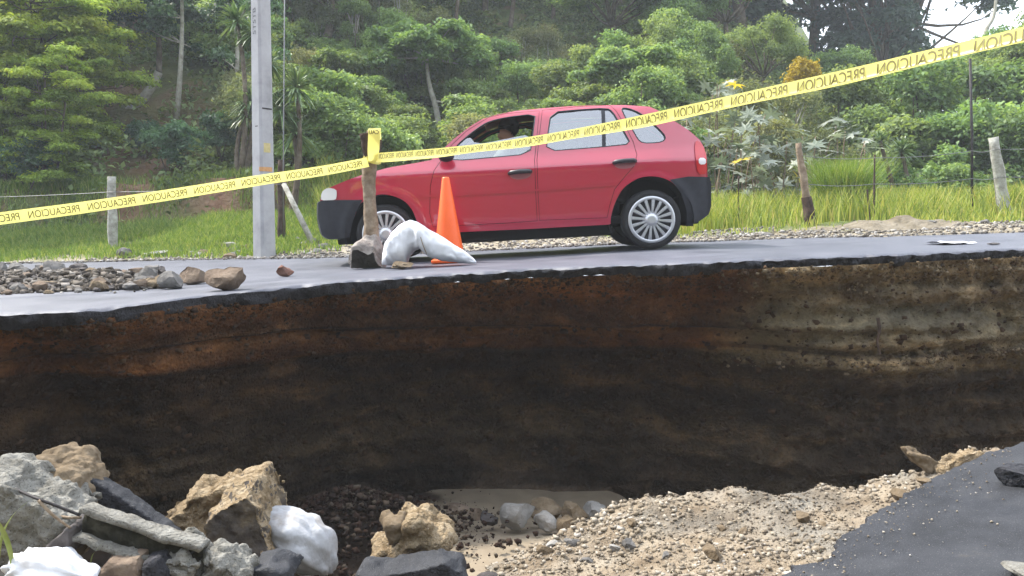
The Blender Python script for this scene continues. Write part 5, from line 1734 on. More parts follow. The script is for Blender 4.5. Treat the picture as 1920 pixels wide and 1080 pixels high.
# white paper scrap on the right of the road
Pw = W(1780, 456, 7.6); zw = float(zr(Pw.x)) + 0.006
V = []; Fs = []
for i in range(9):
    for j in range(5):
        V.append((0.19 * (i / 8 - 0.5) * 1.6 + 0.01 * math.sin(j), 0.34 * (j / 4 - 0.5), 0.008 + 0.012 * math.sin(i * 1.7 + j) * (1 if 0 < j < 4 else 0.3)))
for i in range(8):
    for j in range(4):
        Fs.append((i * 5 + j, i * 5 + 5 + j, i * 5 + 6 + j, i * 5 + 1 + j))
tag(obj('paper_scrap', py_mesh('paper_scrap', V, Fs, M['sack'], True), loc=(Pw.x, 7.6, zw)), 'crumpled white scrap lying flat on the asphalt at the right', 'paper')
road_rock(1866, 455, 459, 20, M['rock_dark'], 36, 'small dark chip on the asphalt right of the white scrap', sub=2)
# flat pale stone on the left grass
Pq = ux(295, 13.6)
o = obj('stone', shade_sharp(rock_mesh('stone', (0.36, 0.25, 0.09), 44, M['rock_white'])), loc=(Pq, 13.6, tz1(Pq, 13.6) + 0.03))
tag(o, 'flat pale stone lying on the left grass verge', 'stone')
Pq = ux(232, 13.5)
o = obj('stone', shade_sharp(rock_mesh('stone', (0.22, 0.2, 0.2), 45, M['rock_grey'])), loc=(Pq, 13.5, tz1(Pq, 13.5) + 0.05))
tag(o, 'grey stone at the foot of the left lichened post', 'stone')
for k in range(22):
    u = rs.choice([rs.uniform(1350, 1900), rs.uniform(340, 470), rs.uniform(560, 660)]); Y = yfar(ux(u, 11.5)) + rs.uniform(0.5, 1.8); x = ux(u, Y)
    s = rs.uniform(0.07, 0.17)
    o = obj('stone', shade_sharp(rock_mesh('stone', (s * 1.3, s, s * 0.7), 400 + k, M[rs.choice(['rock_white', 'rock_grey', 'rock_tan', 'rock_grey'])], sub=2)), loc=(x, Y, tz1(x, Y) + s * 0.2))
    tag(o, 'loose stone on the gravel shoulder beyond the road', 'stone', 'stones on the gravel shoulder')
# low spoil heap on the right shoulder
Xs = np.linspace(-1, 1, 60); Ys = np.linspace(-1, 1, 30)
SX, SY = np.meshgrid(Xs, Ys, indexing='ij')
hx_ = ux(1690, 11.6)
AX, AY = hx_ + SX * 1.25, 11.7 + SY * 0.62
AZ = terrain_z(AX, AY) + 0.11 * np.maximum(0, 1 - SX ** 2 - SY ** 2) * (1 + 0.5 * fbm(np.stack([AX * 3, AY * 3, AX * 0], -1).reshape(-1, 3), 3, 5).reshape(AX.shape)) - 0.02
M['spoil'] = pmat('grey_tan_spoil', [(0.11, 0.09, 0.06), (0.17, 0.145, 0.105), (0.24, 0.21, 0.165)], scale=5, rough=0.95, bump=1.0, bscale=16, bdist=0.04, spec=0.1)
tag(obj('spoil_heap', np_mesh('spoil_heap', np.stack([AX, AY, AZ], -1).reshape(-1, 3), grid_faces(60, 30), M['spoil'], True)), 'low grey tan heap of spoil on the right shoulder', 'spoil heap')

# ------------------------------------------------------------------ rubble on the near side of the trench
def prism_chunk(name, top_px, Y_fn, thick, mat_top, mat_side, seed, tilt_fn=None, rough=0.012, res=0.03, down=(0, 0, -1)):
    """slab from a traced outline; Y_fn(u, v) gives depth; sides broken and rough"""
    poly = [np.array(W(u, v, Y_fn(u, v))) for u, v in top_px]
    P = []
    r = np.random.default_rng(seed)
    for a, b in zip(poly, poly[1:] + poly[:1]):
        L = np.linalg.norm(b - a); k = max(2, int(L / res))
        for t in np.arange(k) / k:
            q = a * (1 - t) + b * t
            P.append(q + r.normal(0, rough, 3) * np.array([1, 1, 0]))
    P = np.array(P)
    c = P.mean(0)
    n = len(P)
    dn = np.array(down) * thick
    rings = [c + (P - c) * 0.5, c + (P - c) * 0.9, P, P + dn * 0.3 + r.normal(0, rough, (n, 3)), P + dn * 0.7 + r.normal(0, rough, (n, 3)), P + dn + (P - c) * -0.08]
    V = np.concatenate([[c]] + rings + [[c + dn]])
    o = len(V) - 1
    Fs, mi = [], []
    for k in range(n):
        k2 = (k + 1) % n
        Fs.append((0, 1 + k, 1 + k2)); mi.append(0)
        for q in range(5):
            Fs.append((1 + q * n + k, 1 + (q + 1) * n + k, 1 + (q + 1) * n + k2, 1 + q * n + k2)); mi.append(0 if q < 2 else 1)
        Fs.append((1 + 5 * n + k, o, 1 + 5 * n + k2)); mi.append(1)
    bm = bmesh.new()
    vs = [bm.verts.new(v - c) for v in V]
    for f, m in zip(Fs, mi):
        ff = bm.faces.new([vs[i] for i in f]); ff.material_index = m
    bmesh.ops.recalc_face_normals(bm, faces=bm.faces[:])
    me = bpy.data.meshes.new(name)
    bm.to_mesh(me); bm.free()
    me.materials.append(mat_top); me.materials.append(mat_side)
    ob = obj(name, me, loc=tuple(c))
    return ob

# big tilted asphalt slab on the right (grit on it further down): plane z = -1.476 + 0.15 x
def slab_Y(u, v):
    d = W(u, v, 1.0)
    return -1.476 / (d.z - 0.15 * d.x)
slab_px = [(1450, 1086), (1492, 1060), (1540, 1052), (1562, 1040), (1590, 1000), (1630, 968), (1700, 925), (1760, 893), (1850, 850), (1920, 828), (2040, 800), (2300, 800), (2700, 900), (2700, 1500), (2300, 1900), (1500, 1900), (1300, 1400)]
sp3 = [np.array(W(u, v, slab_Y(u, v))) for u, v in slab_px]
loop = resample([p[:2] for p in sp3], 0.016)
lp = np.array(loop); nL = len(lp)
jx = 0.016 * fbm(np.stack([lp[:, 0] * 9, lp[:, 1] * 9, lp[:, 0] * 0], -1), 3, 5)[:, None] + 0.006 * np.random.default_rng(3).normal(0, 1, (nL, 1))
cc = lp.mean(0)
lp = lp + unit(lp - cc) * jx
P2, T2 = cut_panel([p for p in lp], (), 0.05, 0.5)
zpl = lambda P: -1.476 + 0.15 * P[:, 0]
Vt = np.stack([P2[:, 0], P2[:, 1], zpl(P2) + 0.008 * fbm(np.stack([P2[:, 0] * 2.5, P2[:, 1] * 2.5, P2[:, 0] * 0], -1), 3, 9)], -1)
zz0 = np.array([Vt[np.argmin(np.hypot(*(P2 - p).T)), 2] for p in lp])
rings = []
for k, (dz, inn) in enumerate([(0, 0), (0.012, -0.006), (0.035, 0.004), (0.06, 0.03)]):
    q = lp - unit(lp - cc) * (inn + (0.008 * fbm(np.stack([lp[:, 0] * 25, lp[:, 1] * 25, lp[:, 0] * 0 + k], -1), 2, 21) if k else np.zeros(nL)))[:, None]
    rings.append(np.stack([q[:, 0], q[:, 1], zz0 - dz], -1))
Vs = np.concatenate(rings)
a = np.arange(nL); b = (a + 1) % nL
Fsd = np.concatenate([np.stack([k * nL + a, (k + 1) * nL + a, (k + 1) * nL + b, k * nL + b], -1) for k in range(3)])
o = thing('asphalt_slab', '', 'asphalt slab')
me = np_mesh('slab_surface', Vt, T2, M['slab_top'], True)
me.flip_normals() if me.polygons[0].normal.z < 0 else None
obj('slab_surface', me, o)
obj('broken_edge', np_mesh('broken_edge', Vs, Fsd, M['asphalt_rough'], False), o)
tag(o, 'big tilted dark asphalt slab lying on the gravel bank', 'asphalt slab')
n = 420
t = rng.random(n) * 1.5; off = -np.abs(rng.normal(0, 0.22, n)) ** 1.0
gxs = 0.93 + t * 1.0; gys = 3.25 + (gxs - 0.965) * 0.78 + off - 0.02
R = 0.0015 + 0.005 * rng.random(n) ** 3
tag(obj('slab_grit', pebbles_mesh('slab_grit', np.stack([gxs, gys, -1.476 + 0.15 * gxs + 0.006 + R * 0.2], -1), R, M['pebble'], rng)), 'pale grit scattered on the tilted asphalt slab', 'grit', kind='stuff')
# black lump added to stand in for a dark hole in the slab
hp = W(1915, 908, slab_Y(1915, 908))
o = obj('asphalt_lump', shade_sharp(rock_mesh('asphalt_lump', (0.20, 0.16, 0.10), 77, M['asphalt_rough'], 5, 0.18)), loc=(hp.x, hp.y, hp.z + 0.03))
tag(o, 'black lump standing in for a dark hole in the tilted slab', 'asphalt lump')
# concrete kerb corner at the bottom right
kp = W(1915, 1078, slab_Y(1915, 1078))
o = obj('concrete_lump', shade_sharp(rock_mesh('concrete_lump', (0.22, 0.3, 0.10), 78, M['concrete'], 8, 0.05)), loc=(kp.x + 0.03, kp.y - 0.1, kp.z + 0.02))
tag(o, 'pale concrete fragment on the corner of the tilted slab', 'concrete fragment')

def fit_block(name, label, cat, corners_px, Y, depth, mats, seed, rough=0.02, sub=5, tilt=(0, 0, 0), noise=0.03, voxel=0.011, facet=0.0):
    """irregular block: front outline traced in the photo at depth Y, body going back by depth; remeshed and roughened"""
    P = np.array([np.array(W(u, v, Y)) for u, v in corners_px])
    c = P.mean(0); c[1] += depth / 2
    bm = bmesh.new()
    n = len(P)
    r = np.random.default_rng(seed)
    pc = P.mean(0)
    rings = []
    for t, k in ((0.0, 0.93), (0.12, 1.0), (0.85, 0.98), (1.0, 0.88)):
        jit = r.normal(0, 0.012, (n, 3)) * (t > 0.5)
        rings.append([bm.verts.new(pc + (p - pc) * k + np.array([0, depth * t, depth * t * 0.06]) + q - c) for p, q in zip(P, jit)])
    bm.faces.new(rings[0]); bm.faces.new(rings[-1][::-1])
    for a, b in zip(rings[:-1], rings[1:]):
        for k in range(n):
            bm.faces.new([a[k], b[k], b[(k + 1) % n], a[(k + 1) % n]])
    bmesh.ops.recalc_face_normals(bm, faces=bm.faces[:])
    me0 = bpy.data.meshes.new('tmp'); bm.to_mesh(me0); bm.free()
    o0 = obj('tmp', me0)
    md = o0.modifiers.new('r', 'REMESH'); md.mode = 'VOXEL'; md.voxel_size = voxel
    dg = bpy.context.evaluated_depsgraph_get()
    me = bpy.data.meshes.new_from_object(o0.evaluated_get(dg))
    bpy.data.objects.remove(o0); bpy.data.meshes.remove(me0)
    me.name = name
    nv = len(me.vertices)
    V = np.empty(nv * 3, np.float32); me.vertices.foreach_get('co', V); V = V.reshape(-1, 3).astype(float)
    N = np.empty(nv * 3, np.float32); me.vertices.foreach_get('normal', N); N = N.reshape(-1, 3).astype(float)
    V = V + N * (noise * fbm(V * 6 + seed, 3, seed) + rough * 0.8 * fbm(V * 20 + seed, 3, seed + 3) + rough * 0.45 * fbm(V * 55, 2, seed + 7))[:, None]
    me.vertices.foreach_set('co', V.astype(np.float32).ravel())
    me.update()
    me.materials.clear()
    for m in mats:
        me.materials.append(m)
    nf = len(me.polygons)
    if len(mats) > 1:
        FN = np.empty(nf * 3, np.float32); me.polygons.foreach_get('normal', FN); FN = FN.reshape(-1, 3)
        me.polygons.foreach_set('material_index', ((FN[:, 1] < -0.38) & (FN[:, 2] < 0.62)).astype(np.int32))
    else:
        me.polygons.foreach_set('material_index', np.zeros(nf, np.int32))
    me.polygons.foreach_set('use_smooth', np.ones(nf, dtype=bool))
    return tag(obj(name, me, loc=tuple(c)), label, cat)

M['earth_shaded'] = pmat('shaded_earth', [(0.035, 0.03, 0.03), (0.085, 0.07, 0.055), (0.19, 0.145, 0.09)], scale=8, rough=0.9, bump=0.8, bscale=30, bdist=0.02, spec=0.25)  # for front-facing faces of the earth block: shade put into the colour
fit_block('earth_block', 'crumbling tan block of road base with a front darkened for shade', 'earth block', [(372, 985), (420, 945), (462, 925), (482, 950), (500, 1000), (515, 1062), (440, 1072), (385, 1050)], 3.72, 0.42, [M['tan_soil'], M['earth_shaded']], 3, 0.014, 6, noise=0.025)
fit_block('earth_block', 'tan crumbly lump of gravelly earth behind the grooved concrete piece', 'earth block', [(285, 985), (330, 955), (345, 938), (395, 925), (440, 917), (450, 960), (400, 1020), (330, 1030)], 3.92, 0.3, [M['tan_soil']], 5, 0.022, 6, noise=0.035)
fit_block('asphalt_slab', 'long black asphalt slab tipped down to the right behind the grooved concrete', 'asphalt slab', [(113, 872), (150, 884), (225, 935), (300, 985), (338, 1015), (300, 1020), (200, 965), (135, 915)], 3.80, 0.10, [M['slab_top'], M['asphalt_rough']], 7, 0.006, 5, noise=0.010)
fit_block('boulder', 'brown rounded boulder behind the pitted concrete block', 'boulder', [(20, 900), (60, 884), (118, 882), (150, 930), (160, 962), (110, 975), (40, 950)], 3.72, 0.30, [M['rock_tan']], 9, 0.02, 5, noise=0.05)
fit_block('concrete_block', 'large pitted grey concrete block at the left edge', 'concrete block', [(-60, 905), (0, 905), (40, 930), (85, 955), (125, 985), (128, 1010), (80, 1040), (20, 1060), (-60, 1060)], 3.42, 0.34, [M['concrete']], 11, 0.02, 5, noise=0.035)
fit_block('stone', 'dark sided wedge of stone under the pitted concrete block', 'stone', [(78, 1030), (126, 990), (134, 1000), (128, 1042), (95, 1050)], 3.33, 0.2, [M['rock_dark']], 12, 0.006, 4, noise=0.015)
fit_block('stone', 'small tan stone wedged beside the grooved concrete piece', 'stone', [(126, 985), (140, 972), (160, 1000), (178, 1030), (150, 1045), (130, 1035)], 3.45, 0.16, [M['rock_tan']], 13, 0.02, 4, noise=0.03)
fit_block('stone', 'flat brown stone below the grooved concrete piece', 'stone', [(172, 1090), (200, 1062), (254, 1050), (262, 1090)], 3.25, 0.25, [M['rock_brown']], 14, 0.01, 4, noise=0.02)
fit_block('asphalt_lump', 'small shiny black asphalt lump at the bottom beside the flat brown stone', 'asphalt lump', [(264, 1092), (268, 1060), (292, 1052), (304, 1092)], 3.25, 0.15, [M['asphalt_rough']], 15, 0.010, 4, noise=0.02)
fit_block('concrete_lump', 'broken pale concrete lump under the low end of the grooved piece', 'concrete lump', [(296, 1095), (296, 1056), (330, 1050), (372, 1062), (372, 1095)], 3.28, 0.2, [M['concrete']], 16, 0.03, 4, noise=0.05)
fit_block('concrete_lump', 'rounded grey concrete lump at the bottom beside the dark fronted block', 'concrete lump', [(368, 1095), (374, 1058), (400, 1050), (430, 1068), (455, 1095)], 3.30, 0.22, [M['concrete']], 17, 0.03, 4, noise=0.05)
fit_block('asphalt_lump', 'flat dark asphalt piece below the dark fronted block', 'asphalt lump', [(455, 1098), (462, 1070), (500, 1064), (535, 1076), (540, 1098)], 3.40, 0.2, [M['slab_top']], 18, 0.006, 4, noise=0.02)
fit_block('earth_block', 'pointed tan lump of earth standing at the edge of the sand', 'earth block', [(690, 1062), (735, 1020), (752, 995), (775, 972), (800, 990), (815, 1012), (832, 1030), (820, 1062), (740, 1078)], 3.95, 0.28, [M['tan_soil']], 19, 0.022, 6, noise=0.04)
fit_block('stone', 'small tan stone stuck to the pointed lump of earth', 'stone', [(723, 1000), (730, 985), (748, 982), (756, 998), (745, 1022), (728, 1022)], 3.98, 0.12, [M['rock_tan']], 20, 0.02, 4, noise=0.03)
fit_block('asphalt_lump', 'thin dark asphalt fragment below the pointed lump of earth', 'asphalt lump', [(660, 1110), (668, 1082), (740, 1076), (800, 1064), (832, 1056), (872, 1074), (885, 1110)], 3.72, 0.16, [M['slab_top'], M['asphalt_rough']], 22, 0.007, 5, noise=0.02)
fit_block('gravel_fragment', 'narrow crumbling gravel fragment sticking out beside the tilted slab', 'gravel fragment', [(1704, 852), (1720, 850), (1745, 860), (1776, 871), (1780, 890), (1755, 893), (1722, 872)], 4.40, 0.09, [M['rock_tan']], 23, 0.010, 4, noise=0.006, voxel=0.006)
fit_block('gravel_ridge', 'rounded tan ridge of cemented gravel along the top of the tilted slab', 'gravel ridge', [(1762, 885), (1790, 862), (1825, 848), (1848, 846), (1846, 858), (1800, 880), (1770, 896)], 4.36, 0.10, [M['tan_soil']], 24, 0.02, 5, noise=0.015)

# grooved concrete piece: two pale flanges, recess shade put into the web's dark colour
ga = np.array(W(155, 972, 3.40)); gb = np.array(W(378, 1044, 3.34))
ax = gb - ga; Lg = np.linalg.norm(ax); ax /= Lg
groove = thing('concrete_channel', 'grooved pale concrete piece lying aslant with a channel darkened for shade', 'concrete piece', tuple((ga + gb) / 2))
bk = np.array([0, 1.0, 0]); bk -= ax * np.dot(bk, ax); bk /= np.linalg.norm(bk)
upg = np.cross(ax, bk); upg = upg if upg[2] > 0 else -upg
def bar(name, d0, d1, z0, z1, mat, seed, ext=0.0, noise=0.012):
    bm = bmesh.new()
    pts = []
    nn = 26
    for i in range(nn):
        t = -Lg / 2 - ext + (Lg + 2 * ext) * i / (nn - 1)
        for d, z in [(d0, z0), ((d0 + d1) / 2, z0), (d1, z0), (d1, (z0 + z1) / 2), (d1, z1), ((d0 + d1) / 2, z1), (d0, z1), (d0, (z0 + z1) / 2)]:
            pts.append(ax * t + bk * d + upg * z)
    V = np.array(pts)
    V = V + noise * np.stack([fbm(V * 18 + q * 5 + seed, 3, seed + q) for q in range(3)], -1)
    Fs = [(i * 8 + k, i * 8 + (k + 1) % 8, (i + 1) * 8 + (k + 1) % 8, (i + 1) * 8 + k) for i in range(nn - 1) for k in range(8)]
    Fs += [tuple(range(7, -1, -1)), tuple((nn - 1) * 8 + k for k in range(8))]
    return obj(name, py_mesh(name, V, Fs, mat, True), groove)
bar('flange', -0.035, 0.055, 0.030, 0.052, M['concrete'], 3, noise=0.007)
bar('flange', -0.055, 0.06, -0.072, -0.050, M['concrete'], 8, noise=0.012)
bar('web', -0.008, 0.05, -0.056, 0.036, M['concrete_shaded'], 12, -0.008, noise=0.008)

# white sandbags
def sandbag(name, label, px_pts, Y, rx_px, depth, seed, mat):
    sc_ = Y / F_PX
    ctr = [np.array(W(u, v, Y)) for u, v in px_pts]
    base = np.array(ctr).mean(0); 
    fine = catmull([np.array([*(c - base), r * sc_]) for c, r in zip(ctr, rx_px)], 6)
    me = lumpy_tube(name, [f[:3] for f in fine], [f[3] for f in fine], [min(depth, f[3] * 1.3) for f in fine], mat, seed, 0.014, 9, 48, 0.020)
    return tag(obj(name, me, loc=tuple(base)), label, 'sack')
sandbag('white_sack', 'muddy white sandbag lying against the dark fronted block', [(478, 962), (500, 975), (530, 995), (565, 1015), (590, 1038), (608, 1062), (614, 1076)], 3.95, [8, 24, 42, 46, 38, 20, 5], 0.14, 3, M['sack_dirty'])
sandbag('white_sack', 'clean white sandbag at the foot of the pitted concrete block', [(22, 1078), (45, 1072), (80, 1078), (120, 1084), (150, 1090), (178, 1094)], 3.22, [8, 26, 42, 42, 30, 10], 0.12, 7, M['sack'])

# pale rocks, sand bar and dark stones on the trench floor
for i, (u0, v0, u1, v1, Y) in enumerate([(936, 940, 1005, 992, 5.5), (990, 936, 1060, 978, 5.65), (1000, 958, 1048, 1000, 5.3), (1050, 940, 1105, 985, 5.6), (1090, 940, 1136, 975, 5.6), (1040, 968, 1085, 1000, 5.25)]):
    rock_box('stone', 'pale blocky rock in the cluster on the trench floor', u0, v0, u1, v1, None, M['rock_white'] if i % 2 == 0 else M['rock_tan'], 90 + i, 0.9, rough=0.12, cuts=8, group='pale rocks on the trench floor')
for i, (u0, v0, u1, v1, Y) in enumerate([(830, 966, 852, 985, 5.55), (875, 950, 905, 975, 5.75), (900, 958, 935, 985, 5.7), (855, 975, 880, 990, 5.45), (792, 948, 812, 975, 5.5), (835, 944, 880, 960, 5.8)]):
    rock_box('stone', 'small dark stone lying on the wet sand of the trench', u0, v0, u1, v1, None, M['rock_dark'] if i % 2 == 0 else M['rock_brown'], 110 + i, 0.9, rough=0.15, group='dark stones on the sand', sub=2)

# scattered lumps among the rubble at the left
for k in range(46):
    x = rs.uniform(-2.3, -0.1); y = rs.uniform(3.1, 4.25)
    s = rs.uniform(0.05, 0.15)
    z = float(ground_z(np.array([x]), np.array([y]))[0])
    o = obj('stone', shade_sharp(rock_mesh('stone', (s * rs.uniform(0.9, 1.5), s, s * 0.8), 500 + k, M[rs.choice(['rock_tan', 'rock_brown', 'rock_grey', 'rock_dark', 'rock_tan'])], sub=2)), loc=(x, y, z + s * 0.2), rot=(0, 0, rs.uniform(0, 6)))
    tag(o, 'rough stone among the broken rubble on the near bank', 'stone', 'rubble stones on the near bank')
# lumps bedded in the tan bank
for k in range(30):
    x = rs.uniform(0.0, 2.1); y = rs.uniform(3.35, 4.5)
    if y < 3.32 + (x - 0.965) * 0.78: continue
    s = rs.uniform(0.03, 0.085)
    z = float(ground_z(np.array([x]), np.array([y]))[0])
    o = obj('stone', shade_sharp(rock_mesh('stone', (s * 1.4, s, s * 0.8), 600 + k, M[rs.choice(['rock_tan', 'rock_white', 'rock_grey', 'rock_tan'])], sub=2)), loc=(x, y, z + s * 0.12), rot=(0, 0, rs.uniform(0, 6)))
    tag(o, 'pale lump bedded in the tan gravel bank', 'stone', 'lumps in the gravel bank')

# root hanging from the wall at the right
rp = []
for u, v in [(1646, 596), (1649, 620), (1645, 640), (1650, 664)]:
    x = ux(u, 5.75)
    rp.append((u, v))
Yr = float(ynear(ux(1648, 5.7))) - 0.06
tag(obj('hanging_root', tube_mesh('hanging_root', catmull([np.array(W(u, v, Yr)) for u, v in rp], 5), np.linspace(0.014, 0.009, 16), M['wood_dark'], 6)), 'short dark root hanging down the right of the trench wall', 'root')
# steel rod, twig and grass blades at the left edge
twig = [np.array(W(u, v, Y)) for u, v, Y in [(5, 905, 3.6), (40, 922, 3.45), (70, 935, 3.36), (110, 950, 3.36), (150, 966, 3.36)]]
tag(obj('steel_rod', tube_mesh('steel_rod', catmull(twig, 4), 0.006, M['metal_dark'], 6)), 'thin dark bent rod across the pitted concrete block', 'rod')
tw2 = [np.array(W(u, v, 3.35)) for u, v in [(72, 938), (95, 962), (115, 978), (132, 990)]]
tag(obj('twig', tube_mesh('twig', catmull(tw2, 4), np.linspace(0.007, 0.004, 13), M['wood'], 6)), 'thin brown twig lying on the pitted concrete block', 'twig')
tw3 = [np.array(W(u, v, 3.42)) for u, v in [(112, 968), (130, 971), (152, 970)]]
tag(obj('twig', tube_mesh('twig', tw3, 0.006, M['wood'], 6)), 'short pale twig pointing at the end of the grooved concrete', 'twig')
M['blade'] = pmat('grass_blade', [(0.20, 0.26, 0.06), (0.36, 0.40, 0.14)], scale=8, rough=0.5, bump=0)
for i, (pts, lab) in enumerate([([(-6, 1085), (2, 1010), (25, 965), (60, 935)], 'long yellow green grass blade curving over the concrete block'),
                               ([(28, 1090), (18, 1030), (2, 990), (-20, 960)], 'pale grass blade leaning off the left edge of the concrete block'),
                               ([(168, 1080), (172, 1045), (182, 1030), (195, 1015)], 'thin green grass blade under the grooved concrete piece')]):
    Yb = 3.22 if i < 2 else 3.35
    fine = catmull([np.array(W(u, v, Yb - 0.03 * k)) for k, (u, v) in enumerate(pts)], 6)
    b0_ = fine[0]
    nn = len(fine)
    wv = np.array([0.7, 0.2, 0.7])
    V, Fs = [], []
    for k, c in enumerate(fine):
        w = (0.022 if i < 2 else 0.008) * math.sin(math.pi * (0.15 + 0.84 * k / (nn - 1)))
        V += [c - b0_ - wv * w / 2, c - b0_ + np.array([0, 0.004, 0]), c - b0_ + wv * w / 2]
    for k in range(nn - 1):
        Fs += [(3 * k, 3 * k + 1, 3 * k + 4, 3 * k + 3), (3 * k + 1, 3 * k + 2, 3 * k + 5, 3 * k + 4)]
    tag(obj('grass_blade', py_mesh('grass_blade', V, Fs, M['blade'], True), loc=tuple(b0_)), lab, 'grass blade')

# ------------------------------------------------------------------ red hatchback
HALF = 0.815
YC_ = 8.4 + HALF
TILT = math.radians(3.1)
car_x = ux(972.5, 8.4)
car_z = float(zr(car_x)) + 0.004
car = thing('red_hatchback', 'red five-door hatchback driving on the remaining strip of road', 'car', (car_x, YC_, car_z), (0, -TILT, 0))
ct, st = math.cos(TILT), math.sin(TILT)

def wz(z):
    return np.interp(z, [0.10, 0.18, 0.24, 0.36, 0.60, 0.83, 0.855, 0.96, 1.0, 1.2, 1.32, 1.38, 1.44], [0.70, 0.745, 0.778, 0.794, 0.806, 0.815, 0.805, 0.742, 0.725, 0.662, 0.612, 0.575, 0.51])
_zz = np.linspace(0, 1.6, 400)
_ww = wz(_zz)
_k = np.exp(-0.5 * (np.arange(-14, 15) / 3.0) ** 2); _k /= _k.sum()
_ww = np.convolve(np.pad(_ww, 14, mode='edge'), _k, mode='valid')
WC = []                                     # wheel centres (x, z), filled below

def wf(x, z):
    """half width of the body"""
    x = np.asarray(x, float); z = np.asarray(z, float)
    w = np.interp(z, _zz, _ww)
    tf = np.clip((-1.15 - x) / 0.78, 0, 1); tr = np.clip((x - 1.15) / 0.70, 0, 1)
    w = w - 0.16 * tf ** 2.6 - 0.13 * tr ** 2.6
    for cx_, cz_ in WC:
        d = np.hypot(x - cx_, z - cz_)
        w = w + 0.012 * np.exp(-((d - 0.40) / 0.05) ** 2)
    return w

def cpx(u, v, inset=0.0):
    """photo pixel on the near side of the car -> car-local (x, z)"""
    w = 0.8
    for _ in range(5):
        p = W(u, v, YC_ - w)
        dx, dz = p.x - car_x, p.z - car_z
        lx, lz = dx * ct + dz * st, -dx * st + dz * ct
        w = float(wf(lx, lz)) - inset
    return np.array([lx, lz])

wf_r, wr_r = cpx(724, 439, 0.02), cpx(1221, 412, 0.02)
RT = 0.285
WC += [(wf_r[0], RT), (wr_r[0], RT)]
print('wheels', wf_r, wr_r)

def lift(P, Fs, off=0.0, side=-1):
    w = wf(P[:, 0], P[:, 1]) + off
    V = np.stack([P[:, 0], side * w, P[:, 1]], -1)
    a, b, c = V[Fs[:, 0]], V[Fs[:, 1]], V[Fs[:, 2]]
    ny = np.cross(b - a, c - a)[:, 1]
    F2 = np.where((ny * side < 0)[:, None], Fs[:, ::-1], Fs)
    return V, F2

def side_part(name, outer, holes, mat, off=0.0, parent=car, sides=(-1, 1), grid=0.035, thick=0.0):
    P, Fs = cut_panel(outer, holes, grid)
    out = []
    for s in sides:
        V, F2 = lift(P, Fs, off, s)
        me = np_mesh(name, V, F2, mat, True)
        e = 0.004
        wx = (wf(P[:, 0] + e, P[:, 1]) - wf(P[:, 0] - e, P[:, 1])) / (2 * e); wz_ = (wf(P[:, 0], P[:, 1] + e) - wf(P[:, 0], P[:, 1] - e)) / (2 * e)
        Nn = unit(np.stack([-wx, np.full(len(P), float(s)), -wz_], -1))
        me.normals_split_custom_set_from_vertices([tuple(q) for q in Nn])
        o = obj(name, me, parent)
        if thick:
            md = o.modifiers.new('solid', 'SOLIDIFY'); md.thickness = thick; md.offset = -1
        out.append(o)
    return out

M['paint'] = plain('red_car_paint', (0.40, 0.002, 0.036), 0.4, 0.0, 0.5, 1.0, 0.02)
M['paint'].node_tree.nodes['Principled BSDF'].inputs['Coat IOR'].default_value = 1.65
M['black_plastic'] = pmat('black_bumper_plastic', [(0.014, 0.015, 0.021), (0.024, 0.026, 0.034)], scale=14, rough=0.5, bump=0.08, bscale=120)
M['dark_inner'] = plain('dark_wheel_well', (0.006, 0.006, 0.007), 0.9)
M['seat'] = pmat('dark_seat_cloth', [(0.02, 0.02, 0.024), (0.035, 0.035, 0.04)], scale=30, rough=0.9)
M['lamp_clear'] = plain('headlamp_lens', (0.78, 0.79, 0.82), 0.12, 0.3, 0.7, 0.6)
M['lamp_red'] = plain('tail_lamp_red', (0.50, 0.012, 0.02), 0.15, 0.0, 0.6, 0.5)
M['lamp_white'] = plain('tail_lamp_white', (0.75, 0.7, 0.7), 0.2, 0.0, 0.6)
M['hubcap'] = plain('silver_hubcap', (0.58, 0.59, 0.62), 0.32, 0.55)
M['hubcap_dark'] = plain('hubcap_recess', (0.05, 0.05, 0.06), 0.6)
M['recess'] = plain('handle_recess', (0.30, 0.10, 0.12), 0.4)
M['handle'] = plain('black_door_handle', (0.02, 0.02, 0.024), 0.4)
def glass_mat(name, tint, refl):
    m = bpy.data.materials.new(name)
    n, l, b = nodes_of(m)
    n.remove(b)
    t = n.new('ShaderNodeBsdfTransparent'); t.inputs['Color'].default_value = (*tint, 1)
    g = n.new('ShaderNodeBsdfGlossy'); g.inputs['Roughness'].default_value = 0.03; g.inputs['Color'].default_value = (0.95, 0.97, 1.0, 1)
    fr = n.new('ShaderNodeFresnel'); fr.inputs['IOR'].default_value = 1.5
    ad = n.new('ShaderNodeMath'); ad.operation = 'ADD'; ad.inputs[1].default_value = refl; ad.use_clamp = True
    l.new(fr.outputs[0], ad.inputs[0])
    mx = n.new('ShaderNodeMixShader')
    l.new(ad.outputs[0], mx.inputs[0]); l.new(t.outputs[0], mx.inputs[1]); l.new(g.outputs[0], mx.inputs[2])
    l.new(mx.outputs[0], n['Material Output'].inputs['Surface'])
    return m
M['glass'] = glass_mat('car_glass', (0.55, 0.62, 0.62), 0.22)
M['glass_film'] = glass_mat('reflective_film_glass', (0.36, 0.42, 0.45), 0.20)

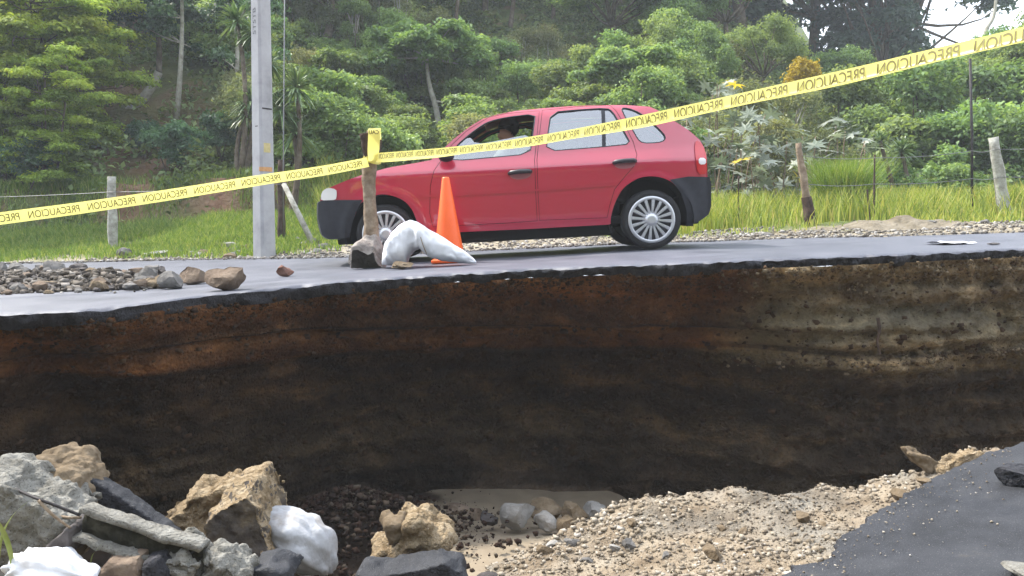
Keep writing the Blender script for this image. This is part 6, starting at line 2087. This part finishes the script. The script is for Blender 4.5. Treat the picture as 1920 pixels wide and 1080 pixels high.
catp = lambda pts: [tuple(p) for p in catmull(pts, 4)]
PX = lambda pts: [cpx(u, v) for u, v in pts]
top_hood = [(612, 355), (622, 350), (653, 337), (682, 327), (730, 314), (783, 305), (808, 300)]
top_screen = [(818, 291), (828, 282), (850, 261), (883, 236), (905, 223)]
top_roof = [(927, 216), (967, 208), (1017, 203), (1070, 199), (1120, 197), (1170, 197), (1218, 200)]
top_tail = [(1236, 208), (1258, 223), (1291, 244), (1312, 262)]
top_hatch = [(1320, 276), (1324, 300), (1327, 333)]
rear_arch = catp([(1288, 424), (1289, 397), (1279, 365), (1258, 341), (1230, 331), (1198, 334), (1169, 353), (1153, 381), (1146, 405), (1145, 420)])
front_arch = catp([(790, 436), (785, 425), (779, 408), (771, 391), (755, 375), (730, 366), (706, 366), (677, 381), (665, 406), (657, 430), (654, 440)])
nose = [(620, 445), (606, 436), (600, 410), (600, 378), (604, 362)]
outline = PX(top_hood + top_screen + top_roof + top_tail + top_hatch + [(1326, 390), (1312, 410), (1296, 418)] + rear_arch + [(1000, 426), (864, 432)] + front_arch + nose)
win_f = chaikin(PX([(851, 302), (843, 293), (855, 274), (880, 252), (905, 234), (920, 227), (950, 220), (1004, 214), (1002, 232), (998, 262), (994, 289), (920, 296)]), 1)
win_r = chaikin(PX([(1033, 211), (1085, 206), (1138, 203), (1148, 209), (1158, 225), (1172, 250), (1183, 270), (1150, 274), (1090, 279), (1024, 284), (1027, 250)]), 1)
win_q = chaikin(PX([(1164, 203), (1178, 203), (1200, 212), (1218, 226), (1238, 244), (1248, 256), (1246, 264), (1234, 268), (1206, 269), (1196, 262), (1185, 242), (1172, 220)]), 1)
door_f = PX([(826, 303), (834, 291), (848, 271), (876, 245), (917, 220), (950, 213), (1011, 208), (1006, 260), (1002, 300), (1004, 360), (1007, 414), (950, 418), (812, 425), (806, 400), (807, 350), (814, 320)])
door_r = PX([(1017, 207), (1085, 200), (1142, 197), (1154, 207), (1172, 236), (1187, 266), (1194, 290), (1188, 312), (1172, 330), (1152, 355), (1143, 385), (1138, 408), (1012, 413), (1009, 360), (1007, 300), (1011, 260)])
body = side_part('body_side', outline, [offset_poly(door_f, 0.004), offset_poly(door_r, 0.004), win_q], M['paint'])
doors_f = side_part('front_door', offset_poly(door_f, -0.001), [win_f], M['paint'])
doors_r = side_part('rear_door', offset_poly(door_r, -0.001), [win_r], M['paint'])
for o in doors_f: o['label'] = 'front door with a half lowered window'
side_part('inner_shell', offset_poly(outline, -0.01), [offset_poly(win_f, 0.012), offset_poly(win_r, 0.012), offset_poly(win_q, 0.012)], M['dark_inner'], -0.022)

def quad_strip_part(name, rows, mat, parent=car, smooth=True):
    V = np.array([p for r in rows for p in r]); n = len(rows[0])
    return obj(name, np_mesh(name, V, grid_faces(len(rows), n), mat, smooth), parent)

def loft(name, px, mat, bulge, mode='z', inset=0.0, n=17, shrink=0.0, off=(0, 0)):
    P = catmull(PX(px), 5)
    rows = []
    for p in P:
        w = float(wf(p[0], p[1])) - shrink
        row = []
        for t in np.linspace(-1, 1, n):
            k = 1 - abs(t) ** 2.4
            row.append((p[0] + off[0] + (bulge * k if mode == 'x' else 0), w * t, p[1] + off[1] + (bulge * k if mode == 'z' else 0)))
        rows.append(row)
    o = quad_strip_part(name, rows, mat)
    return o
loft('bonnet', top_hood, M['paint'], 0.035)
loft('cowl', [(808, 300), (818, 291)], M['black_plastic'], 0.03)
loft('windscreen', [(818, 291), (828, 282), (850, 261), (883, 236), (905, 223)], M['glass'], 0.015)
loft('roof', [(905, 223)] + top_roof, M['paint'], 0.022)
tg = loft('tailgate', [(1218, 200), (1236, 208)], M['paint'], 0.022)
loft('rear_window', [(1236, 208), (1258, 223), (1291, 244)], M['glass_film'], 0.03)
hatch = loft('hatch_panel', [(1291, 244), (1312, 262), (1320, 276), (1324, 300), (1327, 333)], M['paint'], 0.06, 'x')
loft('rear_bumper_face', [(1330, 332), (1333, 350), (1333, 384), (1328, 402), (1312, 414), (1290, 424)], M['black_plastic'], 0.07, 'x')
loft('grille', [(613, 355), (606, 362), (602, 378)], M['black_plastic'], -0.10, 'x')
loft('front_bumper_face', [(601, 376), (597, 382), (597, 410), (604, 438), (616, 448), (640, 449)], M['black_plastic'], -0.10, 'x')

# bumpers' sides, sill, moulding, lamps
side_part('front_bumper', PX([(597, 381), (603, 376), (640, 375), (680, 375), (668, 398), (661, 420), (656, 446), (618, 449), (604, 440), (597, 410)]), [], M['black_plastic'], 0.014, grid=0.02)
side_part('rear_bumper', PX([(1255, 337), (1290, 331), (1330, 332), (1333, 345), (1333, 386), (1328, 402), (1312, 414), (1300, 420), (1286, 425), (1287, 412), (1287, 397), (1282, 378), (1275, 361), (1266, 348)]), [], M['black_plastic'], 0.014, grid=0.02)
side_part('sill', PX([(792, 430), (864, 426), (1000, 420), (1141, 413), (1143, 421), (1000, 429), (864, 435), (794, 439)]), [], M['paint'], 0.016, grid=0.018)
side_part('moulding', PX([(775, 367), (900, 361), (1000, 355), (1158, 344), (1156, 348), (1000, 359), (900, 365), (776, 371)]), [], M['paint'], 0.010, grid=0.012)
side_part('headlight', chaikin(PX([(606, 357), (616, 352), (631, 355), (632, 365), (630, 376), (603, 377), (602, 366)]), 1), [], M['lamp_clear'], 0.010, grid=0.02)
for s in (-1, 1):
    pass
tl = side_part('tail_light', chaikin(PX([(1305, 262), (1315, 268), (1322, 282), (1325, 302), (1326, 326), (1308, 328), (1304, 300), (1302, 275)]), 1), [], M['lamp_red'], 0.010, grid=0.02)
for s, o in zip((-1, 1), tl):
    side_part('reversing_lens', chaikin(PX([(1309, 296), (1322, 296), (1324, 308), (1310, 309)]), 1), [], M['lamp_white'], 0.014, parent=o, sides=(s,), grid=0.02)
# glass: the driver's pane half down
glass_f = chaikin(PX([(851, 301), (844, 293), (856, 273), (879, 254), (893, 271), (940, 262), (999, 250), (994, 288), (920, 295)]), 1)
side_part('window_glass', glass_f, [], M['glass_film'], -0.012, parent=doors_f[0], sides=(-1,))
side_part('window_glass', offset_poly(win_f, 0.004), [], M['glass'], -0.012, parent=doors_f[1], sides=(1,))
for s, o in zip((-1, 1), doors_r):
    side_part('window_glass', offset_poly(win_r, 0.004), [], M['glass_film'], -0.012, parent=o, sides=(s,))
    side_part('window_divider', PX([(1127, 203), (1134, 203), (1136, 240), (1136, 276), (1129, 277), (1129, 240)]), [], M['black_plastic'], -0.006, parent=o, sides=(s,))
for s, o in zip((-1, 1), body):
    side_part('quarter_window', offset_poly(win_q, 0.004), [], M['glass_film'], -0.012, parent=o, sides=(s,))
# rubber seals round the window openings
def seal(poly, parent, side, r=0.008):
    L = resample(poly, 0.03)
    pth = [np.array((p[0], side * (float(wf(p[0], p[1])) - 0.006), p[1])) for p in L]; pth.append(pth[0])
    obj('window_seal', tube_mesh('window_seal', pth, r, M['black_plastic'], 6, cap=False), parent)
for s, a, b, c in zip((-1, 1), doors_f, doors_r, body):
    seal(win_f, a, s); seal(win_r, b, s); seal(win_q, c, s)
# handles
def handle(u, v, door, side):
    p = cpx(u, v)
    w = float(wf(p[0], p[1]))
    side_part('handle_recess', chaikin(PX([(u - 22, v + 2), (u + 22, v - 1), (u + 18, v + 10), (u, v + 14), (u - 16, v + 12)]), 1), [], M['recess'], 0.002, parent=door, sides=(side,), grid=0.02)
    V, Fs = tube_arrays([np.array((p[0] - 0.105, side * (w + 0.003), p[1] - 0.008)), np.array((p[0] - 0.085, side * (w + 0.026), p[1])), np.array((p[0], side * (w + 0.032), p[1] + 0.006)), np.array((p[0] + 0.085, side * (w + 0.026), p[1] + 0.006)), np.array((p[0] + 0.105, side * (w + 0.003), p[1] + 0.002))], [0.018, 0.021, 0.022, 0.021, 0.018], 10)
    obj('handle', py_mesh('handle', V, Fs, M['handle'], True), door)
for s, a, b in zip((-1, 1), doors_f, doors_r):
    handle(975, 323, a, s); handle(1171, 303, b, s)
# mirrors
for s, a in zip((-1, 1), doors_f):
    p = cpx(838, 297)
    me = shade_sharp(rock_mesh('mirror', (0.15, 0.13, 0.10), 4, M['black_plastic'], 0, 0.0, 3), 60)
    obj('mirror', me, a, loc=(p[0], s * (float(wf(p[0], p[1])) + 0.075), p[1] + 0.01))
# underbody, wheel wells, exhaust
obj('underbody', bevel_box('underbody', wf_r[0] + 0.38, wr_r[0] - 0.36, -0.70, 0.70, 0.155, 0.26, M['dark_inner'], 0.02), car)
obj('underbody', bevel_box('underbody', wr_r[0] + 0.30, 1.78, -0.6, 0.6, 0.22, 0.5, M['dark_inner'], 0.02), car)
obj('engine_bay', bevel_box('engine_bay', -1.78, wf_r[0] + 0.45, -0.50, 0.50, 0.2, 0.66, M['dark_inner'], 0.02), car)
obj('axle', tube_mesh('axle', [np.array((wr_r[0], -0.6, RT)), np.array((wr_r[0], 0.6, RT))], 0.05, M['dark_inner'], 8), car)
for (cx_, cz_), arch in zip(WC, (0.385, 0.405)):
    for s in (-1, 1):
        V, Fs = [], []
        for i in range(25):
            a = math.radians(-12 + 204 * i / 24)
            for y in (0.30, 0.775):
                V.append((cx_ + arch * math.cos(a), s * y, cz_ + arch * math.sin(a)))
        for i in range(24):
            Fs.append((2 * i, 2 * i + 1, 2 * i + 3, 2 * i + 2))
        c0 = len(V)
        V.append((cx_, s * 0.30, cz_))
        for i in range(24):
            Fs.append((2 * i, 2 * i + 2, c0))
        obj('wheel_well', py_mesh('wheel_well', V, Fs, M['dark_inner']), car)
# wheels
tyre_me = lathe_mesh('tyre', [(0.205, -0.085), (0.225, -0.092), (0.255, -0.092), (0.276, -0.080), (RT, -0.055), (RT, 0.055), (0.276, 0.08), (0.255, 0.092), (0.225, 0.092), (0.205, 0.085)], M['black_rubber'], 56, True, 'y', True)
rim_me = lathe_mesh('rim', [(0.226, -0.088), (0.222, -0.100), (0.200, -0.103), (0.192, -0.096), (0.192, -0.06)], M['hubcap'], 56, True, 'y')
disc_me = lathe_mesh('rim_back', [(0.205, -0.055), (0.001, -0.055)], M['hubcap_dark'], 40, True, 'y')
hub_me = lathe_mesh('hub', [(0.085, -0.06), (0.08, -0.085), (0.055, -0.098), (0.050, -0.108), (0.03, -0.112), (0.001, -0.112)], M['hubcap'], 32, True, 'y')
V, Fs = [], []
for x0, x1, w0, w1, y in [(0.06, 0.20, 0.0115, 0.020, 0)]:
    sec = []
    for t in np.linspace(0, 1, 5):
        r = x0 + (x1 - x0) * t; w = w0 + (w1 - w0) * t * 0.75
        yy_ = -0.096 - 0.008 * math.sin(t * math.pi)
        V += [(r, yy_ + 0.012, -w), (r, yy_, -w * 0.55), (r, yy_, w * 0.55), (r, yy_ + 0.012, w)]
    for i in range(4):
        for k in range(3):
            Fs.append((i * 4 + k, i * 4 + k + 1, i * 4 + k + 5, i * 4 + k + 4))
spoke_me = py_mesh('spoke', V, Fs, M['hubcap'], False)
for (cx_, cz_) in WC:
    for s in (-1, 1):
        wh = obj('wheel', None, car, loc=(cx_, s * 0.70, cz_), rot=(0, 0.13, 0 if s < 0 else math.pi))
        obj('tyre', tyre_me, wh)
        rim = obj('rim', rim_me, wh)
        obj('rim_back', disc_me, wh)
        obj('hub', hub_me, wh)
        for k in range(16):
            obj('spoke', spoke_me, wh, rot=(0, 2 * math.pi * k / 16, 0))
# cabin: floor, seats, dashboard, wheel
obj('cabin_floor', bevel_box('cabin_floor', -0.95, 1.55, -0.70, 0.70, 0.26, 0.34, M['dark_inner'], 0.02), car)
obj('dashboard', bevel_box('dashboard', -1.0, -0.74, -0.66, 0.66, 0.60, 0.93, M['seat'], 0.06, 3), car)
for (xs_, ys_, rear) in [(-0.17, -0.36, 0), (-0.17, 0.36, 0), (0.80, 0.0, 1)]:
    hw = 0.24 if not rear else 0.60
    seat = obj('seat', None, car, loc=(xs_, ys_, 0.34))
    obj('cushion', bevel_box('cushion', -0.30, 0.22, -hw, hw, 0.0, 0.20, M['seat'], 0.06, 3), seat)
    bk_ = obj('backrest', bevel_box('backrest', -0.07, 0.07, -hw, hw, 0.0, 0.60, M['seat'], 0.055, 3), seat, loc=(0.22, 0, 0.12), rot=(0, 0.30, 0))
    for yy_ in ((0,) if not rear else (-0.36, 0.36)):
        obj('headrest', bevel_box('headrest', -0.045, 0.045, yy_ - 0.13, yy_ + 0.13, 0.62, 0.80, M['seat'], 0.04, 3), bk_)
rg = [np.array((0.18 * math.cos(a), 0.18 * math.sin(a), 0)) for a in np.linspace(0, 2 * math.pi, 33)]
sw = obj('steering_wheel', tube_mesh('steering_wheel', rg, 0.014, M['handle'], 8, cap=False), car, loc=(-0.62, -0.36, 0.93), rot=(0, -1.05, 0))
obj('steering_column', tube_mesh('steering_column', [np.array((0, 0, -0.3)), np.array((0, 0, 0))], 0.03, M['handle'], 8), sw)
obj('steering_spoke', tube_mesh('steering_spoke', [np.array((0, -0.17, 0)), np.array((0, 0.17, 0))], 0.014, M['handle'], 6), sw)

# ------------------------------------------------------------------ the driver
def skin_body(name, verts, edges, radii, mat, parent, root=0, sub=2):
    me = bpy.data.meshes.new(name)
    me.from_pydata([tuple(v) for v in verts], edges, [])
    me.materials.append(mat)
    o = obj(name, me, parent)
    md = o.modifiers.new('skin', 'SKIN')
    md.use_smooth_shade = True
    for i, r in enumerate(radii):
        sv = me.skin_vertices[0].data[i]
        sv.radius = (r, r) if not isinstance(r, tuple) else r
        sv.use_root = (i == root)
    sb_ = o.modifiers.new('sub', 'SUBSURF'); sb_.levels = sub; sb_.render_levels = sub
    return o
M['skin'] = plain('skin', (0.30, 0.15, 0.095), 0.55)
M['shirt'] = pmat('pale_yellow_shirt', [(0.52, 0.48, 0.34), (0.62, 0.58, 0.44)], scale=10, rough=0.9)
M['trousers'] = plain('dark_trousers', (0.03, 0.035, 0.05), 0.9)
M['hair'] = pmat('black_hair', [(0.008, 0.007, 0.006), (0.02, 0.016, 0.014)], scale=60, rough=0.6, bump=0.5, bscale=80)
cm = car.matrix_basis
drv = thing('person', 'driver in a pale shirt sitting at the wheel of the red car', 'person', tuple(cm @ Vector((-0.15, -0.36, 0.54))), (0, -TILT, 0))
# local: x back(+), y across, z up from the seat
J = {'pel': (0.02, 0, 0.08), 'bel': (0.05, 0, 0.22), 'che': (0.10, 0, 0.42), 'nec': (0.12, 0, 0.555), 'jaw': (0.09, 0, 0.635), 'cra': (0.10, 0, 0.73),
     'shL': (0.10, -0.17, 0.50), 'elL': (-0.08, -0.27, 0.30), 'wrL': (-0.36, -0.20, 0.40), 'haL': (-0.44, -0.17, 0.43),
     'shR': (0.10, 0.17, 0.50), 'elR': (-0.08, 0.25, 0.30), 'wrR': (-0.36, 0.19, 0.40), 'haR': (-0.44, 0.16, 0.43),
     'hiL': (-0.02, -0.10, 0.07), 'knL': (-0.44, -0.13, 0.14), 'anL': (-0.66, -0.11, -0.16), 'toL': (-0.80, -0.11, -0.15),
     'hiR': (-0.02, 0.10, 0.07), 'knR': (-0.44, 0.13, 0.14), 'anR': (-0.66, 0.11, -0.16), 'toR': (-0.80, 0.11, -0.15), 'nos': (0.005, 0, 0.665)}
Rr = {'pel': .13, 'bel': .125, 'che': .135, 'nec': .055, 'jaw': .07, 'cra': .088, 'shL': .065, 'elL': .045, 'wrL': .032, 'haL': .04, 'shR': .065, 'elR': .045, 'wrR': .032, 'haR': .04,
      'hiL': .09, 'knL': .065, 'anL': .042, 'toL': .035, 'hiR': .09, 'knR': .065, 'anR': .042, 'toR': .035, 'nos': .02}
names = list(J)
Ee = [('pel', 'bel'), ('bel', 'che'), ('che', 'nec'), ('nec', 'jaw'), ('jaw', 'cra'), ('jaw', 'nos'), ('che', 'shL'), ('shL', 'elL'), ('elL', 'wrL'), ('wrL', 'haL'), ('che', 'shR'), ('shR', 'elR'), ('elR', 'wrR'), ('wrR', 'haR'),
      ('pel', 'hiL'), ('hiL', 'knL'), ('knL', 'anL'), ('anL', 'toL'), ('pel', 'hiR'), ('hiR', 'knR'), ('knR', 'anR'), ('anR', 'toR')]
# five fingers curled on the wheel for each hand
for sd, sg in (('L', -1), ('R', 1)):
    hx, hy, hz = J['ha' + sd]
    for f in range(5):
        a = (hx - 0.035, hy + sg * -0.022 * (f - 1.6) * 0.9, hz + 0.012 - 0.006 * f); b = (a[0] - 0.03, a[1], a[2] - 0.022); c = (b[0] + 0.018, b[1], b[2] - 0.026)
        if f == 4:
            a = (hx - 0.005, hy - sg * 0.045, hz + 0.01); b = (hx - 0.035, hy - sg * 0.06, hz); c = (hx - 0.05, hy - sg * 0.05, hz - 0.015)
        for nm, q, r in ((f'{sd}{f}a', a, .011), (f'{sd}{f}b', b, .010), (f'{sd}{f}c', c, .008)):
            J[nm] = q; Rr[nm] = r
        Ee += [('ha' + sd, f'{sd}{f}a'), (f'{sd}{f}a', f'{sd}{f}b'), (f'{sd}{f}b', f'{sd}{f}c')]
names = list(J)
skin_body('body', [J[n] for n in names], [(names.index(a), names.index(b)) for a, b in Ee], [Rr[n] for n in names], M['skin'], drv)
sn = ['pel', 'bel', 'che', 'shL', 'elL', 'shR', 'elR']
se = [('pel', 'bel'), ('bel', 'che'), ('che', 'shL'), ('shL', 'elL'), ('che', 'shR'), ('shR', 'elR')]
skin_body('shirt', [J[n] for n in sn], [(sn.index(a), sn.index(b)) for a, b in se], [Rr[n] + 0.018 for n in sn], M['shirt'], drv)
sn = ['pel', 'hiL', 'knL', 'anL', 'hiR', 'knR', 'anR']
se = [('pel', 'hiL'), ('hiL', 'knL'), ('knL', 'anL'), ('pel', 'hiR'), ('hiR', 'knR'), ('knR', 'anR')]
skin_body('trousers', [J[n] for n in sn], [(sn.index(a), sn.index(b)) for a, b in se], [Rr[n] + 0.014 for n in sn], M['trousers'], drv)
bm = bmesh.new()
bmesh.ops.create_uvsphere(bm, u_segments=24, v_segments=16, radius=1)
V = np.array([v.co[:] for v in bm.verts]); Fs = [tuple(v.index for v in f.verts) for f in bm.faces]; bm.free()
V = V * np.array([0.105, 0.092, 0.10]); V = V * (1 + 0.08 * fbm(V * 30, 3, 2))[:, None]
V = V + np.array([0.125, 0, 0.735]) + np.where((V[:, 2] < 0) & (V[:, 0] < 0.02), 1, 0)[:, None] * np.array([0.05, 0, 0.03])
obj('hair', py_mesh('hair', V, Fs, M['hair'], True), drv)
